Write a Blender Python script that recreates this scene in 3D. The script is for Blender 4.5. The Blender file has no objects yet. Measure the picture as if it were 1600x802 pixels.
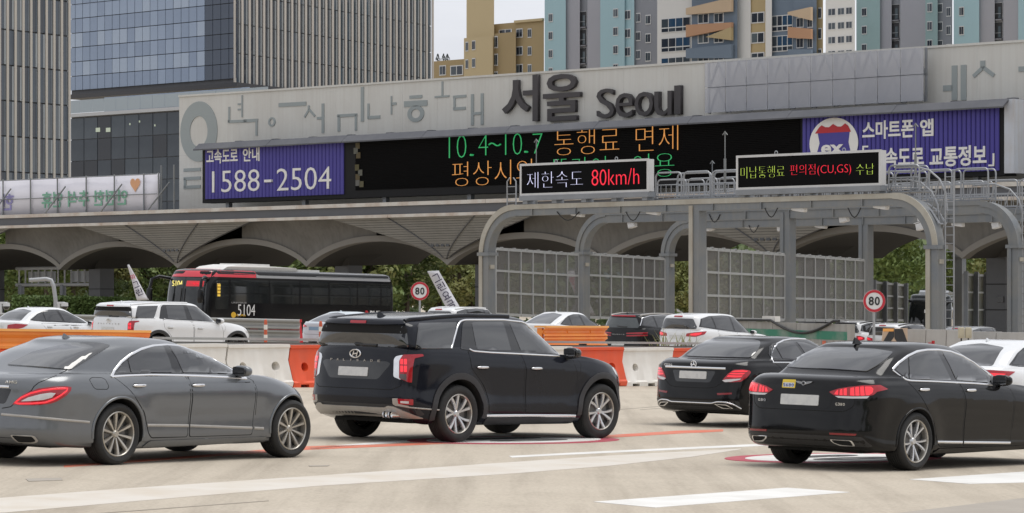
import bpy, bmesh, math, random
from math import sin, cos, pi, radians as R
from mathutils import Vector, Matrix
from mathutils.bvhtree import BVHTree
from mathutils.geometry import delaunay_2d_cdt
SC = bpy.context.scene
COL = SC.collection
random.seed(7)
# ------------------------------------------------------------------ camera, sky, sun, exposure
FPX, HOR, CAMH = 4850.0, 475.0, 1.92          # focal length and horizon of the 1600 px wide photograph, camera height in metres
cam = bpy.data.objects.new('camera', bpy.data.cameras.new('camera'))
COL.objects.link(cam)
cam.location = (0, 0, CAMH)
cam.rotation_euler = (pi / 2, 0, 0)
cam.data.sensor_width = 36.0
cam.data.lens = FPX / 1600 * 36
cam.data.shift_y = (HOR - 401) / 1600
cam.data.clip_start = 0.5
cam.data.clip_end = 6000
SC.camera = cam

SUN_EL, SUN_AZ = R(74), R(70)                # azimuth clockwise from +Y
world = bpy.data.worlds.new('World')
SC.world = world
world.use_nodes = True
wn, wl = world.node_tree.nodes, world.node_tree.links
wn.clear()
w_out = wn.new('ShaderNodeOutputWorld')
w_bg = wn.new('ShaderNodeBackground')
w_bg.inputs['Strength'].default_value = 0.1
w_sky = wn.new('ShaderNodeTexSky')
w_sky.sky_type = 'NISHITA'
w_sky.sun_disc = False
w_sky.sun_elevation = SUN_EL
w_sky.sun_rotation = SUN_AZ
w_sky.air_density = 1.0
w_sky.dust_density = 3.0
w_hsv = wn.new('ShaderNodeHueSaturation')     # a closed cloud cover: nearly colourless sky
w_hsv.inputs['Saturation'].default_value = 0.22
w_tc = wn.new('ShaderNodeTexCoord')
w_map = wn.new('ShaderNodeMapping')
w_map.inputs['Scale'].default_value = (1, 1, 3.2)
w_noise = wn.new('ShaderNodeTexNoise')
w_noise.inputs['Scale'].default_value = 3.2
w_noise.inputs['Detail'].default_value = 7
w_noise.inputs['Roughness'].default_value = 0.55
w_ramp = wn.new('ShaderNodeValToRGB')
w_ramp.color_ramp.elements[0].position = 0.3
w_ramp.color_ramp.elements[0].color = (4.7, 4.85, 5.35, 1)
w_ramp.color_ramp.elements[1].position = 0.72
w_ramp.color_ramp.elements[1].color = (8.0, 8.15, 8.5, 1)
w_mix = wn.new('ShaderNodeMixRGB')
w_mix.inputs[0].default_value = 0.8           # share of the cloud layer
wl.new(w_tc.outputs['Generated'], w_map.inputs['Vector'])
wl.new(w_map.outputs['Vector'], w_noise.inputs['Vector'])
wl.new(w_noise.outputs['Fac'], w_ramp.inputs['Fac'])
wl.new(w_sky.outputs['Color'], w_hsv.inputs['Color'])
wl.new(w_hsv.outputs['Color'], w_mix.inputs[1])
wl.new(w_ramp.outputs['Color'], w_mix.inputs[2])
wl.new(w_mix.outputs['Color'], w_bg.inputs['Color'])
wl.new(w_bg.outputs['Background'], w_out.inputs['Surface'])

sun = bpy.data.objects.new('sun', bpy.data.lights.new('sun', 'SUN'))
COL.objects.link(sun)
sun.data.energy = 1.2
sun.data.angle = R(35)
sun.data.color = (1, 0.97, 0.92)
_sd = Vector((sin(SUN_AZ) * cos(SUN_EL), cos(SUN_AZ) * cos(SUN_EL), sin(SUN_EL)))
sun.rotation_euler = _sd.to_track_quat('Z', 'Y').to_euler()

SC.view_settings.view_transform = 'Standard'
SC.view_settings.look = 'None'
SC.view_settings.exposure = 0.55
SC.view_settings.gamma = 1.0
SC.view_settings.use_curve_mapping = False
SC.render.filter_size = 1.5

# ------------------------------------------------------------------ small helpers
def at(px, py, Y):
 """the point at depth Y that the photograph shows at pixel (px, py)"""
 return Vector(((px - 800) / FPX * Y, Y, CAMH - (py - HOR) / FPX * Y))

def ground_at(px, py, z=0.0):
 Y = FPX * (CAMH - z) / (py - HOR)
 return Vector(((px - 800) / FPX * Y, Y, z))

def tag(o, label=None, cat=None, group=None, kind=None):
 if label: o['label'] = label
 if cat: o['category'] = cat
 if group: o['group'] = group
 if kind: o['kind'] = kind
 return o

def empty(name, loc=(0, 0, 0), rz=0.0, label=None, cat=None, group=None, parent=None):
 o = bpy.data.objects.new(name, None)
 COL.objects.link(o)
 o.location = loc
 o.rotation_euler = (0, 0, rz)
 o.empty_display_size = 0.3
 if parent: o.parent = parent
 return tag(o, label, cat, group)

def link(name, mesh, mat=None, parent=None):
 o = bpy.data.objects.new(name, mesh)
 COL.objects.link(o)
 if parent: o.parent = parent
 if mat is not None and not mesh.materials: mesh.materials.append(mat)
 return o

def copy_tree(o, parent=None, mats=None):
 c = o.copy()
 COL.objects.link(c)
 if parent: c.parent = parent
 if mats and c.type == 'MESH':
  for s in c.material_slots:
   if s.material and s.material.name in mats:
    s.link = 'OBJECT'
    s.material = mats[s.material.name]
 for ch in list(o.children): copy_tree(ch, c, mats)
 return c

class MB:
 """collects shapes into one mesh"""
 def __init__(self):
  self.v, self.f, self.m = [], [], []
  self.mi = 0
 def add(self, verts, faces):
  n = len(self.v)
  self.v += [tuple(p) for p in verts]
  self.f += [tuple(i + n for i in f) for f in faces]
  self.m += [self.mi] * len(faces)
  return self
 def box(self, c, s, rz=0.0, M=None):
  hx, hy, hz = s[0] / 2, s[1] / 2, s[2] / 2
  vs = [Vector((x, y, z)) for z in (-hz, hz) for x, y in ((-hx, -hy), (hx, -hy), (hx, hy), (-hx, hy))]
  if rz: vs = [Matrix.Rotation(rz, 3, 'Z') @ v for v in vs]
  if M: vs = [M @ v for v in vs]
  vs = [v + Vector(c) for v in vs]
  return self.add(vs, [(0, 3, 2, 1), (4, 5, 6, 7), (0, 1, 5, 4), (1, 2, 6, 5), (2, 3, 7, 6), (3, 0, 4, 7)])
 def b2(self, lo, hi):
  return self.box([(a + b) / 2 for a, b in zip(lo, hi)], [abs(b - a) for a, b in zip(lo, hi)])
 def bar(self, a, b, w, h, up=(0, 0, 1)):
  a, b = Vector(a), Vector(b)
  d = (b - a)
  L = d.length
  d.normalize()
  s = d.cross(Vector(up))
  if s.length < 1e-5: s = d.cross(Vector((0, 1, 0)))
  s.normalize()
  u = s.cross(d)
  vs = [p + s * (i * w / 2) + u * (j * h / 2) for p in (a, b) for i, j in ((-1, -1), (1, -1), (1, 1), (-1, 1))]
  return self.add(vs, [(3, 2, 1, 0), (4, 5, 6, 7), (0, 1, 5, 4), (1, 2, 6, 5), (2, 3, 7, 6), (3, 0, 4, 7)])
 def tube(self, pts, r, n=6, closed=False, caps=True):
  pts = [Vector(p) for p in pts]
  N = len(pts)
  vs, prev = [], None
  for i, p in enumerate(pts):
   a = pts[(i - 1) % N] if (closed or i) else p
   b = pts[(i + 1) % N] if (closed or i < N - 1) else p
   t = (b - a).normalized()
   if prev is None:
    prev = t.orthogonal().normalized()
   prev = (prev - t * prev.dot(t)).normalized()
   q = t.cross(prev)
   rr = r[i] if isinstance(r, (list, tuple)) else r
   vs += [p + (prev * cos(2 * pi * k / n) + q * sin(2 * pi * k / n)) * rr for k in range(n)]
  fs = []
  for i in range(N if closed else N - 1):
   for k in range(n):
    i2 = (i + 1) % N
    fs.append((i * n + k, i * n + (k + 1) % n, i2 * n + (k + 1) % n, i2 * n + k))
  if not closed and caps:
   fs.append(tuple(range(n))[::-1])
   fs.append(tuple((N - 1) * n + k for k in range(n)))
  return self.add(vs, fs)
 def cyl(self, a, b, r, n=12, r2=None):
  return self.tube([a, b], [r, r if r2 is None else r2], n)
 def prism(self, poly, d, M=None):
  """poly: list of 3d points (a planar outline), d: extrusion vector"""
  n = len(poly)
  p = [Vector(q) for q in poly]
  d = Vector(d)
  vs = p + [q + d for q in p]
  fs = [tuple(range(n))[::-1], tuple(range(n, 2 * n))] + [(i, (i + 1) % n, n + (i + 1) % n, n + i) for i in range(n)]
  if M: vs = [M @ v for v in vs]
  return self.add(vs, fs)
 def lathe(self, prof, n=32, axis='Y', c=(0, 0, 0)):
  """prof: (radius, offset along the axis)"""
  vs, fs = [], []
  for r, o in prof:
   for k in range(n):
    a = 2 * pi * k / n
    if axis == 'Y': vs.append((c[0] + r * cos(a), c[1] + o, c[2] + r * sin(a)))
    else: vs.append((c[0] + r * cos(a), c[1] + r * sin(a), c[2] + o))
  for i in range(len(prof) - 1):
   for k in range(n):
    fs.append((i * n + k, i * n + (k + 1) % n, (i + 1) * n + (k + 1) % n, (i + 1) * n + k))
  return self.add(vs, fs)
 def mesh(self, name, smooth=None):
  me = bpy.data.meshes.new(name)
  me.from_pydata(self.v, [], self.f)
  bm = bmesh.new()
  bm.from_mesh(me)
  bmesh.ops.recalc_face_normals(bm, faces=bm.faces)
  bm.to_mesh(me)
  bm.free()
  if any(self.m):
   for p, i in zip(me.polygons, self.m): p.material_index = i
  if smooth:
   me.shade_smooth()
   me.set_sharp_from_angle(angle=R(smooth))
  return me
 def build(self, name, mat=None, parent=None, smooth=None):
  me = self.mesh(name, smooth)
  for m in (mat if isinstance(mat, (list, tuple)) else [mat]):
   if m: me.materials.append(m)
  return link(name, me, None, parent)

# ------------------------------------------------------------------ materials
MAT = {}
def mat(name, col, rough=0.5, metal=0.0, spec=0.5, coat=0.0, noise=0.0, nscale=4.0, bump=0.0, bscale=40.0, emit=None, estr=0.0, alpha=1.0, trans=0.0, col2=None, streak=0.0):
 """principled material: noise blends towards col2 (or a darker col), streak adds vertical run marks"""
 if name in MAT: return MAT[name]
 m = bpy.data.materials.new(name)
 m.use_nodes = True
 nt = m.node_tree
 b = nt.nodes['Principled BSDF']
 b.inputs['Base Color'].default_value = (*col, 1)
 b.inputs['Roughness'].default_value = rough
 b.inputs['Metallic'].default_value = metal
 b.inputs['Specular IOR Level'].default_value = spec
 b.inputs['Coat Weight'].default_value = coat
 b.inputs['Coat Roughness'].default_value = 0.04
 b.inputs['Alpha'].default_value = alpha
 b.inputs['Transmission Weight'].default_value = trans
 if emit:
  b.inputs['Emission Color'].default_value = (*emit, 1)
  b.inputs['Emission Strength'].default_value = estr
 if noise or streak or bump:
  tc = nt.nodes.new('ShaderNodeTexCoord')
 if noise or streak:
  c2 = col2 or tuple(c * 0.55 for c in col)
  src = None
  def blend(fac, amount):
   nonlocal src
   mr = nt.nodes.new('ShaderNodeMapRange')
   mr.inputs['From Min'].default_value = 0.42
   mr.inputs['From Max'].default_value = 0.72
   mr.inputs['To Max'].default_value = amount
   nt.links.new(fac, mr.inputs['Value'])
   mx = nt.nodes.new('ShaderNodeMixRGB')
   nt.links.new(mr.outputs['Result'], mx.inputs[0])
   if src: nt.links.new(src, mx.inputs[1])
   else: mx.inputs[1].default_value = (*col, 1)
   mx.inputs[2].default_value = (*c2, 1)
   src = mx.outputs['Color']
  if noise:
   n = nt.nodes.new('ShaderNodeTexNoise')
   n.inputs['Scale'].default_value = nscale
   n.inputs['Detail'].default_value = 6
   n.inputs['Roughness'].default_value = 0.6
   nt.links.new(tc.outputs['Object'], n.inputs['Vector'])
   blend(n.outputs['Fac'], noise)
  if streak:
   mp = nt.nodes.new('ShaderNodeMapping')
   mp.inputs['Scale'].default_value = (3.0, 3.0, 0.12)
   n = nt.nodes.new('ShaderNodeTexNoise')
   n.inputs['Scale'].default_value = 1.6
   n.inputs['Detail'].default_value = 5
   nt.links.new(tc.outputs['Object'], mp.inputs['Vector'])
   nt.links.new(mp.outputs['Vector'], n.inputs['Vector'])
   blend(n.outputs['Fac'], streak)
  nt.links.new(src, b.inputs['Base Color'])
 if bump:
  n = nt.nodes.new('ShaderNodeTexNoise')
  n.inputs['Scale'].default_value = bscale
  n.inputs['Detail'].default_value = 4
  nt.links.new(tc.outputs['Object'], n.inputs['Vector'])
  bp = nt.nodes.new('ShaderNodeBump')
  bp.inputs['Strength'].default_value = bump
  bp.inputs['Distance'].default_value = 0.01
  nt.links.new(n.outputs['Fac'], bp.inputs['Height'])
  nt.links.new(bp.outputs['Normal'], b.inputs['Normal'])
 MAT[name] = m
 return m

def text_mesh(s, size=1.0, ext=0.0, bold=0.0, wx=1.0, shear=0.0, space=1.0, bevel=0.0, res=3):
 """letters as a mesh standing in the x-z plane, facing -y, centred in x and z; returns the mesh and its width and height"""
 c = bpy.data.curves.new('lettering', 'FONT')
 c.body = s
 c.size = size
 c.extrude = ext
 c.offset = bold
 c.shear = shear
 c.space_character = space
 c.bevel_depth = bevel
 c.resolution_u = res
 o = bpy.data.objects.new('lettering', c)
 COL.objects.link(o)
 dg = bpy.context.evaluated_depsgraph_get()
 me = bpy.data.meshes.new_from_object(o.evaluated_get(dg))
 bpy.data.objects.remove(o)
 bpy.data.curves.remove(c)
 xs = [v.co.x for v in me.vertices]
 ys = [v.co.y for v in me.vertices]
 cx, cy = (min(xs) + max(xs)) / 2, (min(ys) + max(ys)) / 2
 me.transform(Matrix(((wx, 0, 0, -cx * wx), (0, 0, -1, 0), (0, 1, 0, -cy), (0, 0, 0, 1))))
 return me, (max(xs) - min(xs)) * wx, max(ys) - min(ys)

def text_fit(name, s, w, h, mat_, parent, loc, rz=0.0, ext=0.003, bold=0.0, mirror=False, M=None):
 """letters stretched to exactly w by h metres, at loc in the parent's frame"""
 me, tw, th = text_mesh(s, 1.0, ext=ext / max(h, 1e-6) , bold=bold)
 sx, sz = w / tw, h / th
 me.transform(Matrix.Diagonal((-sx if mirror else sx, sz, sz, 1)))
 if mirror: me.flip_normals()
 me.materials.clear()
 me.materials.append(mat_)
 me.name = name
 o = link(name, me, None, parent)
 if M is not None: o.matrix_local = M
 else:
  o.location = loc
  o.rotation_euler = (0, 0, rz)
 return o

def interp(tab, x):
 """smooth monotone interpolation through a table of (x, value)"""
 if not isinstance(tab, (list, tuple)): return tab
 n = len(tab)
 if x <= tab[0][0]: return tab[0][1]
 if x >= tab[-1][0]: return tab[-1][1]
 i = 0
 while x > tab[i + 1][0]: i += 1
 def sl(k): return (tab[k + 1][1] - tab[k][1]) / (tab[k + 1][0] - tab[k][0])
 def tang(k):
  if k == 0: return sl(0)
  if k == n - 1: return sl(n - 2)
  a, b = sl(k - 1), sl(k)
  return 0.0 if a * b <= 0 else 2 * a * b / (a + b)
 h = tab[i + 1][0] - tab[i][0]
 t = (x - tab[i][0]) / h
 return ((2 * t**3 - 3 * t**2 + 1) * tab[i][1] + (t**3 - 2 * t**2 + t) * h * tang(i) + (-2 * t**3 + 3 * t**2) * tab[i + 1][1] + (t**3 - t**2) * h * tang(i + 1))

# ------------------------------------------------------------------ frames: the gate stands at 44 degrees to the view
GA = math.atan2(-.696, .718)                  # the gate's long axis, left to right
GX, GN = Vector((.718, -.696, 0)), Vector((.696, .718, 0))
GD = 175.0                                    # depth of the gate's front on the camera's axis
def on_gate(px, py, off=0.0, D=GD):
 """local (x, z) of the pixel on a vertical plane parallel to the gate, off metres behind the depth D"""
 u = (px - 800) / FPX
 x = (u * (D + .718 * off) - .696 * off) / (.718 + .696 * u)
 Y = D - .696 * x + .718 * off
 return x, CAMH - (py - HOR) / FPX * Y
def gate_frame(name, label, cat, group=None, D=GD):
 return empty(name, (0, D, 0), GA, label, cat, group)

# ------------------------------------------------------------------ ground and paint
def road_material():
 m = bpy.data.materials.new('concrete_pavement')
 m.use_nodes = True
 nt = m.node_tree
 b = nt.nodes['Principled BSDF']
 b.inputs['Roughness'].default_value = .88
 b.inputs['Specular IOR Level'].default_value = .25
 tc = nt.nodes.new('ShaderNodeTexCoord')
 def noise(scale, detail, rot=0.0, sc=(1, 1, 1)):
  mp = nt.nodes.new('ShaderNodeMapping')
  mp.inputs['Rotation'].default_value = (0, 0, rot)
  mp.inputs['Scale'].default_value = sc
  n = nt.nodes.new('ShaderNodeTexNoise')
  n.inputs['Scale'].default_value = scale
  n.inputs['Detail'].default_value = detail
  n.inputs['Roughness'].default_value = .62
  nt.links.new(tc.outputs['Object'], mp.inputs['Vector'])
  nt.links.new(mp.outputs['Vector'], n.inputs['Vector'])
  return n.outputs['Fac']
 def ramp(fac, stops):
  r = nt.nodes.new('ShaderNodeValToRGB')
  e = r.color_ramp.elements
  e[0].position, e[0].color = stops[0][0], (*stops[0][1], 1)
  e[1].position, e[1].color = stops[-1][0], (*stops[-1][1], 1)
  for p_, c in stops[1:-1]:
   q = e.new(p_)
   q.color = (*c, 1)
  nt.links.new(fac, r.inputs['Fac'])
  return r.outputs['Color']
 def mul(a, c, f):
  x = nt.nodes.new('ShaderNodeMixRGB')
  x.blend_type = 'MULTIPLY'
  x.inputs[0].default_value = f
  nt.links.new(a, x.inputs[1])
  nt.links.new(c, x.inputs[2])
  return x.outputs['Color']
 base = ramp(noise(.35, 5), [(.3, (.445, .39, .315)), (.5, (.495, .435, .352)), (.7, (.525, .465, .38))])
 fine = ramp(noise(26, 3), [(.32, (.76, .75, .74)), (.56, (1, 1, 1)), (.8, (1.0, 1.0, 1.0))])
 tracks = ramp(noise(.8, 6, R(46), (2.4, .10, 1)), [(.34, (.72, .71, .70)), (.55, (1, 1, 1)), (.8, (1, 1, 1))])
 stain = ramp(noise(.9, 7), [(.25, (.70, .69, .67)), (.4, (1, 1, 1)), (.9, (1, 1, 1))])
 col = mul(mul(mul(base, fine, .75), tracks, .7), stain, .4)
 nt.links.new(col, b.inputs['Base Color'])
 bp = nt.nodes.new('ShaderNodeBump')
 bp.inputs['Strength'].default_value = .35
 bp.inputs['Distance'].default_value = .01
 nt.links.new(noise(40, 4), bp.inputs['Height'])
 nt.links.new(bp.outputs['Normal'], b.inputs['Normal'])
 return m

# ------------------------------------------------------------------ car bodywork: loops of cross-sections lofted into a closed skin
def make_skin(p, sub=4, ncap=12, nside=44):
 """p['rows']: loops from the underbody up to the roof's centre line; returns (columns x levels) of points for one half, y <= 0"""
 rows = p['rows']
 taper = p.get('taper', 1.0)
 cols = []
 for r in rows:
  loop = []
  ar, af, nr, nf = r.get('ar', .42), r.get('af', .6), r.get('nr', 2.8), r.get('nf', 2.4)
  tp = r.get('taper', taper)
  for k in range(ncap + 1):
   a = k / ncap * pi / 2
   loop.append((r['xr'] + ar * (1 - cos(a) ** (2 / nr)), sin(a) ** (2 / nr)))
  x0, x1 = r['xr'] + ar, r['xf'] - af
  for k in range(1, nside):
   loop.append((x0 + (x1 - x0) * k / nside, 1.0))
  for k in range(ncap + 1):
   a = (1 - k / ncap) * pi / 2
   loop.append((r['xf'] - af * (1 - cos(a) ** (2 / nf)), sin(a) ** (2 / nf)))
  out = []
  for x, f in loop:
   y = f * interp(r['w'], x) * interp(tp, x)
   z = interp(r['z'], x)
   zc = r.get('cap', 0.0)
   out.append(Vector((x, -y, z + zc * (1 - f * f))))
  cols.append(out)
 n = len(cols[0])
 grid = []
 for j in range(n):
  P = [cols[k][j] for k in range(len(rows))]
  t = [0.0]
  for a, b in zip(P, P[1:]): t.append(t[-1] + max((b - a).length, 1e-4) ** 0.5)
  col = []
  for k in range(len(P) - 1):
   def tang(i):
    if i == 0: return (P[1] - P[0]) / (t[1] - t[0])
    if i == len(P) - 1: return (P[i] - P[i - 1]) / (t[i] - t[i - 1])
    d0, d1 = (P[i] - P[i - 1]) / (t[i] - t[i - 1]), (P[i + 1] - P[i]) / (t[i + 1] - t[i])
    w = (t[i] - t[i - 1]) / (t[i + 1] - t[i - 1])
    return d0 * (1 - w) + d1 * w
   h = t[k + 1] - t[k]
   m0, m1 = tang(k) * h, tang(k + 1) * h
   for s in range(sub):
    u = s / sub
    col.append(P[k] * (2*u**3 - 3*u**2 + 1) + m0 * (u**3 - 2*u**2 + u) + P[k + 1] * (-2*u**3 + 3*u**2) + m1 * (u**3 - u**2))
  col.append(P[-1].copy())
  grid.append(col)
 fl = p.get('flare')
 if fl:
  for col in grid:
   for v in col:
    if abs(v.y) < p['hw'] * 0.6: continue
    for cx, cz, rad, amt, wid in fl:
     d = math.hypot(v.x - cx, v.z - cz) - rad
     if v.z > cz - 0.1: v.y -= amt * math.exp(-(d / wid) ** 2)
 return grid

class Skin:
 def __init__(self, p):
  self.p = p
  g = self.grid = make_skin(p)
  nc, nl = len(g), len(g[0])
  verts = [v for c in g for v in c] + [Vector((v.x, -v.y, v.z)) for c in g[1:-1] for v in c]
  def idx(c, l):
   c %= 2 * (nc - 1)
   return c * nl + l if c < nc else (nc + (2 * (nc - 1) - c) - 1) * nl + l
  faces = []
  for c in range(2 * (nc - 1)):
   for l in range(nl - 1):
    faces.append((idx(c, l), idx(c, l + 1), idx(c + 1, l + 1), idx(c + 1, l)))
  me = bpy.data.meshes.new('body')
  me.from_pydata(verts, [], faces)
  bm = bmesh.new()
  bm.from_mesh(me)
  bmesh.ops.remove_doubles(bm, verts=bm.verts, dist=0.0008)
  bmesh.ops.recalc_face_normals(bm, faces=bm.faces)
  bm.to_mesh(me)
  me.shade_smooth()
  self.bm = bm
  bm.faces.ensure_lookup_table()
  bm.normal_update()
  self.bvh = BVHTree.FromBMesh(bm)
  self.me = me
  a = R(p.get('view', 40))
  self.vd = Vector((cos(a), sin(a), 0))
 def _smooth(self, loc, fi):
  f = self.bm.faces[fi]
  n = Vector((0, 0, 0))
  for v in f.verts:
   n += v.normal / max((v.co - loc).length, 1e-4)
  return n.normalized()
 def S(self, a, b):       # side view, x and z (the right flank)
  h = self.bvh.ray_cast(Vector((a, -4, b)), Vector((0, 1, 0)))
  if h[0] is None: return None
  return h[0], self._smooth(h[0], h[2])
 def R(self, a, b):       # rear view, y and z
  h = self.bvh.ray_cast(Vector((-6, a, b)), Vector((1, 0, 0)))
  if h[0] is None: return None
  return h[0], self._smooth(h[0], h[2])
 def F(self, a, b):       # front view
  h = self.bvh.ray_cast(Vector((25, a, b)), Vector((-1, 0, 0)))
  if h[0] is None: return None
  return h[0], self._smooth(h[0], h[2])
 def T(self, a, b):       # plan view, x and y
  h = self.bvh.ray_cast(Vector((a, b, 5)), Vector((0, 0, -1)))
  if h[0] is None: return None
  return h[0], self._smooth(h[0], h[2])
 def V(self, a, b):       # along the oblique direction in which the photograph looks at the flank: a, b on the flank's plane
  d = self.vd
  h = self.bvh.ray_cast(Vector((a, -self.p['hw'], b)) - d * 6, d)
  if h[0] is None: return None
  return h[0], self._smooth(h[0], h[2])
 def W(self, a, b):       # the same for features of the tail: a across, b up, on the plane of the rear bumper
  d = self.vd
  h = self.bvh.ray_cast(Vector((self.p['xr'], a, b)) - d * 6, d)
  if h[0] is None: return None
  return h[0], self._smooth(h[0], h[2])
 def D(self, a, b):       # seen from the rear right corner: a along (x - y) / sqrt 2, z
  s = 2 ** -0.5
  h = self.bvh.ray_cast(Vector((a * s - 5 * s, -a * s - 5 * s, b)) , Vector((s, s, 0)))
  if h[0] is None: return None
  return h[0], self._smooth(h[0], h[2])
 def E(self, a, b):       # seen from the front right corner: a along (-x - y), z
  s = 2 ** -0.5
  h = self.bvh.ray_cast(Vector((-a * s + 8 * s, -a * s - 8 * s, b)), Vector((-s, s, 0)))
  if h[0] is None: return None
  return h[0], self._smooth(h[0], h[2])

def fillet(poly, r=0.03, n=4):
 """rounds the corners of a closed outline; a corner given as (x, z, radius) keeps its own radius"""
 out, N = [], len(poly)
 for i in range(N):
  q = poly[i]
  rr = q[2] if len(q) > 2 else r
  p = Vector(q[:2])
  a, b = Vector(poly[i - 1][:2]), Vector(poly[(i + 1) % N][:2])
  da, db = (a - p), (b - p)
  la, lb = da.length, db.length
  rr = min(rr, la * 0.45, lb * 0.45)
  if rr < 1e-4:
   out.append(p)
   continue
  s, e = p + da / la * rr, p + db / lb * rr
  for k in range(n + 1):
   t = k / n
   out.append(s * (1 - t) ** 2 + p * 2 * t * (1 - t) + e * t * t)
 return out

def dense(poly, step, closed=True):
 out, N = [], len(poly)
 for i in range(N if closed else N - 1):
  a, b = Vector(poly[i][:2]), Vector(poly[(i + 1) % N][:2])
  k = max(1, int(math.ceil((b - a).length / step)))
  out += [a.lerp(b, j / k) for j in range(k)]
 if not closed: out.append(Vector(poly[-1][:2]))
 return out

def inside(pt, poly):
 x, y = pt
 c, j = False, len(poly) - 1
 for i in range(len(poly)):
  xi, yi = poly[i]
  xj, yj = poly[j]
  if (yi > y) != (yj > y) and x < (xj - xi) * (y - yi) / (yj - yi) + xi: c = not c
  j = i
 return c

NORMALS = {}
def patch(skin, proj, poly, off=0.003, thick=0.012, step=0.06, r=0.03, bulge=0.0, flat=None):
 """a panel that lies on the skin: outline in the view PROJ, off metres proud, with a closed rim; smooth normals taken from the skin"""
 fn = getattr(skin, proj)
 out = dense(fillet(poly, r), step)
 xs = [p.x for p in out]
 ys = [p.y for p in out]
 pts = list(out)
 ox, oy = min(xs), min(ys)
 for i in range(int((max(xs) - ox) / step) + 1):
  for j in range(int((max(ys) - oy) / step) + 1):
   q = Vector((ox + (i + .5) * step, oy + (j + .5) * step))
   if inside(q, out) and min((q - e).length_squared for e in out) > (step * .4) ** 2: pts.append(q)
 nb = len(out)
 vv, _, ff, ov, _, _ = delaunay_2d_cdt(pts, [], [list(range(nb))], 1, 1e-6)
 org = {}
 for i, l in enumerate(ov):
  if l: org[l[0]] = i
 P, Nn = [], []
 for q in vv:
  h = fn(q.x, q.y)
  if h is None:
   for s in (.97, .93, .88):
    c = sum((Vector(e) for e in out), Vector((0, 0))) / nb
    w = c + (q - c) * s
    h = fn(w.x, w.y)
    if h: break
  if h is None: h = (Vector((0, 0, 0.5)), Vector((0, 0, 1)))
  P.append(h[0])
  Nn.append(h[1])
 if flat is not None:      # a flat plate: all points in one plane
  c = sum(P, Vector()) / len(P)
  n = Vector(flat).normalized()
  P = [q - n * (q - c).dot(n) for q in P]
  Nn = [n] * len(P)
 if bulge:
  amt = [min((Vector(q) - e).length for e in out) for q in vv]
  mx = max(amt) or 1
  P = [q + n * bulge * math.sin(min(1, a / mx) * pi / 2) for q, n, a in zip(P, Nn, amt)]
 verts = [q + n * off for q, n in zip(P, Nn)]
 faces = []
 for f in ff:
  a, b, c = (verts[i] for i in f[:3])
  nrm = (b - a).cross(c - a)
  faces.append(tuple(f) if nrm.dot(Nn[f[0]]) > 0 else tuple(f)[::-1])
 ntop = len(verts)
 normals = list(Nn)
 ring = [org[i] for i in range(nb) if i in org]
 cen = sum((verts[i] for i in ring), Vector()) / len(ring)
 r0 = len(verts)
 for i in ring:
  o = (verts[i] - cen)
  o = (o - Nn[i] * o.dot(Nn[i])).normalized()
  verts.append(verts[i].copy())
  normals.append((o + Nn[i] * .3).normalized())
 r1 = len(verts)
 for k, i in enumerate(ring):
  verts.append(verts[i] - Nn[i] * thick)
  normals.append(normals[r0 + k])
 m = len(ring)
 for k in range(m):
  a, b, c, d = r0 + k, r0 + (k + 1) % m, r1 + (k + 1) % m, r1 + k
  nrm = (verts[b] - verts[a]).cross(verts[d] - verts[a])
  faces.append((a, b, c, d) if nrm.dot(normals[a]) > 0 else (a, d, c, b))
 me = bpy.data.meshes.new('panel')
 me.from_pydata(verts, [], faces)
 me.shade_smooth()
 if flat is None and not bulge:
  me.normals_split_custom_set_from_vertices([tuple(n) for n in normals])
  me['key'] = 'n%d' % len(NORMALS)
  NORMALS[me['key']] = normals
 elif bulge: me.set_sharp_from_angle(angle=R(50))
 else: me.set_sharp_from_angle(angle=R(30))
 return me

def strip(skin, proj, pts, w=0.02, h=0.008, closed=False, step=0.05, r=0.0, off=0.0):
 """a half-round moulding that follows a line on the skin"""
 fn = getattr(skin, proj)
 if r: pts = fillet(pts, r) if closed else [Vector(pts[0][:2])] + fillet(pts, r)[5:-5] + [Vector(pts[-1][:2])]
 line = dense(pts, step, closed)
 hit = [fn(q.x, q.y) for q in line]
 hit = [q for q in hit if q]
 N = len(hit)
 vs, fs = [], []
 prof = ((-.5, -.2), (-.46, .55), (-.25, .92), (0, 1), (.25, .92), (.46, .55), (.5, -.2))
 for i, (q, n) in enumerate(hit):
  a = hit[(i - 1) % N][0] if closed or i else q
  b = hit[(i + 1) % N][0] if closed or i < N - 1 else q
  t = (b - a).normalized()
  s = t.cross(n).normalized()
  ww = w
  vs += [q + n * (off + h * v) + s * ww * u for u, v in prof]
 m = len(prof)
 for i in range(N if closed else N - 1):
  for k in range(m - 1):
   i2 = (i + 1) % N
   fs.append((i * m + k, i * m + k + 1, i2 * m + k + 1, i2 * m + k))
 if not closed:
  fs.append(tuple(range(m))[::-1])
  fs.append(tuple((N - 1) * m + k for k in range(m)))
 me = bpy.data.meshes.new('moulding')
 me.from_pydata(vs, [], fs)
 bm = bmesh.new()
 bm.from_mesh(me)
 bmesh.ops.recalc_face_normals(bm, faces=bm.faces)
 bm.to_mesh(me)
 bm.free()
 me.shade_smooth()
 me.set_sharp_from_angle(angle=R(60))
 return me

def flipped(me):
 """the same panel for the other flank of the car"""
 m = bpy.data.meshes.new(me.name)
 m.from_pydata([(v.co.x, -v.co.y, v.co.z) for v in me.vertices], [], [tuple(f.vertices)[::-1] for f in me.polygons])
 for q in me.materials: m.materials.append(q)
 m.shade_smooth()
 n = NORMALS.get(me.get('key', ''))
 if n: m.normals_split_custom_set_from_vertices([(a.x, -a.y, a.z) for a in n])
 else: m.set_sharp_from_angle(angle=R(40))
 return m

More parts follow.
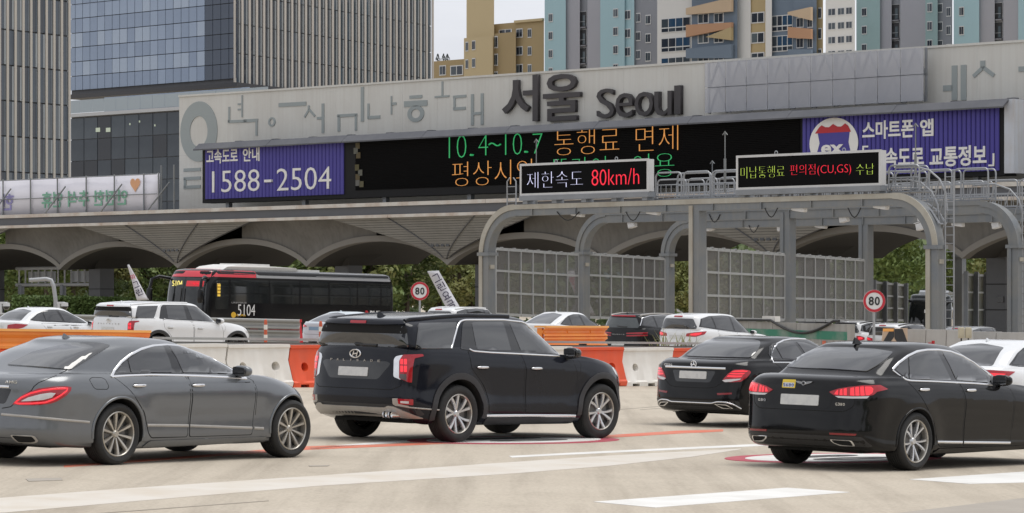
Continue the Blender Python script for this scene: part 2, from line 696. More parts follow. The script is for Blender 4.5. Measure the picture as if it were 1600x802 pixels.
def join_meshes(ms):
 bm = bmesh.new()
 for m in ms: bm.from_mesh(m)
 me = bpy.data.meshes.new('joined')
 bm.to_mesh(me)
 bm.free()
 me.shade_smooth()
 me.set_sharp_from_angle(angle=R(40))
 return me

def rounded_block(c, s, r=0.35, n=3):
 """a soft block (mirror housings, handles)"""
 bm = bmesh.new()
 bmesh.ops.create_cube(bm, size=1)
 bmesh.ops.bevel(bm, geom=list(bm.edges), offset=r * .5, segments=n, affect='EDGES', profile=.5, clamp_overlap=True)
 for v in bm.verts: v.co = Vector((v.co.x * s[0] + c[0], v.co.y * s[1] + c[1], v.co.z * s[2] + c[2]))
 me = bpy.data.meshes.new('block')
 bm.to_mesh(me)
 bm.free()
 me.shade_smooth()
 return me

# materials shared by all vehicles
def paint(name, col, rough=0.28, coat=0.0, metal=0.0, noise=0.25):
 m = mat(name, col, rough, spec=.5 if max(col) > .1 else .3, metal=metal, coat=coat, noise=noise, nscale=2.2, col2=tuple(c * 0.9 + 0.004 for c in col))
 return m
GLASS = mat('tinted_glass', (0.022, 0.023, 0.025), 0.02, spec=1.0, coat=0.6, noise=0.25, nscale=3.0, col2=(0.035, 0.036, 0.037))
GLASS2 = mat('pale_glass', (0.05, 0.058, 0.06), 0.03, spec=0.75, coat=0.3)
RUBBER = mat('tyre_rubber', (0.018, 0.018, 0.018), 0.75, noise=0.5, nscale=9, col2=(0.04, 0.037, 0.033), bump=0.3, bscale=60)
BLACKP = mat('black_plastic', (0.02, 0.02, 0.021), 0.5, noise=0.3, nscale=8, col2=(0.04, 0.04, 0.04))
GLOSSB = mat('gloss_black_trim', (0.008, 0.008, 0.009), 0.12, coat=0.6)
CHROME = mat('chrome', (0.78, 0.78, 0.79), 0.16, metal=1.0)
SATIN = mat('satin_silver', (0.42, 0.4, 0.37), 0.42, metal=0.4, noise=0.3, nscale=6)
SEAM = mat('panel_gap', (0.004, 0.004, 0.004), 0.9)
REDL = mat('tail_lamp_red', (0.24, 0.004, 0.010), 0.08, spec=0.5, coat=0.5, emit=(0.9, 0.02, 0.04), estr=0.07)
REDLIT = mat('tail_lamp_lit', (0.6, 0.02, 0.03), 0.15, coat=0.6, emit=(1, 0.025, 0.045), estr=0.45)
REFL = mat('red_reflector', (0.22, 0.006, 0.01), 0.2, coat=0.5)
CLEARL = mat('clear_lamp_lens', (0.62, 0.6, 0.6), 0.12, spec=0.7, coat=0.7)
PLATE = mat('licence_plate_white', (0.62, 0.62, 0.6), 0.45, noise=0.5, nscale=14, col2=(0.4, 0.41, 0.42))
RIMG = mat('rim_alloy', (0.52, 0.49, 0.44), 0.3, metal=0.8, noise=0.4, nscale=7, col2=(0.3, 0.28, 0.25))
RIMS = mat('rim_machined_silver', (0.62, 0.62, 0.63), 0.25, metal=0.85, noise=0.4, nscale=7, col2=(0.35, 0.35, 0.35))
RIMD = mat('rim_dark', (0.02, 0.02, 0.02), 0.45)
DISC = mat('brake_disc', (0.13, 0.125, 0.12), 0.45, metal=0.7)
WELL = mat('wheel_well', (0.012, 0.012, 0.012), 0.9)

def wheel_parts(rad, width, rim_r, style):
 """meshes of a wheel on the right flank (outer face towards -y), centred on the hub"""
 w = width / 2
 t = MB()
 sh = rad * .028
 prof = [(rim_r * .985, -w + .016), (rim_r * 1.03, -w + .004), (rim_r * 1.12, -w - .004), ((rim_r + rad) / 2, -w - .008), (rad - sh * 2.2, -w + .002), (rad - sh * .8, -w + .014), (rad - sh * .2, -w + .034)]
 for k in range(1, 6):
  o = -w + .034 + (width - .068) * k / 6
  prof += [(rad, o - .008), (rad, o - .004), (rad - .007, o - .003), (rad - .007, o + .003), (rad, o + .004)]
 prof += [(rad - sh * .2, w - .034), (rad - sh * .8, w - .014), (rim_r * 1.05, w), (rim_r * .95, w - .02)]
 t.lathe(prof, 44)
 tyre = t.mesh('tyre', 35)
 tyre.materials.append(RUBBER)
 b = MB()
 b.lathe([(rim_r * 1.0, -w + .010), (rim_r * .965, -w + .004), (rim_r * .93, -w + .012), (rim_r * .9, -w + .05), (rim_r * .87, w - .02)], 40)
 b.mi = 1
 b.lathe([(rim_r * .87, w - .06), (.02, w - .06)], 30)
 barrel = b.mesh('rim_barrel', 35)
 barrel.materials.append(RIMG if style.get('lip', 1) else RIMD)
 barrel.materials.append(WELL)
 d = MB()
 d.lathe([(.02, -w + .075), (rim_r * .66, -w + .075), (rim_r * .66, -w + .095)], 28)
 disc = d.mesh('brake_disc', 30)
 disc.materials.append(DISC)
 s = MB()
 n, tw, w0, w1, twin = style['n'], style.get('twist', 0), style['w0'], style['w1'], style.get('twin', 0)
 dish = style.get('dish', .03)
 def spoke(a0, a1, r0, r1, wa, wb, off=0.0):
  K = 5
  vs, fs = [], []
  for k in range(K + 1):
   u = k / K
   a = a0 + (a1 - a0) * u
   r_ = r0 + (r1 - r0) * u
   ww = wa + (wb - wa) * u
   y = -w + .022 - dish * 0 + dish * (1 - u) ** 1.5 + off
   ca, sa = cos(a), sin(a)
   for e, yy in ((-1, .014), (-.62, 0), (.62, 0), (1, .014), (1, .04), (-1, .04)):
    vs.append((r_ * ca - sa * ww * e / 2, y + yy, r_ * sa + ca * ww * e / 2))
  for k in range(K):
   for q in range(6):
    fs.append((k * 6 + q, k * 6 + (q + 1) % 6, k * 6 + 6 + (q + 1) % 6, k * 6 + 6 + q))
  fs += [tuple(range(6))[::-1], tuple(K * 6 + q for q in range(6))]
  s.add(vs, fs)
 for k in range(n):
  a = 2 * pi * k / n + style.get('rot', 0)
  if twin:
   sp = twin
   spoke(a - sp * .35, a - sp + tw, rim_r * .16, rim_r * .94, w0, w1)
   spoke(a + sp * .35, a + sp + tw, rim_r * .16, rim_r * .94, w0, w1)
  else:
   spoke(a, a + tw, rim_r * .14, rim_r * .94, w0, w1)
 spokes = s.mesh('rim_spokes', 40)
 spokes.materials.append(style.get('mat', RIMG))
 c = MB()
 c.lathe([(.001, -w + .014 + dish * .8), (rim_r * .13, -w + .014 + dish * .8), (rim_r * .17, -w + .024 + dish * .8), (rim_r * .22, -w + .05 + dish * .8), (rim_r * .24, -w + .09)], 20)
 hub = c.mesh('hub_cap', 40)
 hub.materials.append(style.get('capmat', RIMG))
 out = [('tyre', tyre), ('rim', barrel), ('spokes', spokes), ('hub_cap', hub), ('brake_disc', disc)]
 if style.get('fill'):
  f = MB()
  f.lathe([(.05, -w + .085), (rim_r * .90, -w + .075)], 36)
  fm = f.mesh('rim_dark_face', 30)
  fm.materials.append(RIMD)
  out.append(('rim_backing', fm))
 return out

def add_wheels(root, axles, track, rad, width, rim_r, style, steer=0.0):
 parts = wheel_parts(rad, width, rim_r, style)
 for x in axles:
  for side in (-1, 1):
   wmesh = parts[0][1]
   wo = link('wheel', wmesh, None, root)
   wo.location = (x, side * (track / 2), rad)
   wo.rotation_euler = (0, random.uniform(0, 6.28), (0 if side < 0 else pi) + (steer if x > 1 else 0))
   for nm, me in parts[1:]:
    link(nm, me, None, wo)

def panel(root, name, me, m, parent=None, both=False, label=None):
 me.name = name
 me.materials.clear()
 me.materials.append(m)
 o = link(name, me, None, parent or root)
 if label: o['label'] = label
 res = [o]
 if both:
  f = flipped(me)
  res.append(link(name, f, None, parent or root))
  if label: res[1]['label'] = label
 return res

def cut_arches(skin, root, bodym, arches, depth=0.34, inner=0.62):
 """the finished body with its wheel arches cut out"""
 me = skin.me
 me.materials.append(bodym)
 me.materials.append(WELL)
 body = link('body', me, None, root)
 cut = MB()
 hw = skin.p['hw']
 for cx, cz, rad in arches:
  for s in (-1, 1):
   a, b = (cx, s * (hw + .25), cz), (cx, s * (hw - depth), cz)
   n = 40
   pts = [(cx + rad * cos(2 * pi * k / n), 0, cz + rad * sin(2 * pi * k / n)) for k in range(n)]
   # below the hub the opening runs straight down
   pts = [(x, 0, z) for x, _, z in pts]
   cut.prism([(x, a[1], z) for x, _, z in pts], (0, b[1] - a[1], 0))
 cm = cut.mesh('arch_cutter')
 cm.materials.append(bodym)
 cm.materials.append(WELL)
 for p_ in cm.polygons: p_.material_index = 1
 co = link('arch_cutter', cm, None, root)
 md = body.modifiers.new('arches', 'BOOLEAN')
 md.object = co
 md.operation = 'DIFFERENCE'
 md.solver = 'EXACT'
 bpy.context.view_layer.update()
 dg = bpy.context.evaluated_depsgraph_get()
 res = bpy.data.meshes.new_from_object(body.evaluated_get(dg))
 body.modifiers.clear()
 bpy.data.objects.remove(co)
 res.name = 'body'
 res.shade_smooth()
 res.set_sharp_from_angle(angle=R(38))
 body.data = res
 return body

def arc(cx, cz, r, a0, a1, n=14):
 return [(cx + r * cos(R(a0 + (a1 - a0) * k / n)), cz + r * sin(R(a0 + (a1 - a0) * k / n))) for k in range(n + 1)]

def mirror_part(root, at_, m, size=(.13, .22, .15), both=True, glass=GLASS):
 for s in ((-1, 1) if both else (-1,)):
  me = rounded_block((0, 0, 0), size, .75, 4)
  me.materials.append(m)
  # narrower towards the tip, flat face to the rear
  for v in me.vertices:
   t = (v.co.y / size[1] + .5)
   v.co.z *= .78 + .22 * t
   if v.co.x < 0: v.co.x *= .6
   v.co.x += .03 * (1 - t)
  o = link('door_mirror', me, None, root)
  o.location = (at_[0], s * (abs(at_[1]) + size[1] * .55), at_[2])
  if s > 0: o.rotation_euler = (0, 0, 0); o.scale = (1, -1, 1)
  st = MB()
  st.bar((0.02, size[1] * .3, -size[2] * .42), (0.02, size[1] * 1.0, -size[2] * .55), .09, .035)
  st.build('mirror_stalk', BLACKP, o)
  g = MB()
  g.prism([(-size[0] * .31, y, z) for y, z in fillet([(-size[1] * .4, -size[2] * .34), (size[1] * .42, -size[2] * .38), (size[1] * .42, size[2] * .38), (-size[1] * .4, size[2] * .3)], .03) for y, z in [(y, z)]], (-.004, 0, 0))
  g.build('mirror_glass', glass, o)

def handle_part(skin, root, x, z, m, L=.22, both=True, tilt=0.0, parent=None):
 h = skin.S(x, z)
 for s, par in zip(((-1, 1) if both else (-1,)), (parent or [root, root])):
  me = rounded_block((0, 0, 0), (L, .032, .036), .8, 3)
  for v in me.vertices: v.co.y -= .012 * (1 - (2 * v.co.x / L) ** 2) * (1 if v.co.y < 0 else .3)
  me.materials.append(m)
  o = link('door_handle', me, None, par)
  o.location = (h[0].x, s * (abs(h[0].y) + .016), h[0].z)
  o.rotation_euler = (0, tilt, 0)
  if s > 0: o.scale = (1, -1, 1)
  cup = MB()
  cup.prism([(q.x, -(.0) + .012, q.y) for q in fillet([(-L * .42, -.03), (L * .36, -.03), (L * .36, .022), (-L * .42, .022)], .02)], (0, .004, 0))
  cup.build('handle_recess', SEAM, o)

def plate_text(root, surf_mesh, name, mat_):
 return panel(root, name, surf_mesh, mat_)

def body_rows(p):
 """twelve loops from the plan and side measurements of one car"""
 xr, xf, hw = p['xr'], p['xf'], p['hw']
 zc, belt = p['zc'], p['belt']
 xs = [xr + (xf - xr) * k / 60 for k in range(61)]
 def zk(f): return [(x, interp(zc, x) + f * (interp(belt, x) - interp(zc, x))) for x in xs]
 dr, df, ds, f = p['dr'], p['df'], p['ds'], p['f']
 capL = dict(ar=p.get('ar', .45), af=p.get('af', .7), nr=p.get('nr', 2.8), nf=p.get('nf', 2.3))
 rows = [dict(xr=xr + .35, xf=xf - .4, w=0.0, z=[(x, z + .02) for x, z in zk(0)], **capL)]
 for k in range(8):
  rows.append(dict(xr=xr + dr[k], xf=xf - df[k], w=hw - ds[k], z=zk(f[k]), **capL))
 gz, deck = p['gz'], p.get('deck')
 gcap = dict(ar=p.get('gar', .28), af=p.get('gaf', .5), nr=p.get('gnr', 3.0), nf=p.get('gnf', 2.3))
 if deck:          # the boot lid and bonnet between the body's edge and the foot of the cabin
  t = p.get('deck_t', .5)
  rows.append(dict(xr=xr + dr[7] + (p['gxr'] - xr - dr[7]) * t, xf=xf - df[7] - (xf - df[7] - p['gxf']) * t, w=hw - ds[7] - (hw - ds[7] - p['ghw']) * .5, z=deck,
   ar=capL['ar'] * .75 + gcap['ar'] * .25, af=capL['af'] * .6 + gcap['af'] * .4, nr=capL['nr'], nf=capL['nf'], cap=p.get('deck_cap', .015)))
 rows.append(dict(xr=p['gxr'], xf=p['gxf'], w=p['ghw'], z=gz, taper=p.get('gtaper', 1.0), cap=p.get('gcapz', .0), **gcap))
 for t, bx_r, bx_f, by in p.get('gmid', [(.5, .03, .04, .02)]):
  zz = [(x, interp(gz, x) * (1 - t) + interp(p['rz'], x) * t) for x in xs]
  rows.append(dict(xr=p['gxr'] * (1 - t) + p['rxr'] * t - bx_r, xf=p['gxf'] * (1 - t) + p['rxf'] * t + bx_f, w=[(x, p['ghw'] * (1 - t) + interp(p['rhw'], x) * t + by) for x in xs], z=zz, taper=p.get('gtaper', 1.0),
   ar=gcap['ar'], af=gcap['af'], nr=gcap['nr'], nf=gcap['nf']))
 rows.append(dict(xr=p['rxr'], xf=p['rxf'], w=p['rhw'], z=[(x, z - p.get('rdrop', .06)) for x, z in p['rz']] if isinstance(p['rz'], list) else p['rz'] - .06, taper=p.get('gtaper', 1.0), cap=p.get('rcap', .02),
  ar=p.get('rar', .2), af=p.get('raf', .35), nr=3, nf=2.4))
 rows.append(dict(xr=p['rxr'] + p.get('ri', .1), xf=p['rxf'] - .12, w=[(x, interp(p['rhw'], x) - .1) for x in xs], z=[(x, z - .012) for x, z in p['rz']], taper=p.get('gtaper', 1.0), cap=.008,
  ar=.2, af=.35, nr=3, nf=2.4))
 rows.append(dict(xr=p['rxr'] + p.get('ri', .1) + .1, xf=p['rxf'] - .3, w=0.0, z=p['rz'], ar=.2, af=.3))
 p['rows'] = rows
 return p

TILT, TILT_X = 0.021, 4.5                      # the pavement falls gently towards the right
def sm(v, a, b):
 t = max(0.0, min(1.0, (v - a) / (b - a)))
 return t * t * (3 - 2 * t)
def gz(x, y=0.0):
 """height of the pavement: a cross fall, and a dip towards the right-hand toll lanes"""
 return -TILT * max(-75.0, min(75.0, x - TILT_X)) - 0.30 * sm(y, 98, 130) * sm(x, 6, 12)
TILT_M = Matrix.Rotation(math.atan(TILT), 4, 'Y')

def road_at(px, py, up=0.0):
 """the point of the pavement that the photograph shows at a pixel"""
 Y = FPX * (CAMH - up - TILT * TILT_X) / ((py - HOR) - TILT * (px - 800))
 x = (px - 800) / FPX * Y
 return Vector((x, Y, gz(x) + up))

def stand(o, x, y, yaw):
 """puts an object upright on the pavement; yaw clockwise from straight away, its own +x pointing ahead"""
 M = Matrix.Translation((x, y, gz(x, y))) @ TILT_M @ Matrix.Rotation(R(90 - yaw), 4, 'Z')
 o.matrix_world = M
 o.location, o.rotation_euler = M.to_translation(), M.to_euler()
 return o

def start_car(name, p, loc, yaw, label, cat, group, bodym):
 """an Empty under the rear axle with the bare body"""
 skin = Skin(body_rows(p))
 root = empty(name, (0, 0, 0), 0, label, cat, group)
 stand(root, loc[0], loc[1], yaw)
 body = cut_arches(skin, root, bodym, p['arches'], p.get('arch_depth', .34))
 return root, skin, body

def shrink(pl, d):
 c = Vector((sum(e[0] for e in pl) / len(pl), sum(e[1] for e in pl) / len(pl)))
 return [tuple(Vector(q[:2]) + (c - Vector(q[:2])).normalized() * d) + tuple(q[2:]) for q in pl]

def doors(root, sk, bodym, polys, proj='S', r=.035):
 out = []
 for pl, nm in zip(polys, ('rear_door', 'front_door')):
  panel(root, 'door_gap', patch(sk, proj, pl, .0012, .004, .08, r=r), SEAM, both=True)
  out.append(panel(root, nm, patch(sk, proj, shrink(pl, .012), .0035, .006, .06, r=r), bodym, both=True))
 return out

def outlet(root, sk, outline, m):
 """a flat exhaust outlet set in the bumper: a metal rim round a dark mouth; outline in y and z"""
 rim = panel(root, 'exhaust_tip', patch(sk, 'R', outline, .016, .03, .04, r=.02), m)[0]
 me = patch(sk, 'R', shrink(outline, .022), .0185, .01, .04, r=.016)
 me.materials.append(SEAM)
 link('exhaust_mouth', me, None, rim)

def fin_antenna(root, sk, x, m, y=0.0, s=1.0):
 mb = MB()
 prof = [(-.075, 0), (.10, 0), (.03, .022), (-.03, .062), (-.055, .068), (-.065, .05)]
 L = [Vector((a * s, -.017 * (1 - b / .09) * s, b * s)) for a, b in prof]
 Rr = [Vector((a * s, .017 * (1 - b / .09) * s, b * s)) for a, b in prof]
 n = len(prof)
 mb.add(L + Rr, [tuple(range(n)), tuple(range(n, 2 * n))[::-1]] + [(i, (i + 1) % n, n + (i + 1) % n, n + i) for i in range(n)])
 o = mb.build('antenna_fin', m, root)
 h = sk.T(x, y)
 o.location = h[0] - Vector((0, 0, .004))
 return o

def letters(root, sk, word, y0, z, h, gap, m=CHROME, name='letter', w=None):
 for k, ch in enumerate(word):
  if ch == ' ': continue
  hit = sk.R(y0 - k * gap, z)
  if not hit: continue
  nn = hit[1]
  M = Matrix.Translation(hit[0] + nn * .006) @ Matrix.Rotation(math.atan2(nn.y, nn.x) + pi / 2, 4, 'Z')
  ww = (w or h * 1.1) * (.3 if ch in 'I1l' else 1)
  text_fit(name, ch, ww, h, m, root, None, ext=.003, bold=.012, M=M)

NAVY = paint('paint_midnight_black', (0.010, 0.0115, 0.017), .12)
def suv_large(name, loc, yaw, label, bodym, trimm, group, dark=True):
 """a full-size seven-seat SUV with upright tail lamps"""
 p = dict(xr=-1.02, xf=3.84, hw=.988, ar=.42, af=.95, nr=3.0, nf=2.5, view=43.5,
  zc=[(-1.14, .40), (-.75, .33), (-.35, .25), (2.6, .23), (3.2, .24), (3.8, .26)],
  belt=[(-1.14, 1.20), (-.6, 1.225), (-.1, 1.22), (.3, 1.20), (1.2, 1.16), (2.0, 1.13), (2.5, 1.10), (3.0, 1.05), (3.45, .98), (3.8, .88)],
  f=[0, .10, .22, .42, .62, .80, .93, 1.0],
  dr=[.10, .03, .0, .015, .03, .05, .075, .10],
  df=[.16, .06, .0, .0, .02, .05, .10, .18],
  ds=[.10, .04, .012, .022, .012, .0, .022, .055],
  taper=[(-1.14, .955), (-.5, .985), (.2, 1.0), (2.2, 1.0), (3.0, .985), (3.8, .93)],
  gxr=-.88, gxf=2.52, ghw=.905, gz=[(-1.2, 1.235), (-.1, 1.25), (1.2, 1.185), (2.0, 1.155), (2.5, 1.14)], gar=.26, gaf=.75, gnr=3.6, gnf=2.3,
  gmid=[(.35, .012, .05, .018), (.72, .01, .05, .02)],
  deck=[(-1.1, 1.22), (0, 1.24), (1.2, 1.175), (2.3, 1.145), (2.6, 1.125), (3.1, 1.07), (3.6, .96)], deck_t=.42,
  rxr=-.88, rxf=1.82, rhw=[(-1, .71), (.4, .745), (1.6, .70)], rz=[(-1, 1.57), (-.6, 1.62), (0, 1.66), (.5, 1.68), (1.1, 1.68), (1.5, 1.655), (1.85, 1.58)], rdrop=.05, ri=.08,
  flare=[(0, .39, .47, .022, .10), (2.9, .39, .47, .022, .10)],
  arches=[(0, .385, .445), (2.9, .385, .445)])
 root, sk, body = start_car(name, p, loc, yaw, label, 'suv', group, bodym)
 cl = mat('grey_cladding', (0.03, 0.03, 0.033), .55, noise=.3, nscale=9) if dark else BLACKP
 for cx, a0, a1 in ((0, 190, -8), (2.9, 186, -6)):
  ring = arc(cx, .385, .53, a0, a1, 26) + arc(cx, .385, .447, a1, a0, 26)
  panel(root, 'arch_cladding', patch(sk, 'S', ring, .014, .03, .05, r=.012), cl, both=True)
 panel(root, 'sill_cladding', patch(sk, 'S', [(.55, .235), (2.35, .22), (2.35, .305), (.55, .32)], .012, .03, .08, r=.02), cl, both=True)
 panel(root, 'door_trim', strip(sk, 'S', [(.53, .345), (1.2, .34), (2.35, .322)], .045, .02, r=0), trimm, both=True)
 dr_ = [(.17, 1.20), (1.20, 1.158), (1.27, .95), (1.29, .37)] + [(.60, .372)] + arc(0, .385, .58, 2, 52, 8) + [(.20, .98)]
 df_ = [(1.225, 1.158), (2.12, 1.122), (2.28, 1.10), (2.37, .85), (2.37, .37), (1.31, .37), (1.295, .95)]
 rd, fd = doors(root, sk, bodym, (dr_, df_))
 handle_part(sk, root, .42, .985, trimm, .23, parent=rd)
 handle_part(sk, root, 1.50, .97, trimm, .23, parent=fd)
 panel(root, 'window_surround', patch(sk, 'V', [(-0.011, 1.221), (0.018, 1.548), (0.088, 1.594), (0.828, 1.601), (1.218, 1.567), (1.511, 1.457), (1.949, 1.144), (1.189, 1.170), (0.579, 1.182), (0.239, 1.197)], .006, .014, .05, r=.03), GLOSSB, both=True)
 panel(root, 'rear_door_window', patch(sk, 'V', [(0.191, 1.568), (0.817, 1.574), (0.984, 1.194), (0.298, 1.214)], .011, .016, .05, r=.04), GLASS, both=True)
 panel(root, 'front_door_window', patch(sk, 'V', [(0.939, 1.578), (1.210, 1.545), (1.503, 1.430), (1.906, 1.163), (1.189, 1.181)], .011, .016, .05, r=.03), GLASS, both=True)
 panel(root, 'rear_quarter_window', patch(sk, 'V', [(-0.823, 1.545), (-0.096, 1.565), (-0.203, 1.225), (-0.871, 1.221)], .011, .016, .05, r=.02), GLASS, both=True)
 panel(root, 'window_trim', strip(sk, 'V', [(-0.188, 1.226), (-0.075, 1.520), (-0.022, 1.582), (0.068, 1.601), (0.828, 1.609), (1.217, 1.583), (1.510, 1.474), (1.723, 1.352), (1.974, 1.139)], .028, .013, r=.05), trimm, both=True)
 panel(root, 'belt_trim', strip(sk, 'V', [(0.155, 1.224), (0.239, 1.195), (0.579, 1.177), (1.189, 1.159), (1.970, 1.133)], .024, .011, r=.03), trimm, both=True)
 panel(root, 'windscreen', patch(sk, 'F', [(-.72, 1.2), (-.60, 1.54), (-.4, 1.62), (.4, 1.62), (.60, 1.54), (.72, 1.2), (.4, 1.16), (-.4, 1.16)], .003, .01, .1, r=.06), GLASS)
 panel(root, 'spoiler', patch(sk, 'R', [(-.74, 1.52), (.74, 1.52), (.66, 1.565), (-.66, 1.565)], .030, .06, .07, r=.03), bodym)
 panel(root, 'rear_window', patch(sk, 'R', [(-.82, 1.235), (.82, 1.235), (.80, 1.33), (.75, 1.505), (.5, 1.515), (-.5, 1.515), (-.75, 1.505), (-.80, 1.33)], .004, .01, .08, r=.05), GLASS)
 panel(root, 'rear_window_band', patch(sk, 'R', [(-.79, 1.41), (.79, 1.41), (.74, 1.515), (.5, 1.525), (-.5, 1.525), (-.74, 1.515)], .0065, .01, .08, r=.06), SEAM)
 panel(root, 'high_brake_light', patch(sk, 'R', [(-.14, 1.528), (.14, 1.528), (.14, 1.553), (-.14, 1.553)], .036, .02, .06, r=.01), REDL)
 panel(root, 'wiper', strip(sk, 'R', [(-.33, 1.25), (-.05, 1.25), (.06, 1.27)], .035, .035, off=.004), BLACKP)
 panel(root, 'tailgate_gap', strip(sk, 'R', [(-.80, 1.22), (-.80, 1.12), (-.77, .74), (-.66, .69), (.66, .69), (.77, .74), (.80, 1.12), (.80, 1.22)], .010, .0015), SEAM)
 panel(root, 'tailgate_recess', patch(sk, 'R', [(-.44, .815), (.44, .815), (.62, 1.02), (.56, 1.05), (-.56, 1.05), (-.62, 1.02)], .0015, .004, .07, r=.05), GLOSSB if dark else bodym)
 panel(root, 'licence_plate', patch(sk, 'R', [(-.265, .85), (.265, .85), (.265, .965), (-.265, .965)], .012, .02, .08, r=.012, flat=(-1, 0, .12)), PLATE)
 panel(root, 'tail_lamp_bezel', patch(sk, 'W', [(-0.753, 0.854), (-0.755, 1.082), (-0.791, 1.119), (-0.926, 1.141), (-0.895, 1.067), (-0.885, 0.815), (-0.834, 0.834)], .004, .012, .04, r=.03), CHROME if dark else bodym, both=True)
 tl = panel(root, 'tail_lamp', patch(sk, 'W', [(-0.855, 0.838), (-0.852, 1.066), (-0.918, 1.141), (-1.262, 1.153), (-1.280, 1.127), (-1.121, 1.098), (-1.091, 0.974), (-1.083, 0.784), (-1.004, 0.794)], .009, .02, .04, r=.02), REDL, both=True)
 for poly in ([(-0.872, 1.085), (-0.923, 1.086), (-0.925, 1.016), (-0.874, 1.017)], [(-0.936, 1.087), (-0.987, 1.088), (-0.989, 1.016), (-0.938, 1.017)], [(-0.874, 1.002), (-0.925, 1.001), (-0.928, 0.921), (-0.877, 0.921)], [(-0.939, 1.002), (-0.989, 1.001), (-0.992, 0.919), (-0.941, 0.920)]):
  for s, e in zip((-1, 1), tl):
   me = patch(sk, 'W', poly, .0115, .004, .03, r=.01)
   me.materials.append(REDLIT)
   link('lamp_bar', me if s < 0 else flipped(me), None, e)
 panel(root, 'reversing_lamp', patch(sk, 'W', [(-0.866, 0.894), (-0.984, 0.895), (-0.987, 0.806), (-0.867, 0.839)], .0115, .01, .03, r=.01), mat('smoked_lens', (.10, .085, .085), .15, coat=.5), both=True)
 panel(root, 'bumper_trim', strip(sk, 'V', [(-1.198, 0.493), (-0.966, 0.468), (-0.397, 0.433)], .02, .008), SATIN if dark else bodym, both=True)
 panel(root, 'rear_reflector_bezel', patch(sk, 'W', [(-0.739, 0.580), (-0.841, 0.580), (-0.851, 0.510), (-1.038, 0.487), (-1.039, 0.470), (-0.801, 0.483), (-0.750, 0.507)], .004, .01, .04, r=.015), SATIN if dark else bodym, both=True)
 panel(root, 'rear_reflector', patch(sk, 'W', [(-0.832, 0.577), (-1.111, 0.573), (-1.113, 0.499), (-0.851, 0.510)], .008, .01, .04, r=.01), REDL, both=True)
 panel(root, 'reversing_light', patch(sk, 'W', [(-0.888, 0.549), (-1.033, 0.545), (-1.034, 0.517), (-0.888, 0.522)], .0095, .005, .03, r=.006), CLEARL, both=True)
 panel(root, 'lower_bumper', patch(sk, 'R', [(-.93, .36), (.93, .36), (.93, .47), (.7, .50), (-.7, .50), (-.93, .47)], .003, .01, .06, r=.03), cl)
 panel(root, 'skid_plate', patch(sk, 'R', [(-.92, .325), (-.55, .345), (.55, .345), (.92, .325), (.84, .40), (.70, .475), (.60, .485), (.56, .46), (-.56, .46), (-.60, .485), (-.70, .475), (-.84, .40)], .014, .03, .06, r=.03), SATIN)
 for y in (-.57, -.67):
  e = MB()
  e.lathe([(.036, .0), (.044, -.02), (.044, .14), (.036, .14), (.034, .02), (.001, .03)], 16)
  me = e.mesh('exhaust_tip', 40)
  me.materials.append(CHROME)
  o = link('exhaust_tip', me, None, root)
  o.location = (-.96, y, .365)
  o.rotation_euler = (0, 0, R(-90))
 panel(root, 'roof_rail', strip(sk, 'T', [(-.75, -.67), (-.5, -.69), (.6, -.705), (1.25, -.68)], .05, .035, r=.0), bodym, both=True)
 fin_antenna(root, sk, -.48, bodym)
 h = sk.R(0, 1.135)
 em = MB()
 em.tube([(0, .095 * cos(a), .052 * sin(a)) for a in [2 * pi * k / 24 for k in range(24)]], .010, 6, closed=True)
 em.tube([(0, .048, -.032), (0, .022, .035)], .011, 6)
 em.tube([(0, -.022, -.035), (0, -.048, .032)], .011, 6)
 em.tube([(0, .036, -.004), (0, -.036, .004)], .010, 6)
 eo = em.build('emblem', CHROME, root, smooth=40)
 eo.location = h[0] + h[1] * .008
 letters(root, sk, 'PALISADE', .43, 1.052, .028, .123, m=SATIN, w=.040)
 panel(root, 'fender_gap', strip(sk, 'S', [(2.40, 1.09), (2.44, 1.02), (2.40, .87)], .007, .001), SEAM, both=True)
 panel(root, 'head_lamp', patch(sk, 'E', [((-3.55 + .62) * 2 ** -.5, .80), ((-3.6 + .55) * 2 ** -.5, .94), ((-3.2 + .9) * 2 ** -.5, .98), ((-3.25 + .9) * 2 ** -.5, .88)], .004, .01, .05, r=.03), CLEARL, both=True)
 mirror_part(root, (2.17, -.90, 1.175), GLOSSB if dark else bodym, (.15, .24, .17))
 add_wheels(root, (0, 2.9), 1.71, .378, .25, .262, dict(n=5, twin=.29, w0=.030, w1=.052, twist=.10, dish=.025, fill=1, mat=RIMS, capmat=RIMS), steer=R(-2))
 ub = MB()
 ub.b2((-.6, -.70, .25), (3.2, .70, .36))
 ub.bar((0, -.7, .385), (0, .7, .385), .09, .09)
 ub.build('underbody', WELL, root)
 return root, sk
palisade, _sk = suv_large('suv', (-1.427, 41.069), 41.5, 'large midnight black suv with chrome window trim, silver skid plate and upright red tail lamps', NAVY, CHROME, 'vehicles leaving the toll plaza')

GREY = paint('paint_selenite_grey', (0.15, 0.158, 0.168), .28, metal=.5, coat=.6)
BLACK = paint('paint_obsidian_black', (0.0075, 0.0075, 0.0082), .1)
LEAVING = 'vehicles leaving the toll plaza'
def bumper_gap(root, sk, pts, proj='R'):
 panel(root, 'panel_line', strip(sk, proj, pts, .009, .0012), SEAM)

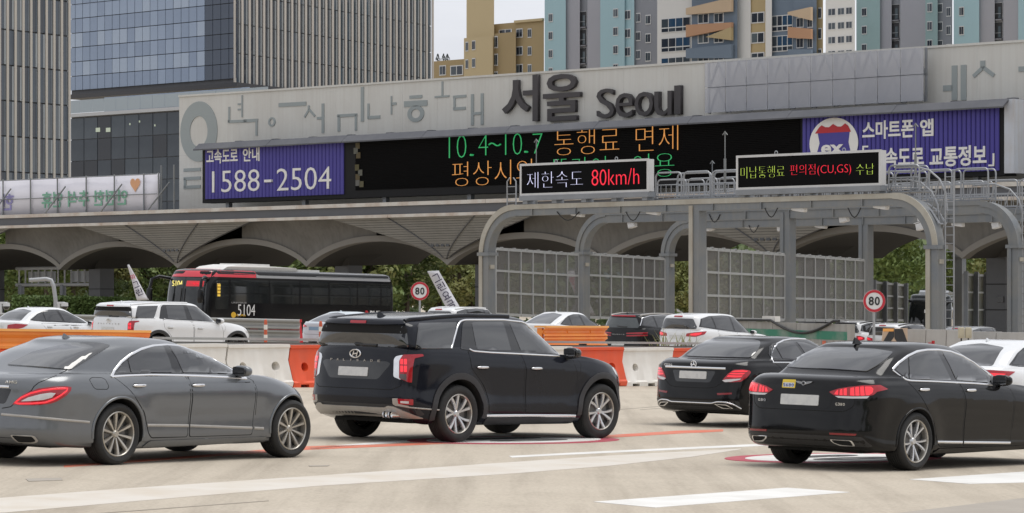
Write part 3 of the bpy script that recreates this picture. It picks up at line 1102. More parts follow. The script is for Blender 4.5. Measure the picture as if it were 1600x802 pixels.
# ---- grey four-door coupe
p = dict(xr=-1.20, xf=3.70, hw=.94, ar=.52, af=.95, nr=2.5, nf=2.2, view=44.9,
 zc=[(-1.2, .24), (-.5, .20), (.4, .17), (2.5, .19), (3.7, .20)],
 belt=[(-1.2, .90), (-.9, .93), (-.4, .955), (.1, .955), (1.1, .955), (2.0, .945), (2.4, .92), (2.9, .85), (3.3, .76), (3.7, .62)],
 f=[0, .06, .16, .38, .58, .78, .92, 1.0],
 dr=[.12, .04, .0, .01, .03, .045, .05, .075],
 df=[.14, .04, .0, .0, .03, .08, .14, .24],
 ds=[.09, .045, .03, .028, .012, .0, .025, .07],
 taper=[(-1.2, .92), (-.6, .965), (0, 1.0), (2.2, 1.0), (2.9, .985), (3.7, .90)],
 gxr=-.86, gxf=2.62, ghw=.80, gz=[(-.9, .985), (-.4, .985), (.6, .985), (1.8, .975), (2.6, .945)], gar=.30, gaf=.70, gnr=2.7, gnf=2.2, gtaper=[(-.9, .87), (-.3, .95), (.6, 1.0), (2.6, .96)],
 gmid=[(.35, .03, .04, .02), (.7, .05, .05, .03)],
 deck=[(-1.2, .93), (-1.0, .95), (-.7, .975), (.3, .98), (2.0, .965), (2.6, .935), (2.9, .89), (3.3, .80), (3.7, .66)], deck_t=.5, deck_cap=.01,
 rxr=-.05, rxf=1.55, rhw=[(-.2, .55), (.5, .60), (1.6, .56)], rz=[(-.2, 1.305), (.3, 1.365), (.6, 1.375), (1.0, 1.365), (1.6, 1.30)], rdrop=.05, rar=.22, raf=.3, ri=.06,
 flare=[(0, .34, .40, .028, .13), (2.874, .34, .40, .02, .10)],
 arches=[(0, .345, .375), (2.874, .345, .375)])
coupe, sk, _b = start_car('coupe', p, (-4.994, 34.000), 36.5, 'grey four-door coupe with arched roof, chrome window frame and red leaf-shaped tail lamp', 'car', LEAVING, GREY)
rd_, fd_ = doors(coupe, sk, GREY, (
 [(-.06, .955), (.40, .958), (1.10, .955), (1.135, .70), (1.12, .275), (.52, .275), (.46, .33), (.38, .55), (.14, .80)],
 [(1.12, .955), (2.05, .945), (2.20, .90), (2.22, .70), (2.20, .275), (1.14, .275), (1.155, .70)]))
handle_part(sk, coupe, .30, .855, CHROME, .21, parent=rd_)
handle_part(sk, coupe, 1.25, .85, CHROME, .21, parent=fd_)
panel(coupe, 'window_surround', patch(sk, 'V', [(-0.104, 0.976), (-0.058, 1.029), (0.102, 1.137), (0.310, 1.225), (0.490, 1.272), (0.734, 1.288), (0.951, 1.273), (1.171, 1.230), (1.459, 1.145), (1.750, 1.036), (1.882, 0.965), (0.976, 0.978), (0.317, 0.980)], .006, .012, .05, r=.02), GLOSSB, both=True)
panel(coupe, 'quarter_window', patch(sk, 'V', [(-0.089, 0.982), (-0.021, 1.039), (0.073, 1.111), (0.100, 1.116), (0.149, 0.987)], .012, .014, .05, r=.012), GLASS, both=True)
panel(coupe, 'rear_door_window', patch(sk, 'V', [(0.114, 1.131), (0.310, 1.217), (0.490, 1.262), (0.673, 1.274), (0.770, 1.125), (0.825, 0.988), (0.167, 0.987)], .012, .014, .06, r=.02), GLASS, both=True)
panel(coupe, 'front_door_window', patch(sk, 'V', [(0.773, 1.272), (0.952, 1.259), (1.172, 1.217), (1.443, 1.134), (1.719, 1.020), (1.737, 0.965), (1.400, 0.974), (0.999, 0.980), (0.893, 1.146)], .012, .014, .06, r=.02), GLASS, both=True)
panel(coupe, 'window_trim', strip(sk, 'V', [(-0.137, 0.946), (-0.087, 1.013), (0.014, 1.101), (0.161, 1.183), (0.339, 1.246), (0.520, 1.280), (0.734, 1.291), (0.920, 1.280), (1.140, 1.241), (1.426, 1.161), (1.767, 1.034), (1.914, 0.971), (2.047, 0.918)], .034, .010), CHROME, both=True)
panel(coupe, 'belt_trim', strip(sk, 'V', [(-0.137, 0.950), (0.093, 0.960), (0.469, 0.967), (0.976, 0.958), (1.401, 0.944), (1.721, 0.933), (2.055, 0.916)], .030, .010), CHROME, both=True)
panel(coupe, 'rear_window', patch(sk, 'W', [(-0.422, 1.052), (-0.802, 1.191), (-1.180, 1.261), (-1.387, 1.293), (-1.649, 1.307), (-1.840, 1.300), (-1.983, 1.278), (-1.762, 1.182), (-1.572, 1.097), (-1.381, 1.020), (-1.046, 1.037), (-0.835, 1.044), (-0.593, 1.049)], .010, .014, .05, r=.03), GLASS)
panel(coupe, 'windscreen', patch(sk, 'F', [(-.60, 1.02), (-.48, 1.26), (-.36, 1.33), (.36, 1.33), (.48, 1.26), (.60, 1.02), (.3, .99), (-.3, .99)], .003, .01, .1, r=.05), GLASS)
panel(coupe, 'boot_gap', strip(sk, 'W', [(-1.326, 1.018), (-1.133, 0.954), (-0.910, 0.887), (-0.841, 0.845), (-0.807, 0.803), (-0.632, 0.716), (-0.506, 0.626), (-0.377, 0.606)], .010, .0015), SEAM, both=True)
panel(coupe, 'fuel_flap', strip(sk, 'V', [(-0.475, 0.923), (-0.433, 0.945), (-0.286, 0.942), (-0.227, 0.921), (-0.173, 0.849), (-0.195, 0.818), (-0.370, 0.820), (-0.408, 0.841)], .008, .001, closed=True, r=.02), SEAM)
tl = panel(coupe, 'tail_lamp', patch(sk, 'V', [(-1.611, 0.651), (-1.530, 0.716), (-1.421, 0.770), (-1.228, 0.826), (-1.003, 0.848), (-0.819, 0.852), (-0.744, 0.842), (-0.753, 0.808), (-0.816, 0.758), (-0.942, 0.699), (-1.041, 0.670), (-1.223, 0.652), (-1.431, 0.645)], .010, .02, .035, r=.02), REDL, both=True)
for s, e in zip((-1, 1), tl):
 me = patch(sk, 'V', [(-1.481, 0.686), (-1.378, 0.729), (-1.198, 0.767), (-1.058, 0.784), (-0.973, 0.780), (-1.028, 0.735), (-1.154, 0.707), (-1.322, 0.694)], .013, .004, .03, r=.012)
 me.materials.append(CLEARL)
 link('lamp_lens', me if s < 0 else flipped(me), None, e)
 me = strip(sk, 'V', [(-1.570, 0.667), (-1.475, 0.726), (-1.338, 0.774), (-1.171, 0.807), (-0.974, 0.826), (-0.804, 0.831), (-0.817, 0.804), (-0.887, 0.764), (-1.000, 0.715), (-1.125, 0.681), (-1.321, 0.667), (-1.501, 0.661)], .02, .004, closed=True, off=.009)
 me.materials.append(REDLIT)
 link('lamp_bar', me if s < 0 else flipped(me), None, e)
panel(coupe, 'boot_trim', strip(sk, 'R', [(-.40, .835), (.40, .835)], .032, .012), CHROME)
panel(coupe, 'plate_recess', patch(sk, 'R', [(-.36, .655), (.36, .655), (.43, .815), (-.43, .815)], .0015, .004, .06, r=.03), GLOSSB)
panel(coupe, 'licence_plate', patch(sk, 'R', [(-.26, .68), (.26, .68), (.26, .79), (-.26, .79)], .012, .02, .06, r=.012, flat=(-1, 0, .1)), PLATE)
letters(coupe, sk, 'AMG', -.36, .885, .030, .05, name='letter', w=.045)
panel(coupe, 'bumper_trim', strip(sk, 'V', [(-1.772, 0.543), (-1.401, 0.530), (-0.960, 0.504), (-0.460, 0.468)], .028, .008), SATIN, both=True)
panel(coupe, 'lower_bumper', patch(sk, 'R', [(-.6, .205), (.6, .205), (.52, .30), (-.52, .30)], .003, .01, .06, r=.03), BLACKP)
outlet(coupe, sk, [(-.46, .335), (-.70, .33), (-.715, .275), (-.66, .255), (-.50, .26)], SATIN)
outlet(coupe, sk, [(.46, .335), (.70, .33), (.715, .275), (.66, .255), (.50, .26)], SATIN)
panel(coupe, 'door_trim', strip(sk, 'S', [(.44, .42), (1.1, .402), (1.125, .40)], .034, .010), SATIN, both=True)
panel(coupe, 'door_trim', strip(sk, 'S', [(1.15, .40), (2.19, .355)], .034, .010), SATIN, both=True)
panel(coupe, 'fender_trim', strip(sk, 'S', [(2.225, .353), (2.38, .345)], .034, .010), SATIN, both=True)
panel(coupe, 'sill_panel', patch(sk, 'S', [(.42, .185), (2.44, .195), (2.44, .255), (.50, .25)], .012, .02, .08, r=.02), GREY, both=True)
for cx in (0, 2.874):
 panel(coupe, 'arch_lip', strip(sk, 'S', arc(cx, .345, .386, 188, -8, 30), .03, .014, step=.08), GREY, both=True)
panel(coupe, 'head_lamp', patch(sk, 'E', [((-3.2 + .85) * 2 ** -.5, .74), ((-3.45 + .72) * 2 ** -.5, .60), ((-3.55 + .55) * 2 ** -.5, .58), ((-3.4 + .6) * 2 ** -.5, .70), ((-2.95 + .86) * 2 ** -.5, .81)], .004, .01, .04, r=.02), CLEARL, both=True)
panel(coupe, 'fender_gap', strip(sk, 'S', [(2.19, .93), (2.235, .80), (2.24, .5)], .007, .001), SEAM, both=True)
fin_antenna(coupe, sk, .12, GREY, 0, .8)
mirror_part(coupe, (1.98, -.80, 1.0), GREY, (.14, .22, .14))
add_wheels(coupe, (0, 2.874), 1.62, .334, .26, .246, dict(n=10, w0=.022, w1=.044, dish=.03, fill=1), steer=R(-1))
ub = MB()
ub.b2((-.75, -.66, .19), (3.2, .66, .32))
ub.build('underbody', WELL, coupe)

# ---- black executive saloon in front on the right
p = dict(xr=-1.05, xf=3.85, hw=.945, ar=.44, af=.95, nr=3.1, nf=2.2, view=34.8,
 zc=[(-1.05, .27), (-.5, .22), (.4, .18), (2.5, .19), (3.85, .2)],
 belt=[(-1.05, 1.035), (-.7, 1.03), (-.3, 1.03), (.4, 1.02), (1.2, 1.0), (2.0, .965), (2.5, .92), (3.1, .85), (3.5, .78), (3.85, .66)],
 f=[0, .07, .18, .40, .60, .80, .93, 1.0],
 dr=[.12, .04, .0, .01, .035, .05, .065, .085],
 df=[.14, .04, .0, .0, .03, .08, .14, .24],
 ds=[.09, .045, .03, .026, .008, .0, .03, .075],
 taper=[(-1.05, .965), (-.5, .985), (0, 1.0), (2.2, 1.0), (3.0, .985), (3.85, .90)],
 gxr=-.62, gxf=2.60, ghw=.80, gz=[(-.7, 1.075), (-.2, 1.06), (.6, 1.04), (1.6, 1.01), (2.4, .985)], gar=.24, gaf=.70, gnr=3.0, gnf=2.2, gtaper=[(-.7, .90), (-.2, .96), (.5, 1.0), (2.4, .96)],
 gmid=[(.35, .02, .04, .02), (.7, .04, .05, .03)],
 deck=[(-1.05, 1.055), (-.8, 1.075), (-.5, 1.08), (.5, 1.045), (2.0, .99), (2.6, .955), (2.9, .91), (3.4, .83), (3.85, .70)], deck_t=.45, deck_cap=.012,
 rxr=.02, rxf=1.62, rhw=[(-.1, .56), (.5, .62), (1.4, .57)], rz=[(-.1, 1.41), (.3, 1.46), (.7, 1.475), (1.1, 1.46), (1.7, 1.39)], rdrop=.05, rar=.2, raf=.3, ri=.06,
 flare=[(0, .335, .40, .02, .12), (3.01, .335, .40, .018, .10)],
 arches=[(0, .34, .372), (3.01, .34, .372)])
saloon, sk, _b = start_car('saloon', p, (3.948, 36.387), 41.0, 'black executive saloon with winged boot badge and yellow sticker, front cut by the frame', 'car', LEAVING, BLACK)
rd_, fd_ = doors(saloon, sk, BLACK, (
 [(-.13, 1.02), (.40, 1.018), (.93, 1.0), (1.0, .75), (1.0, .26), (.50, .265), (.42, .34), (.36, .52), (.10, .80)],
 [(.95, 1.0), (1.9, .965), (2.05, .93), (2.08, .70), (2.06, .26), (1.02, .26), (1.02, .75)]))
handle_part(sk, saloon, .14, .935, CHROME, .21, parent=rd_)
handle_part(sk, saloon, 1.14, .92, CHROME, .21, parent=fd_)
panel(saloon, 'window_surround', patch(sk, 'V', [(-0.516, 1.160), (-0.382, 1.231), (-0.209, 1.308), (-0.013, 1.363), (0.186, 1.384), (0.427, 1.384), (0.692, 1.359), (0.962, 1.303), (1.214, 1.218), (1.535, 1.086), (1.592, 0.978), (0.808, 1.014), (-0.218, 1.041)], .006, .012, .05, r=.015), GLOSSB, both=True)
panel(saloon, 'quarter_window', patch(sk, 'V', [(-0.473, 1.156), (-0.362, 1.225), (-0.228, 1.291), (-0.209, 1.057), (-0.338, 1.093)], .012, .014, .05, r=.01), GLASS, both=True)
panel(saloon, 'rear_door_window', patch(sk, 'V', [(-0.202, 1.297), (-0.012, 1.350), (0.186, 1.367), (0.377, 1.370), (0.535, 1.208), (0.695, 1.028), (-0.179, 1.052)], .012, .014, .06, r=.012), GLASS, both=True)
panel(saloon, 'front_door_window', patch(sk, 'V', [(0.499, 1.362), (0.693, 1.340), (0.962, 1.280), (1.194, 1.201), (1.428, 1.110), (1.496, 0.999), (0.807, 1.027), (0.657, 1.207)], .012, .014, .06, r=.015), GLASS, both=True)
panel(saloon, 'window_trim', strip(sk, 'V', [(-0.526, 1.160), (-0.402, 1.236), (-0.209, 1.317), (-0.013, 1.369), (0.185, 1.387), (0.427, 1.388), (0.692, 1.368), (0.961, 1.314), (1.214, 1.232), (1.566, 1.086)], .034, .012), CHROME, both=True)
panel(saloon, 'belt_trim', strip(sk, 'V', [(-0.531, 1.157), (-0.397, 1.099), (-0.238, 1.046), (-0.159, 1.037), (0.400, 1.023), (0.808, 1.009), (1.223, 0.996), (1.581, 0.978)], .026, .010, r=.03), CHROME, both=True)
panel(saloon, 'rear_window', patch(sk, 'W', [(0.248, 1.153), (0.034, 1.264), (-0.179, 1.352), (-0.326, 1.383), (-0.683, 1.392), (-1.076, 1.381), (-1.322, 1.355), (-1.208, 1.266), (-1.080, 1.192), (-0.952, 1.132), (-0.425, 1.145), (-0.023, 1.144)], .010, .014, .05, r=.03), GLASS)
panel(saloon, 'high_brake_light', patch(sk, 'W', [(-0.472, 1.368), (-0.972, 1.371), (-0.972, 1.360), (-0.473, 1.359)], .006, .004, .05, r=.004), mat('unlit_lamp_strip', (.20, .15, .16), .3))
panel(saloon, 'windscreen', patch(sk, 'F', [(-.60, 1.06), (-.48, 1.32), (-.36, 1.39), (.36, 1.39), (.48, 1.32), (.60, 1.06), (.3, 1.03), (-.3, 1.03)], .003, .01, .1, r=.05), GLASS)
panel(saloon, 'boot_gap', strip(sk, 'R', [(-.70, 1.05), (-.72, .90), (-.70, .74), (-.60, .68), (.60, .68), (.70, .74), (.72, .90), (.70, 1.05)], .010, .0015, r=.04), SEAM)
panel(saloon, 'boot_recess', patch(sk, 'R', [(-.40, .70), (.40, .70), (.46, .88), (-.46, .88)], .0015, .004, .06, r=.05), BLACK)
panel(saloon, 'licence_plate', patch(sk, 'R', [(-.265, .735), (.265, .735), (.265, .855), (-.265, .855)], .012, .02, .06, r=.012, flat=(-1, 0, .1)), PLATE)
polyR = [(-0.438, 0.898), (-0.563, 0.937), (-0.694, 0.958), (-0.890, 0.981), (-1.137, 0.987), (-1.245, 0.941), (-1.088, 0.912), (-1.049, 0.878), (-0.985, 0.867), (-0.802, 0.858), (-0.512, 0.859)]
tl = panel(saloon, 'tail_lamp', patch(sk, 'W', polyR, .009, .02, .035, r=.015), REDL, both=True)
for s, e in zip((-1, 1), tl):
 for poly in ([(-0.512, 0.875), (-0.544, 0.915), (-0.566, 0.926), (-0.565, 0.866)], [(-0.585, 0.866), (-0.590, 0.927), (-0.622, 0.937), (-0.628, 0.865)], [(-0.641, 0.866), (-0.640, 0.938), (-0.681, 0.947), (-0.684, 0.865)], [(-0.730, 0.865), (-0.731, 0.948), (-0.780, 0.957), (-0.789, 0.864)], [(-0.802, 0.865), (-0.797, 0.958), (-0.845, 0.965), (-0.857, 0.867)], [(-0.870, 0.867), (-0.862, 0.965), (-0.910, 0.968), (-0.926, 0.869)], [(-0.939, 0.872), (-0.927, 0.967), (-1.008, 0.967), (-1.041, 0.943), (-1.029, 0.899), (-0.985, 0.874)]):
  me = patch(sk, 'W', poly, .0115, .004, .03, r=.008)
  me.materials.append(REDLIT)
  link('lamp_bar', me if s < 0 else flipped(me), None, e)
panel(saloon, 'lamp_lower_lens', patch(sk, 'W', [(-0.519, 0.854), (-0.802, 0.855), (-0.991, 0.863), (-0.959, 0.837), (-0.698, 0.831), (-0.566, 0.834)], .008, .012, .035, r=.008), CLEARL, both=True)
panel(saloon, 'reflector', patch(sk, 'W', [(-0.450, 0.437), (-0.826, 0.435), (-0.813, 0.412), (-0.457, 0.415)], .006, .008, .04, r=.006), REFL, both=True)
outlet(saloon, sk, [(-.44, .365), (-.70, .36), (-.715, .30), (-.54, .298), (-.47, .33)], CHROME)
outlet(saloon, sk, [(.44, .365), (.70, .36), (.715, .30), (.54, .298), (.47, .33)], CHROME)
panel(saloon, 'lower_bumper', patch(sk, 'R', [(-.86, .285), (.86, .285), (.80, .40), (-.80, .40)], .003, .01, .06, r=.03), BLACKP)
panel(saloon, 'door_trim', strip(sk, 'S', [(.44, .322), (1.0, .306)], .034, .010), CHROME, both=True)
panel(saloon, 'door_trim', strip(sk, 'S', [(1.03, .305), (2.06, .278)], .034, .010), CHROME, both=True)
panel(saloon, 'sill_panel', patch(sk, 'S', [(.42, .195), (2.58, .20), (2.58, .245), (.50, .245)], .010, .02, .08, r=.02), BLACK, both=True)
for cx in (0, 3.01):
 panel(saloon, 'arch_lip', strip(sk, 'S', arc(cx, .34, .382, 188, -8, 30), .026, .012, step=.08), BLACK, both=True)
st = panel(saloon, 'sticker', patch(sk, 'R', [(.08, .925), (.265, .925), (.265, 1.02), (.08, 1.02)], .006, .005, .05, r=.01), mat('yellow_sticker', (.72, .52, .05), .5))[0]
me = patch(sk, 'R', [(.095, .935), (.25, .935), (.25, .985), (.095, .985)], .0075, .003, .05, r=.004)
me.materials.append(mat('sticker_white', (.62, .64, .68), .5))
link('sticker_field', me, None, st)
h = sk.R(.172, .96)
for k, ch in enumerate('5680'):
 text_fit('sticker_digit', ch, .028, .036, mat('sticker_blue', (.05, .08, .28), .5), st, None, M=Matrix.Translation(sk.R(.233 - k * .04, .96)[0] + Vector((-.011, 0, 0))) @ Matrix.Rotation(R(-90), 4, 'Z'), ext=.001)
em = MB()
for s in (-1, 1):
 em.prism([(0, s * .022, .014), (0, s * .06, .022), (0, s * .125, .024), (0, s * .095, .004), (0, s * .05, -.008), (0, s * .02, -.014)], (-.008, 0, 0))
em.cyl((0, 0, 0), (-.014, 0, 0), .026, 16)
h = sk.R(-.04, .985)
eo = em.build('winged_emblem', CHROME, saloon, smooth=40)
eo.location = h[0] + h[1] * .004
em = MB()
em.cyl((0, 0, 0), (-.016, 0, 0), .015, 12)
em.build('emblem_centre', GLOSSB, eo)
letters(saloon, sk, 'G80', .60, .775, .032, .045, w=.036)
letters(saloon, sk, 'G380', -.50, .762, .032, .030, w=.024)
panel(saloon, 'fender_gap', strip(sk, 'S', [(2.05, .96), (2.10, .80), (2.10, .45)], .007, .001), SEAM, both=True)
fin_antenna(saloon, sk, .13, BLACK, 0, 1.15)
mirror_part(saloon, (1.82, -.80, 1.03), BLACK, (.15, .23, .15))
add_wheels(saloon, (0, 3.01), 1.64, .338, .25, .252, dict(n=5, twin=.28, w0=.022, w1=.036, dish=.03, fill=1, twist=.0, mat=RIMS, capmat=RIMS), steer=0)
ub = MB()
ub.b2((-.7, -.66, .20), (3.3, .66, .32))
ub.build('underbody', WELL, saloon)

# ---- black saloon beyond it, with the round star badge
p = dict(xr=-1.09, xf=3.75, hw=.926, ar=.46, af=.95, nr=3.0, nf=2.2, view=36.9,
 zc=[(-1.09, .26), (-.5, .20), (.4, .17), (2.5, .19), (3.75, .2)],
 belt=[(-1.09, .965), (-.8, .985), (-.3, 1.0), (.4, 1.0), (1.2, .985), (2.0, .96), (2.5, .91), (3.1, .83), (3.75, .66)],
 f=[0, .07, .18, .40, .60, .80, .93, 1.0],
 dr=[.12, .04, .0, .01, .035, .055, .06, .075],
 df=[.14, .04, .0, .0, .03, .08, .14, .24],
 ds=[.09, .045, .03, .022, .004, .0, .03, .075],
 taper=[(-1.09, .96), (-.5, .98), (0, 1.0), (2.2, 1.0), (3.0, .985), (3.75, .90)],
 gxr=-.66, gxf=2.52, ghw=.80, gz=[(-.7, 1.045), (-.2, 1.04), (.6, 1.03), (1.6, 1.0), (2.4, .975)], gar=.28, gaf=.70, gnr=2.7, gnf=2.2, gtaper=[(-.7, .88), (-.2, .96), (.5, 1.0), (2.4, .96)],
 gmid=[(.35, .03, .04, .02), (.7, .05, .05, .03)],
 deck=[(-1.09, .985), (-.9, 1.01), (-.6, 1.04), (.5, 1.03), (2.0, .985), (2.4, .965), (2.9, .90), (3.75, .70)], deck_t=.45, deck_cap=.012,
 rxr=-.02, rxf=1.52, rhw=[(-.1, .57), (.5, .62), (1.4, .57)], rz=[(-.1, 1.35), (.3, 1.395), (.7, 1.405), (1.1, 1.395), (1.6, 1.33)], rdrop=.05, rar=.22, raf=.3, ri=.06,
 flare=[(0, .335, .40, .02, .12), (2.94, .335, .40, .018, .10)],
 arches=[(0, .34, .37), (2.94, .34, .37)])
star, sk, _b = start_car('saloon', p, (3.449, 48.508), 41.0, 'black saloon with round star badge and chrome boot bar, beyond the executive saloon', 'car', LEAVING, BLACK)
rd_, fd_ = doors(star, sk, BLACK, (
 [(-.10, 1.0), (.40, 1.0), (1.0, .985), (1.05, .75), (1.05, .26), (.50, .265), (.42, .34), (.36, .52), (.12, .80)],
 [(1.02, .985), (1.9, .955), (2.05, .93), (2.08, .70), (2.06, .26), (1.07, .26), (1.07, .75)]))
handle_part(sk, star, .22, .90, CHROME, .21, parent=rd_)
handle_part(sk, star, 1.2, .885, CHROME, .21, parent=fd_)
wl_ = [(-.05, 1.045), (-.09, 1.13), (-.02, 1.24), (.10, 1.29), (.35, 1.33), (.62, 1.335), (.92, 1.315), (1.25, 1.25), (1.6, 1.12), (1.78, 1.02), (1.0, 1.03)]
panel(star, 'window_surround', patch(sk, 'S', wl_, .006, .012, .05, r=.02), GLOSSB, both=True)
panel(star, 'quarter_window', patch(sk, 'S', [(-.02, 1.06), (-.05, 1.13), (.02, 1.22), (.09, 1.28), (.17, 1.06)], .012, .014, .05, r=.015), GLASS, both=True)
panel(star, 'rear_door_window', patch(sk, 'S', [(.20, 1.06), (.12, 1.275), (.35, 1.315), (.60, 1.32), (.80, 1.055)], .012, .014, .05, r=.015), GLASS, both=True)
panel(star, 'front_door_window', patch(sk, 'S', [(.90, 1.05), (.70, 1.318), (.92, 1.30), (1.25, 1.23), (1.58, 1.11), (1.70, 1.03)], .012, .014, .05, r=.015), GLASS, both=True)
panel(star, 'window_trim', strip(sk, 'V', [(-0.210, 1.000), (-0.256, 1.039), (-0.276, 1.127), (-0.230, 1.216), (-0.133, 1.290), (0.028, 1.343), (0.229, 1.366), (0.457, 1.370), (0.662, 1.365), (0.868, 1.351), (1.102, 1.313), (1.392, 1.251)], .032, .012), CHROME, both=True)
panel(star, 'belt_trim', strip(sk, 'V', [(-0.240, 1.006), (0.091, 1.005), (0.471, 1.003), (0.855, 0.997), (1.244, 0.987)], .024, .010), CHROME, both=True)
panel(star, 'rear_window', patch(sk, 'W', [(0.119, 1.069), (-0.092, 1.200), (-0.255, 1.307), (-0.420, 1.340), (-0.786, 1.353), (-1.185, 1.348), (-1.320, 1.318), (-1.313, 1.252), (-1.244, 1.156), (-1.129, 1.073), (-0.611, 1.071), (-0.243, 1.067)], .010, .014, .05, r=.05), GLASS)
panel(star, 'windscreen', patch(sk, 'F', [(-.60, 1.05), (-.48, 1.30), (-.36, 1.37), (.36, 1.37), (.48, 1.30), (.60, 1.05), (.3, 1.02), (-.3, 1.02)], .003, .01, .1, r=.05), GLASS)
panel(star, 'boot_gap', strip(sk, 'R', [(-.70, .98), (-.66, .88), (-.56, .70), (-.44, .62), (-.30, .60), (.30, .60), (.44, .62), (.56, .70), (.66, .88), (.70, .98)], .010, .0015, r=.03), SEAM)
panel(star, 'boot_trim', strip(sk, 'R', [(-.58, .905), (.58, .905)], .036, .014), CHROME)
panel(star, 'plate_recess', patch(sk, 'R', [(-.33, .685), (.33, .685), (.42, .86), (-.42, .86)], .0015, .004, .06, r=.04), GLOSSB)
panel(star, 'licence_plate', patch(sk, 'R', [(-.26, .735), (.26, .735), (.26, .85), (-.26, .85)], .012, .02, .06, r=.012, flat=(-1, 0, .1)), PLATE)
tl = panel(star, 'tail_lamp', patch(sk, 'W', [(-0.611, 0.730), (-0.709, 0.828), (-0.816, 0.890), (-0.980, 0.898), (-1.116, 0.884), (-1.143, 0.856), (-1.073, 0.781), (-0.957, 0.712), (-0.749, 0.698)], .009, .02, .035, r=.015), REDL, both=True)
for s, e in zip((-1, 1), tl):
 for poly in ([(-0.763, 0.856), (-0.844, 0.880), (-0.980, 0.886), (-1.089, 0.876), (-1.053, 0.861), (-0.908, 0.858)], [(-0.727, 0.822), (-0.763, 0.842), (-0.945, 0.844), (-1.035, 0.847), (-1.000, 0.823), (-0.873, 0.819)], [(-0.688, 0.781), (-0.718, 0.807), (-0.910, 0.805), (-0.991, 0.808), (-0.956, 0.780), (-0.838, 0.774)]):
  me = patch(sk, 'W', poly, .0115, .004, .03, r=.008)
  me.materials.append(REDLIT)
  link('lamp_bar', me if s < 0 else flipped(me), None, e)
panel(star, 'lamp_lower_lens', patch(sk, 'W', [(-0.602, 0.723), (-0.675, 0.740), (-0.956, 0.759), (-0.938, 0.741), (-0.767, 0.706), (-0.657, 0.698)], .0115, .008, .03, r=.006), CLEARL, both=True)
panel(star, 'reflector', patch(sk, 'W', [(-0.506, 0.529), (-0.789, 0.542), (-0.790, 0.517), (-0.516, 0.497)], .006, .008, .04, r=.006), REFL, both=True)
panel(star, 'lower_bumper', patch(sk, 'R', [(-.80, .27), (.80, .27), (.80, .41), (-.80, .41)], .003, .01, .06, r=.03), BLACKP)
panel(star, 'bumper_trim', strip(sk, 'R', [(-.80, .30), (-.74, .36), (-.62, .395), (-.48, .395), (-.40, .37), (.40, .37), (.48, .395), (.62, .395), (.74, .36), (.80, .30)], .022, .012, r=.04), CHROME)
outlet(star, sk, [(-.44, .365), (-.64, .36), (-.72, .305), (-.56, .30)], CHROME)
outlet(star, sk, [(.44, .365), (.64, .36), (.72, .305), (.56, .30)], CHROME)
em = MB()
em.tube([(0, .05 * cos(a), .05 * sin(a)) for a in [2 * pi * k / 24 for k in range(24)]], .007, 6, closed=True)
for k in range(3):
 a = R(90 + 120 * k)
 em.tube([(0, 0, 0), (0, .048 * cos(a), .048 * sin(a))], [.010, .004], 5)
eo = em.build('star_emblem', CHROME, star, smooth=40)
h = sk.R(0, .955)
eo.location = h[0] + h[1] * .008
letters(star, sk, 'E220d', .60, .935, .030, .036, w=.028)
mirror_part(star, (1.80, -.80, 1.02), BLACK, (.15, .22, .15))
for cx in (0, 2.94):
 panel(star, 'arch_lip', strip(sk, 'S', arc(cx, .34, .38, 188, -8, 30), .026, .012, step=.08), BLACK, both=True)
add_wheels(star, (0, 2.94), 1.62, .336, .25, .245, dict(n=10, w0=.024, w1=.044, dish=.03, fill=1), steer=0)
ub = MB()
ub.b2((-.7, -.64, .20), (3.2, .64, .32))
ub.build('underbody', WELL, star)

ROAD = road_material()
xs = [-2500, -600, -200] + [-70 + 5 * k for k in range(33)] + [200, 600, 2500]
ys = [-400, -60, 0] + [20 + 6 * k for k in range(36)] + [300, 600, 1200, 3500]
mb = MB()
mb.add([(x, y, gz(x, y)) for y in ys for x in xs], [(j * len(xs) + i, j * len(xs) + i + 1, (j + 1) * len(xs) + i + 1, (j + 1) * len(xs) + i) for j in range(len(ys) - 1) for i in range(len(xs) - 1)])
go = mb.build('ground', ROAD, None, smooth=60)
go['kind'] = 'structure'

WHITEP = mat('white_road_paint', (.72, .71, .68), .7, noise=.55, nscale=1.4, col2=(.52, .49, .44), bump=.2, bscale=50)
FADED = mat('faded_grey_paint', (.60, .56, .50), .8, noise=.9, nscale=1.6, col2=(.54, .475, .39))
ORANGEP = mat('orange_road_paint', (.62, .15, .085), .75, noise=.6, nscale=1.5, col2=(.48, .28, .2))
CRIMSON = mat('crimson_road_paint', (.42, .055, .085), .75, noise=.4, nscale=2, col2=(.40, .16, .15))
DARKP = mat('black_road_paint', (.05, .05, .05), .8, noise=.5, nscale=3, col2=(.18, .165, .15))
def slab(mb, P, face=True):
 # a film of paint with closed edges that reach into the pavement
 n = len(P)
 mb.add(list(P) + [q - Vector((0, 0, .02)) for q in P], ([tuple(range(n))] if face else []) + [(i, (i + 1) % n, n + (i + 1) % n, n + i) for i in range(n)])
def painted(name, pix, m, up=.004, label=None):
 """a sheet of paint on the pavement, its outline given where the photograph shows its corners"""
 mb = MB()
 slab(mb, [road_at(x, y, up) for x, y in pix])
 o = mb.build(name, m)
 o['kind'] = 'structure'
 return o
def band(name, top, bot, m, up=.004):
 mb = MB()
 n = len(top)
 P = [road_at(x, y, up) for x, y in top] + [road_at(x, y, up) for x, y in bot]
 mb.add(P, [(i, i + 1, n + i + 1, n + i) for i in range(n - 1)])
 slab(mb, P[:n] + P[n:][::-1], False)
 o = mb.build(name, m)
 o['kind'] = 'structure'
 return o
painted('lane_marking', [(927, 784), (1230, 762), (1328, 769), (1024, 793)], WHITEP)
painted('lane_marking', [(1420, 749), (1600, 737), (1800, 726), (1860, 731), (1600, 754), (1515, 756)], WHITEP)
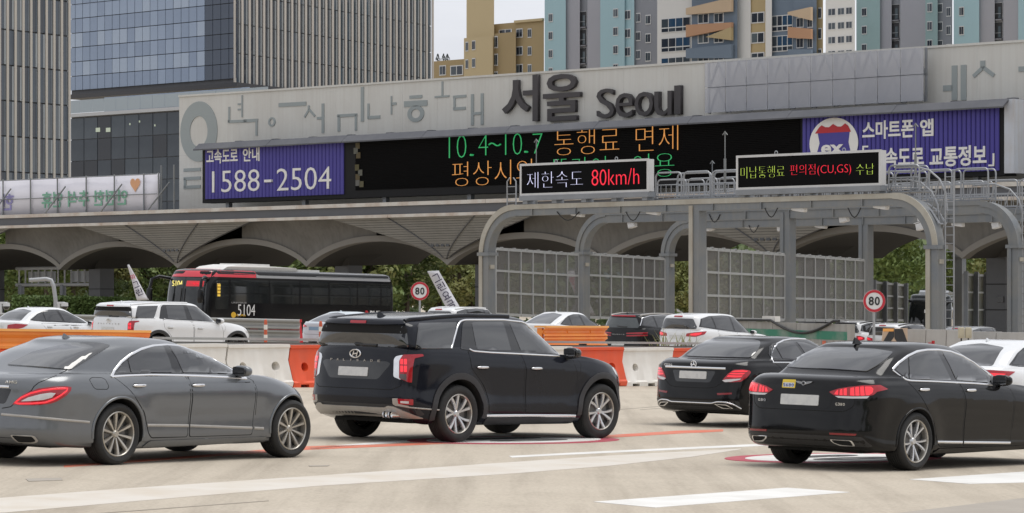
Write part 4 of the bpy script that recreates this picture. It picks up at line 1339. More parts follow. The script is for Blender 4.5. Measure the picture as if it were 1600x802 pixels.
band('lane_line', [(795, 712.5), (900, 707), (1050, 700), (1200, 693)], [(800, 715), (900, 710), (1050, 703), (1210, 696)], WHITEP)
band('lane_line', [(480, 700), (560, 693), (700, 683), (800, 678)], [(488, 702), (565, 695.5), (700, 685.5), (800, 680)], WHITEP)
band('faded_strip', [(-40, 781), (200, 763), (500, 743), (800, 722), (950, 712), (1080, 705), (1158, 701)], [(-40, 805), (200, 784), (500, 759), (800, 740), (950, 728), (1080, 714), (1158, 702)], FADED)
band('orange_line', [(100, 727), (300, 712), (470, 697.5), (580, 695), (700, 690), (950, 680), (1060, 673), (1130, 671)], [(100, 730), (300, 715), (470, 703), (580, 698.5), (700, 693), (950, 684), (1060, 677.5), (1130, 674)], ORANGEP)
for cx, cy, s in ((805, 688, 1.0), (1305, 716, 1.0)):
 # the speed limit painted in a ring on the lane, long in the direction of travel
 c = road_at(cx, cy)
 a = R(44)
 f, l = Vector((sin(a), cos(a), 0)), Vector((-cos(a), sin(a), 0))
 def ringpts(rx, ry, up, n=48):
  out = []
  for k in range(n):
   t = 2 * pi * k / n
   q = c + f * (rx * cos(t)) + l * (ry * sin(t))
   out.append(Vector((q.x, q.y, gz(q.x, q.y) + up)))
  return out
 for nm, rx, ry, up, m in (('speed_ring', 1.8 * s, .95 * s, .005, CRIMSON), ('speed_field', 1.5 * s, .74 * s, .009, WHITEP)):
  mb = MB()
  p_ = ringpts(rx, ry, up)
  slab(mb, p_)
  mb.build(nm, m)['kind'] = 'structure'
 for ch, dl in (('8', .26), ('0', -.26)):
  me, tw, th = text_mesh(ch, 1.0, bold=.04)
  me.transform(Matrix.Diagonal((.36 / tw, 1, 1.5 / th, 1)))
  vs = []
  for v in me.vertices:
   q = c + f * v.co.z + l * (dl - v.co.x)
   v.co = (q.x, q.y, gz(q.x, q.y) + .013)
  me.materials.clear()
  me.materials.append(DARKP)
  link('speed_digit', me)['kind'] = 'structure'
# joints of the concrete slabs in the near lane
JOINT = mat('slab_joint', (.25, .22, .18), .9, noise=.6, nscale=3, col2=(.36, .32, .26))
for (x0, y0), (x1, y1), w in (((-60, 783), (150, 767), .6), ((150, 802), (420, 782), .9), ((700, 660), (1120, 628), .5), ((1000, 640), (1160, 629), .5)):
 a, b = road_at(x0, y0, .0035), road_at(x1, y1, .0035)
 band('slab_joint', [(x0, y0), ((x0 + x1) / 2, (y0 + y1) / 2), (x1, y1)], [(x0, y0 + w), ((x0 + x1) / 2, (y0 + y1) / 2 + w), (x1, y1 + w)], JOINT, .003)
PATCHM = mat('asphalt_patch', (.34, .305, .26), .9, noise=.6, nscale=2, col2=(.40, .36, .31), bump=.3)
painted('shoulder', [(1390, 803), (1500, 790), (1600, 778), (1800, 760), (2100, 760), (2100, 860), (1300, 860)], PATCHM, .0025)
painted('road_patch', [(40, 748), (95, 746.5), (98, 750), (45, 752)], PATCHM, .006)
painted('road_patch', [(482, 727.4), (515, 726.9), (512, 728.2), (484, 728.6)], PATCHM, .006)

# ------------------------------------------------------------------ the toll gate: canopy on V-shaped shells, wall, sign board
CONC = mat('shell_concrete', (.165, .158, .145), .85, noise=.6, nscale=.5, col2=(.105, .10, .09), streak=.5, bump=.15, bscale=8)
CONCL = mat('shell_rim_concrete', (.215, .205, .185), .85, noise=.6, nscale=1.2, col2=(.22, .2, .18))
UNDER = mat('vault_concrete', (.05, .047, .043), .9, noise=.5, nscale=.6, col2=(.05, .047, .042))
SLAT = mat('soffit_slat_metal', (.225, .218, .20), .6, noise=.5, nscale=.8, col2=(.16, .155, .14))
FASCIA = mat('dark_fascia_metal', (.085, .088, .098), .55, noise=.4, nscale=.6, col2=(.12, .12, .125))
TRIMW = mat('rusty_white_trim', (.58, .55, .50), .6, noise=.75, nscale=.7, col2=(.34, .22, .14))
PIER = mat('pier_cladding', (.075, .077, .082), .45, noise=.4, nscale=1, col2=(.10, .10, .10))
gate = gate_frame('toll_gate_canopy', 'wide toll gate canopy with dark fascia over a row of concrete arches on piers', 'toll gate')
XL, XR = -66.0, 62.0
def gp(name, mb, m, parent=gate, smooth=None): return mb.build(name, m, parent, smooth)
f0, f1 = on_gate(0, 336), on_gate(720, 315)
ztop = (on_gate(0, 334)[1] + on_gate(720, 313)[1] + on_gate(1500, 290)[1]) / 3
zbot = (on_gate(0, 357)[1] + on_gate(720, 335)[1] + on_gate(1500, 318)[1]) / 3
mb = MB(); mb.b2((XL, 0, zbot + .16), (XR, .4, ztop - .2)); gp('fascia', mb, FASCIA)
for z0, z1, y in ((ztop - .22, ztop, -.12), (zbot, zbot + .18, -.15)):
 n = 16
 for k in range(n):
  a, b = XL + (XR - XL) * k / n, XL + (XR - XL) * (k + 1) / n
  mb = MB(); mb.b2((a + .01, y, z0), (b - .01, .45, z1)); gp('edge_trim', mb, TRIMW)
mb = MB(); mb.b2((XL, .4, ztop - .5), (XR, 14.5, ztop - .12)); gp('roof_slab', mb, CONC)
VB = [-55.5 + 12.2 * k for k in range(10)]           # the feet of the shells
ZV, ZC = on_gate(268, 419)[1], on_gate(172, 385, .5)[1]
FRONT, BACK = 1.6, 11.0
def arch_z(x):
 k = (x - VB[0]) / 12.2
 t = (k - math.floor(k)) * 2 - 1                  # -1 foot, 0 crest, 1 foot
 return ZV + (ZC - ZV) * (1 - abs(t) ** 2.1) ** .85
N = 26
for i in range(len(VB) - 1):
 xs_ = [VB[i] + 12.2 * k / N for k in range(N + 1)]
 # vault under the canopy, a curved soffit with thickness
 mb = MB()
 P = []
 for k, x in enumerate(xs_):
  z = arch_z(x)
  P.append([(x, FRONT + .5, z), (x, BACK, z + .25), (x, BACK, ztop - .52), (x, FRONT + .5, ztop - .52)])
 vs = [q for p_ in P for q in p_]
 fs = []
 for k in range(N):
  a, b = k * 4, k * 4 + 4
  fs += [(a, b, b + 1, a + 1), (a + 1, b + 1, b + 2, a + 2)]
 mb.add(vs, fs)
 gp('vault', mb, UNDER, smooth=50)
 # pale rim along the arch's front edge
 mb = MB()
 vs, fs = [], []
 for x in xs_:
  z = arch_z(x)
  vs += [(x, FRONT - .12, z), (x, FRONT - .12, z + .34), (x, FRONT + .5, z + .34), (x, FRONT + .5, z)]
 for k in range(N):
  for q in range(4): fs.append((k * 4 + q, k * 4 + (q + 1) % 4, k * 4 + 4 + (q + 1) % 4, k * 4 + 4 + q))
 mb.add(vs, fs)
 gp('arch_rim', mb, CONCL, smooth=40)
ztp = zbot + .02
for i, xv in enumerate(VB):
 slatted = i % 2 == 0
 W = 8.6 if slatted else 7.2                       # half width at the top
 xs_ = [xv - 6.1 + 12.2 * k / (2 * N) for k in range(2 * N + 1)]
 if not slatted:
  # smooth concrete shell, upright between the two arches, its flanks curving up to the fascia
  mb = MB()
  vs, fs = [], []
  for x in xs_:
   z0 = arch_z(x) + .3
   t = abs(x - xv) / 6.1
   z1 = ztp - .02 - .75 * (1 - t) * 0
   for j in range(9):
    u = j / 8
    vs.append((x, FRONT - 1.35 * u ** 2.2 * (1 - t) , z0 + (z1 - z0) * u))
  for k in range(2 * N):
   for j in range(8): fs.append((k * 9 + j, k * 9 + 9 + j, k * 9 + 10 + j, k * 9 + 1 + j))
  mb.add(vs, fs)
  gp('concrete_shell', mb, CONC, smooth=60)
 else:
  # sloping soffit of long metal slats: narrow at the foot, wide under the fascia
  zf, zt = ZV + .42, ztp
  ns = 17
  def half(z):
   u = (z - zf) / (zt - zf)
   return .25 + (W - .25) * (u ** 1.25)
  for j in range(ns):
   za, zb = zf + (zt - zf) * j / ns, zf + (zt - zf) * (j + .86) / ns
   ya, yb = FRONT - .25 - (FRONT - .4) * (j / ns), FRONT - .25 - (FRONT - .4) * ((j + .86) / ns)
   ha, hb = half(za), half(zb)
   mb = MB()
   mb.prism([(xv - ha, ya, za), (xv + ha, ya, za), (xv + hb, yb, zb), (xv - hb, yb, zb)], (0, .05, .02))
   gp('soffit_slat', mb, SLAT)
  mb = MB()
  mb.prism([(xv - .25, FRONT - .12, zf), (xv + .25, FRONT - .12, zf)] + [(xv + half(zf + (zt - zf) * k / 8), FRONT - .12 - (FRONT - .4) * k / 8, zf + (zt - zf) * k / 8) for k in range(1, 9)] + [(xv - half(zf + (zt - zf) * k / 8), FRONT - .12 - (FRONT - .4) * k / 8, zf + (zt - zf) * k / 8) for k in range(8, 0, -1)], (0, .1, .0))
  gp('soffit_backing', mb, FASCIA)
  for s in (-1, 1):
   mb = MB()
   mb.tube([(xv + s * (half(zf + (zt - zf) * k / 8) * .42 + .05), FRONT - .30 - (FRONT - .4) * k / 8, zf + (zt - zf) * k / 8) for k in range(9)], .03, 5)
   gp('soffit_seam', mb, FASCIA)
  mb = MB()
  for k in range(4): mb.box((xv - .7 + .42 * k, FRONT - .55, zf + .75), (.26, .2, .2))
  gp('lane_lamp', mb, GLOSSB)
 # pier standing under the shell
 w = MB()
 g0 = gz(*(Vector((0, GD, 0)) + GX * xv + GN * 5).xy) - .1
 w.b2((xv - .6, 4.4, g0), (xv + .6, 5.6, ZV + .1))
 pr = gp('pier', w, PIER)
 for zz in (1.6, 2.9):
  q = MB(); q.b2((xv - .62, 4.37, zz), (xv + .62, 5.63, zz + .04)); q.build('pier_joint', SEAM, pr)
 q = MB(); q.b2((xv + .1, 4.34, 2.0), (xv + .5, 4.4, 2.3)); q.build('pier_box', GLOSSB, pr)
 w = MB()
 w.add([(xv - .6, 4.4, ZV + .1), (xv + .6, 4.4, ZV + .1), (xv + .6, 5.6, ZV + .1), (xv - .6, 5.6, ZV + .1), (xv - 2.0, 3.2, ZC - .1), (xv + 2.0, 3.2, ZC - .1), (xv + 2.0, 7.4, ZC - .1), (xv - 2.0, 7.4, ZC - .1)], [(0, 1, 5, 4), (1, 2, 6, 5), (2, 3, 7, 6), (3, 0, 4, 7), (4, 5, 6, 7)])
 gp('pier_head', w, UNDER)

# ---- the long wall behind the sign board
WALLM = mat('painted_wall_panel', (.60, .595, .56), .7, noise=.5, nscale=.35, col2=(.51, .49, .45), streak=.45)
GREYLET = mat('grey_wall_lettering', (.30, .335, .335), .7, noise=.3, nscale=1, col2=(.3, .32, .32))
WO = 4.0
wall = gate_frame('sign_wall', 'long pale grey wall above the canopy, painted with large scattered grey letters', 'wall')
zw = (on_gate(280, 152, WO)[1] + on_gate(1100, 97, WO)[1] + on_gate(1600, 66, WO)[1]) / 3
zw_l, zw_r = on_gate(280, 152, WO), on_gate(1600, 66, WO)
xl, x1, x2 = on_gate(280, 200, WO)[0], on_gate(1101, 150, WO)[0], on_gate(1442, 120, WO)[0]
xrr = 46.0
def ztopw(x): return zw_l[1] + (zw_r[1] - zw_l[1]) * (x - zw_l[0]) / (zw_r[0] - zw_l[0])
def wall_panels(a, b, n):
 for k in range(n):
  p_, q_ = a + (b - a) * k / n, a + (b - a) * (k + 1) / n
  mb = MB()
  for z0, z1 in ((ztop - .1, (ztop + zw) / 2 - .004), ((ztop + zw) / 2 + .004, None)):
   za, zb = (z1, z1) if z1 else (ztopw(p_), ztopw(q_))
   mb.prism([(p_ + .004, WO, z0), (q_ - .004, WO, z0), (q_ - .004, WO, zb), (p_ + .004, WO, za)], (0, .35, 0))
  mb.build('wall_panel', WALLM, wall)
wall_panels(xl, x1, 15)
wall_panels(x1, x2, 6)
wall_panels(x2, xrr, 6)
mb = MB(); mb.prism([(xl, WO - .08, ztopw(xl)), (xrr, WO - .08, ztopw(xrr)), (xrr, WO - .08, ztopw(xrr) + .12), (xl, WO - .08, ztopw(xl) + .12)], (0, .5, 0)); mb.build('wall_coping', WALLM, wall)
mb = MB(); mb.b2((xl + .05, WO + .05, ztop - .1), (xrr, WO + .3, zw - .8)); mb.build('wall_core', WALLM, wall)
def stroke(pts, w, conv):
 """a flat letter stroke; w in photograph pixels"""
 out = [conv(*p_) for p_ in pts]
 return out, w
def c2(x, y): return 270 + x / 2.97, 60 + y / 2.97
def c3(x, y): return 660 + x / 2.43, y / 2.43
def c4(x, y): return 840 + x / 2.105, y / 2.105
def letter(strokes, rings=()):
 mb = MB()
 for (a, b, w) in strokes:
  (xa, za), (xb, zb) = on_gate(*a, WO), on_gate(*b, WO)
  ww = w / (FPX / 185)
  mb.bar((xa, WO - .02, za), (xb, WO - .02, zb), .05, ww, up=(0, 0, 1)) if abs(xb - xa) > abs(zb - za) * .3 else mb.prism([(xa - ww / 1.4, WO - .045, za), (xa + ww / 1.4, WO - .045, za), (xb + ww / 1.4, WO - .045, zb), (xb - ww / 1.4, WO - .045, zb)], (0, .05, 0))
 for (cx, cy, rx, ry, tx, ty) in rings:
  x0, z0 = on_gate(cx, cy, WO)
  ex, ez = on_gate(cx + rx, cy, WO)[0] - x0, z0 - on_gate(cx, cy + ry, WO)[1]
  ix, iz = on_gate(cx + rx - tx, cy, WO)[0] - x0, z0 - on_gate(cx, cy + ry - ty, WO)[1]
  n = 40
  vs = []
  for k in range(n):
   t = 2 * pi * k / n
   for a_, b_, y in ((ex, ez, WO - .045), (ix, iz, WO - .045), (ix, iz, WO), (ex, ez, WO)):
    vs.append((max(x0 + a_ * cos(t), xl + .02), y, z0 + b_ * sin(t)))
  mb.add(vs, [(k * 4 + q, k * 4 + (q + 1) % 4, ((k + 1) % n) * 4 + (q + 1) % 4, ((k + 1) % n) * 4 + q) for k in range(n) for q in range(4)])
 mb.build('wall_letter', GREYLET, wall)
def S2(a, b, w): return (c2(*a), c2(*b), w / 2.97)
def S3(a, b, w): return (c3(*a), c3(*b), w / 2.43)
def S4(a, b, w): return (c4(*a), c4(*b), w / 2.105)
letter([], [(c2(122, 433)[0], c2(122, 433)[1], 29, 47, 15, 23)])
letter([S2((52, 612), (130, 608), 16), S2((52, 652), (130, 648), 16), S2((52, 692), (130, 688), 16), S2((58, 650), (58, 695), 12)])
letter([S2((263, 318), (263, 392), 9), S2((257, 387), (345, 384), 14), S2((323, 265), (323, 366), 7), S2((303, 306), (320, 305), 8), S2((303, 331), (320, 330), 8)])
letter([S2((330, 384), (396, 380), 15), S2((390, 378), (390, 452), 10)])
letter([], [(c2(461, 388)[0], c2(461, 388)[1], 5.6, 7.2, 2.6, 2.6)])
letter([S2((493, 310), (620, 303), 19)])
letter([S2((632, 312), (632, 332), 8), S2((634, 330), (612, 366), 11), S2((634, 330), (661, 362), 11)])
letter([S2((698, 303), (698, 440), 12), S2((670, 371), (692, 370), 12)])
letter([S2((772, 358), (772, 432), 12), S2((765, 360), (857, 355), 14), S2((851, 352), (851, 428), 10)])
letter([S2((881, 226), (881, 386), 14)])
letter([S2((909, 303), (909, 372), 9), S2((905, 368), (963, 365), 15)])
letter([S2((1016, 268), (1016, 353), 6), S2((1016, 305), (1038, 303), 13)])
letter([S2((1100, 274), (1158, 270), 15), S2((1075, 306), (1182, 300), 27)], [(c2(1129, 350)[0], c2(1129, 350)[1], 13, 13, 6, 6)])
letter([S3((77, 310), (77, 366), 6), S3((48, 369), (103, 365), 7)])
letter([S3((118, 369), (167, 365), 10), S3((123, 366), (123, 416), 7), S3((118, 414), (165, 411), 11)])
letter([S3((191, 358), (191, 476), 10), S3((228, 355), (228, 474), 10), S3((196, 432), (226, 430), 10)])
letter([S4((1372, 216), (1372, 330), 13), S4((1402, 214), (1402, 330), 13), S4((1335, 291), (1366, 289), 16)])
letter([S4((1465, 200), (1465, 224), 11), S4((1466, 222), (1434, 252), 11), S4((1466, 222), (1502, 249), 11)])
letter([S4((1583, 228), (1640, 225), 14), S4((1612, 228), (1612, 300), 11)])
# the big raised name
DARKLET = mat('charcoal_letter_metal', (.042, .037, .040), .5, noise=.3, nscale=1.2, col2=(.06, .055, .058))
def gate_text(root, name, s, x0, x1, y0, y1, off, m, ext=.02, bold=0.0, out=0.0, D=GD, mirror=False):
 """letters filling the photograph's box x0..x1, y0..y1 on the plane off; out: how far they stand proud"""
 xa, xb = on_gate(x0, (y0 + y1) / 2, off, D)[0], on_gate(x1, (y0 + y1) / 2, off, D)[0]
 xm = (x0 + x1) / 2
 za, zb = on_gate(xm, y1, off, D)[1], on_gate(xm, y0, off, D)[1]
 return text_fit(name, s, xb - xa, zb - za, m, root, ((xa + xb) / 2, off - out, (za + zb) / 2), 0, ext=ext, bold=bold, mirror=mirror)
nm = gate_frame('raised_name_lettering', 'large charcoal raised lettering of the city name on the pale wall', 'lettering')
for s, x0, x1, y0, y1, b in (('서', 789, 845, 119, 191, .035), ('울', 853, 911, 116, 189, .03)):
 gate_text(nm, 'letter', s, x0, x1, y0, y1, WO, DARKLET, ext=.10, bold=b * .45, out=.16)
for ch, x0, x1, y0, y1 in (('S', 936.5, 964, 139, 185), ('e', 967, 994, 146, 184), ('o', 997, 1026, 144, 182), ('u', 1028, 1055, 143, 181), ('l', 1058, 1068, 134, 179)):
 gate_text(nm, 'letter', ch, x0, x1, y0, y1, WO, DARKLET, ext=.08, bold=.0, out=.14)

# ---- translucent mesh screens on a braced frame in front of the wall
MESHM = mat('perforated_screen_metal', (.50, .51, .555), .5, noise=.3, nscale=.4, col2=(.36, .37, .41), alpha=.5)
FRAMEM = mat('grey_steel', (.25, .265, .285), .5, metal=.3, noise=.6, nscale=1.5, col2=(.18, .185, .19))
FRAMED = mat('weathered_steel', (.185, .20, .215), .55, metal=.3, noise=.7, nscale=1.2, col2=(.25, .245, .225), streak=.5)
scr = gate_frame('mesh_screen', 'row of pale perforated metal panels with cross braces behind, fixed to the wall', 'screen')
MO = WO - 1.0
ma, mb_ = on_gate(1101, 150, MO)[0], on_gate(1443, 120, MO)[0]
za_, zb_ = on_gate(1101, 177, MO)[1], on_gate(1443, 158, MO)[1]
zt_a, zt_b = on_gate(1101, 97, MO)[1], on_gate(1443, 75, MO)[1]
ncol = 10
for k in range(ncol):
 p_, q_ = ma + (mb_ - ma) * k / ncol, ma + (mb_ - ma) * (k + 1) / ncol
 zl, zh = min(za_, zb_), (zt_a + zt_b) / 2
 zm = (zl + zh) / 2
 for z0, z1 in ((zl, zm), (zm, zh)):
  mb = MB(); mb.b2((p_ + .02, MO, z0 + .02), (q_ - .02, MO + .03, z1 - .02)); mb.build('screen_panel', MESHM, scr)
 mb = MB()
 for xx in (p_ + .05, q_ - .05):
  mb.bar((xx, MO + .3, zl), (xx, MO + .3, zh), .10, .10, up=(1, 0, 0))
 for z0, z1 in ((zl, zm), (zm, zh)):
  mb.bar((p_ + .1, MO + .3, z0), ((p_ + q_) / 2, MO + .3, z1), .10, .10)
  mb.bar((q_ - .1, MO + .3, z0), ((p_ + q_) / 2, MO + .3, z1), .10, .10)
 mb.bar((p_, MO + .3, zm), (q_, MO + .3, zm), .1, .1)
 mb.build('screen_brace', FRAMEM, scr)

# ---- the sign board: blue, black display, blue, under a sheet metal hood
SO = 1.2
board = gate_frame('sign_board', 'very long sign board with blue panels at both ends and a black electronic display', 'sign board')
BLUE = mat('violet_blue_panel', (.043, .033, .245), .5, noise=.35, nscale=.5, col2=(.055, .045, .28), streak=.25)
SIGNW = mat('sign_white', (.74, .73, .70), .6, noise=.3, nscale=2, col2=(.6, .6, .58))
SCREEN = mat('display_black', (.004, .004, .0045), .7, spec=.08)
BEZEL = mat('display_bezel', (.010, .010, .011), .6, spec=.2)
bl, br = on_gate(316, 270, SO)[0], on_gate(1570, 220, SO)[0]
zb1, zb0 = (on_gate(316, 229, SO)[1] + on_gate(1570, 172, SO)[1]) / 2, (on_gate(316, 318, SO)[1] + on_gate(1570, 274, SO)[1]) / 2
mb = MB(); mb.b2((bl, SO + .02, zb0), (br, SO + 1.0, zb1)); mb.build('cabinet', BEZEL, board)
mb = MB(); mb.b2((br, SO - .05, zb0 + .1), (on_gate(1585, 200, SO)[0], SO + 2.2, zb1 + .35)); mb.build('end_cladding', mat('pale_blue_sheet', (.50, .53, .58), .6, noise=.5, nscale=.8, col2=(.42, .38, .34), streak=.4), board)
# hood: lapped sheets with a sloping front
HOOD = mat('hood_sheet_metal', (.085, .088, .10), .65, metal=.1, noise=.6, nscale=.7, col2=(.13, .13, .14))
nh = 18
for k in range(nh):
 p_, q_ = bl - .3 + (br - bl + .5) * k / nh, bl - .3 + (br - bl + .5) * (k + 1) / nh
 e = .02 * (k % 2)
 mb = MB()
 mb.prism([(p_, SO - .5 - e, zb1 - .10), (p_, SO - .5 - e, zb1 - .02), (p_, SO - .02, zb1 + .36 + e), (p_, SO + 1.4, zb1 + .38 + e), (p_, SO + 1.4, zb1 + .28), (p_, SO + .03, zb1 + .26)], (q_ - p_ + .06, 0, 0))
 mb.build('hood_sheet', HOOD, board)
 mb = MB(); mb.box((q_, SO + .4, zb1 + .40), (.5, .3, .06)); mb.build('hood_clip', HOOD, board)
def ribbed(x0, x1, n, root):
 for k in range(n):
  p_, q_ = x0 + (x1 - x0) * k / n, x0 + (x1 - x0) * (k + 1) / n
  mb = MB()
  mb.prism([(p_ + .01, SO - .01, zb0 + .25), (p_ + .05, SO - .06, zb0 + .25), (q_ - .05, SO - .06, zb0 + .25), (q_ - .01, SO - .01, zb0 + .25)], (0, 0, zb1 - zb0 - .3))
  mb.build('blue_rib', BLUE, root)
xa_, xb_ = on_gate(321, 270, SO)[0], on_gate(538, 260, SO)[0]
ribbed(xa_, xb_, 40, board)
xc_, xd_ = on_gate(1254, 220, SO)[0], on_gate(1562, 220, SO)[0]
ribbed(xc_, xd_, 44, board)
PO = SO - .07
for s, x0, x1, y0, y1, b in (('고속도로', 324, 373, 233, 255.5, .02), ('안내', 381, 407, 231, 252.5, .02), ('1588', 333, 407, 266, 300, -.008), ('-', 416, 427, 281, 285, .01), ('2504', 434, 519, 262, 297, -.008),
  ('스마트폰', 1349, 1429, 188, 217, .025), ('앱', 1439, 1460, 186, 213, .025), ('「', 1349, 1358, 228, 248, .01), ('고속도로', 1364, 1445, 231, 262, .025), ('교통정보', 1454, 1543, 228, 260, .025), ('」', 1546, 1555, 240, 260, .01)):
 gate_text(board, 'sign_lettering', s, x0, x1, y0, y1, SO, SIGNW, ext=.012, bold=b, out=.075)
# shield emblem
def gx(px, py):
 x, z = on_gate(px, py, PO)
 return x, z
def flatshape(name, pix, m, out, parent=board):
 mb = MB()
 mb.prism([(gx(*q)[0], PO - out, gx(*q)[1]) for q in pix], (0, .012, 0))
 return mb.build(name, m, parent)
flatshape('emblem_disc', [(1303 + 38 * cos(2 * pi * k / 44), 224 - 40 * sin(2 * pi * k / 44) - .04 * 38 * cos(2 * pi * k / 44)) for k in range(44)], SIGNW, .014)
flatshape('emblem_field', [(1278, 207.5), (1328, 205), (1326, 222), (1331, 245), (1303, 258), (1275, 247), (1281, 224)], BLUE, .028)
flatshape('emblem_crown', [(1274, 209), (1280, 200), (1284, 196), (1290, 199), (1296, 199), (1302, 194), (1309, 198), (1315, 198), (1321, 193), (1326, 197), (1330, 206)], mat('emblem_red', (.42, .01, .018), .5), .034)
gate_text(board, 'emblem_lettering', 'ex', 1284, 1319, 226, 241, PO, SIGNW, ext=.012, bold=.03, out=.04)
# the electronic display with its louvres and lit characters
sx0, sx1 = on_gate(556, 260, SO)[0], on_gate(1250, 220, SO)[0]
nl_ = 30
for k in range(nl_):
 z0 = zb0 + .45 + (zb1 - zb0 - .55) * k / nl_
 dz = (zb1 - zb0 - .55) / nl_
 mb = MB(); mb.prism([(sx0, SO - .02, z0), (sx0, SO - .05, z0 + dz * .75), (sx0, SO - .01, z0 + dz * .95)], (sx1 - sx0, 0, 0)); mb.build('display_louvre', SCREEN, board)
LEDG = mat('led_green', (.02, .2, .06), .6, emit=(.025, .34, .11), estr=.5)
LEDO = mat('led_amber', (.2, .1, .02), .6, emit=(.62, .27, .07), estr=.6, noise=.8, nscale=1.8, col2=(.3, .05, .02))
LEDR = mat('led_red', (.25, .01, .02), .6, emit=(.95, .02, .05), estr=.65)
LEDW = mat('led_white', (.4, .4, .5), .6, emit=(.66, .66, .92), estr=.75)
LEDY = mat('led_lime', (.25, .3, .05), .6, emit=(.50, .68, .10), estr=.6)
for s, x0, x1, y0, y1, m in (('10', 703, 730, 212, 247, LEDG), ('.', 738, 741, 241, 244, LEDG), ('4', 749, 764, 210, 243, LEDG), ('~', 766, 784, 223, 229, LEDG), ('10', 791, 817, 209, 242, LEDG), ('.', 823, 826, 236, 239, LEDG), ('7', 834, 849, 209, 240, LEDG),
  ('통행료', 868, 969, 201, 241, LEDO), ('면제', 995, 1061, 197, 236, LEDO), ('평상시와', 708, 838, 251, 289, LEDO), ('똑같이', 864, 948, 246, 283, LEDG), ('이용', 990, 1055, 240, 277, LEDG)):
 gate_text(board, 'led_character', s, x0, x1, y0, y1, SO, m, ext=.008, bold=(-.024 if ord(s[0]) > 1000 else -.03), out=.08)
# dead pixels blocks at the display's left end
for x, y, c in ((560, 228, (.08, .06, .02)), (557, 236, (.10, .10, .08)), (561, 243, (.07, .05, .015)), (559, 262, (.06, .05, .01)), (564, 270, (.09, .09, .07)), (560, 286, (.10, .10, .09)), (566, 288, (.08, .07, .03)), (560, 277, (.07, .05, .015))):
 xx, zz = on_gate(x, y, SO)
 mb = MB(); mb.box((xx, SO - .06, zz), (.36, .02, .36)); mb.build('dead_display_block', mat('dead_block_%d' % int(c[0] * 1000 + c[2] * 10000), c, .6), board)
# steel feet under the board
for k in range(9):
 xx = bl + 2 + (br - bl - 4) * k / 8
 mb = MB(); mb.bar((xx, SO + .5, ztop - .2), (xx, SO + .5, zb0), .3, .3, up=(1, 0, 0)); mb.build('board_foot', FRAMEM, board)
# railing of the roof walk to the left of the wall and the long banner hung on it
BANW = mat('banner_cloth', (.74, .73, .79), .8, noise=.25, nscale=.6, col2=(.58, .57, .63))
ban = gate_frame('long_banner', 'long white banner seen from behind on a pipe frame above the canopy', 'banner')
BO = 1.0
ba, bb = -60.0, on_gate(248, 300, BO)[0]
zba, zbb = on_gate(0, 282, BO), on_gate(248, 271, BO)
zc_ = on_gate(120, 331, BO)[1]
def bz(x): return zba[1] + (zbb[1] - zba[1]) * (x - zba[0]) / (zbb[0] - zba[0])
posts_px = [7, 50, 92, 137, 181, 227, 250]
mb = MB()
nb_ = 30
vs = []
for k in range(nb_ + 1):
 x = ba + (bb - ba) * k / nb_
 vs += [(x, BO + .03 * sin(k * 1.3), ztop + .02), (x, BO + .06 + .03 * sin(k * 1.1), bz(x))]
mb.add(vs, [(2 * k, 2 * k + 2, 2 * k + 3, 2 * k + 1) for k in range(nb_)])
cl = mb.build('banner_cloth', BANW, ban, smooth=60)
sd = cl.modifiers.new('thickness', 'SOLIDIFY'); sd.thickness = .01
BLET = {k: mat('banner_print_' + k, c, .8) for k, c in (('green', (.20, .42, .30)), ('violet', (.30, .28, .52)), ('orange', (.66, .36, .20)))}
for s, x0, x1, y0, y1, k in (('안전한', 146, 200, 297, 321, 'green'), ('추석', 107, 140, 298, 323, 'green'), ('연휴', 66, 98, 300, 325, 'green'), ('한', 2, 22, 303, 329, 'violet')):
 gate_text(ban, 'banner_lettering', s, x0, x1, y0, y1, BO, BLET[k], ext=.004, bold=.02, out=.05, mirror=True)
mb = MB()
hx, hz = on_gate(212, 288, BO)
mb.prism([(hx + .5 * (16 * sin(t) ** 3) / 16, BO - .05, hz + .5 * (13 * cos(t) - 5 * cos(2 * t) - 2 * cos(3 * t) - cos(4 * t)) / 16) for t in [2 * pi * k / 28 for k in range(28)]], (0, .01, 0))
mb.build('banner_heart', BLET['orange'], ban)
for px in [-34] + posts_px:
 x = on_gate(px, 300, BO)[0]
 mb = MB(); mb.tube([(x, BO - .12, ztop), (x, BO - .12, bz(x) + .05)], .05, 6); mb.build('banner_post', FRAMED, ban)
for px in (15, 100, 188, 262):
 x = on_gate(px, 300, BO)[0]
 mb = MB(); mb.tube([(x - .9, BO - .9, ztop), (x + .35, BO - .14, bz(x) - .6)], .05, 6); mb.build('banner_strut', FRAMED, ban)
for f in (.45, .98):
 mb = MB(); mb.tube([(ba, BO - .17, ztop + (bz(ba) - ztop) * f), (bb, BO - .17, ztop + (bz(bb) - ztop) * f)], .03, 6); mb.build('banner_rail', FRAMED, ban)
for px in (252, 272):
 x = on_gate(px, 300, BO)[0]
 mb = MB(); mb.tube([(x, BO, ztop), (x, BO, bz(x) + .5)], .06, 6); mb.build('banner_post', FRAMED, ban)

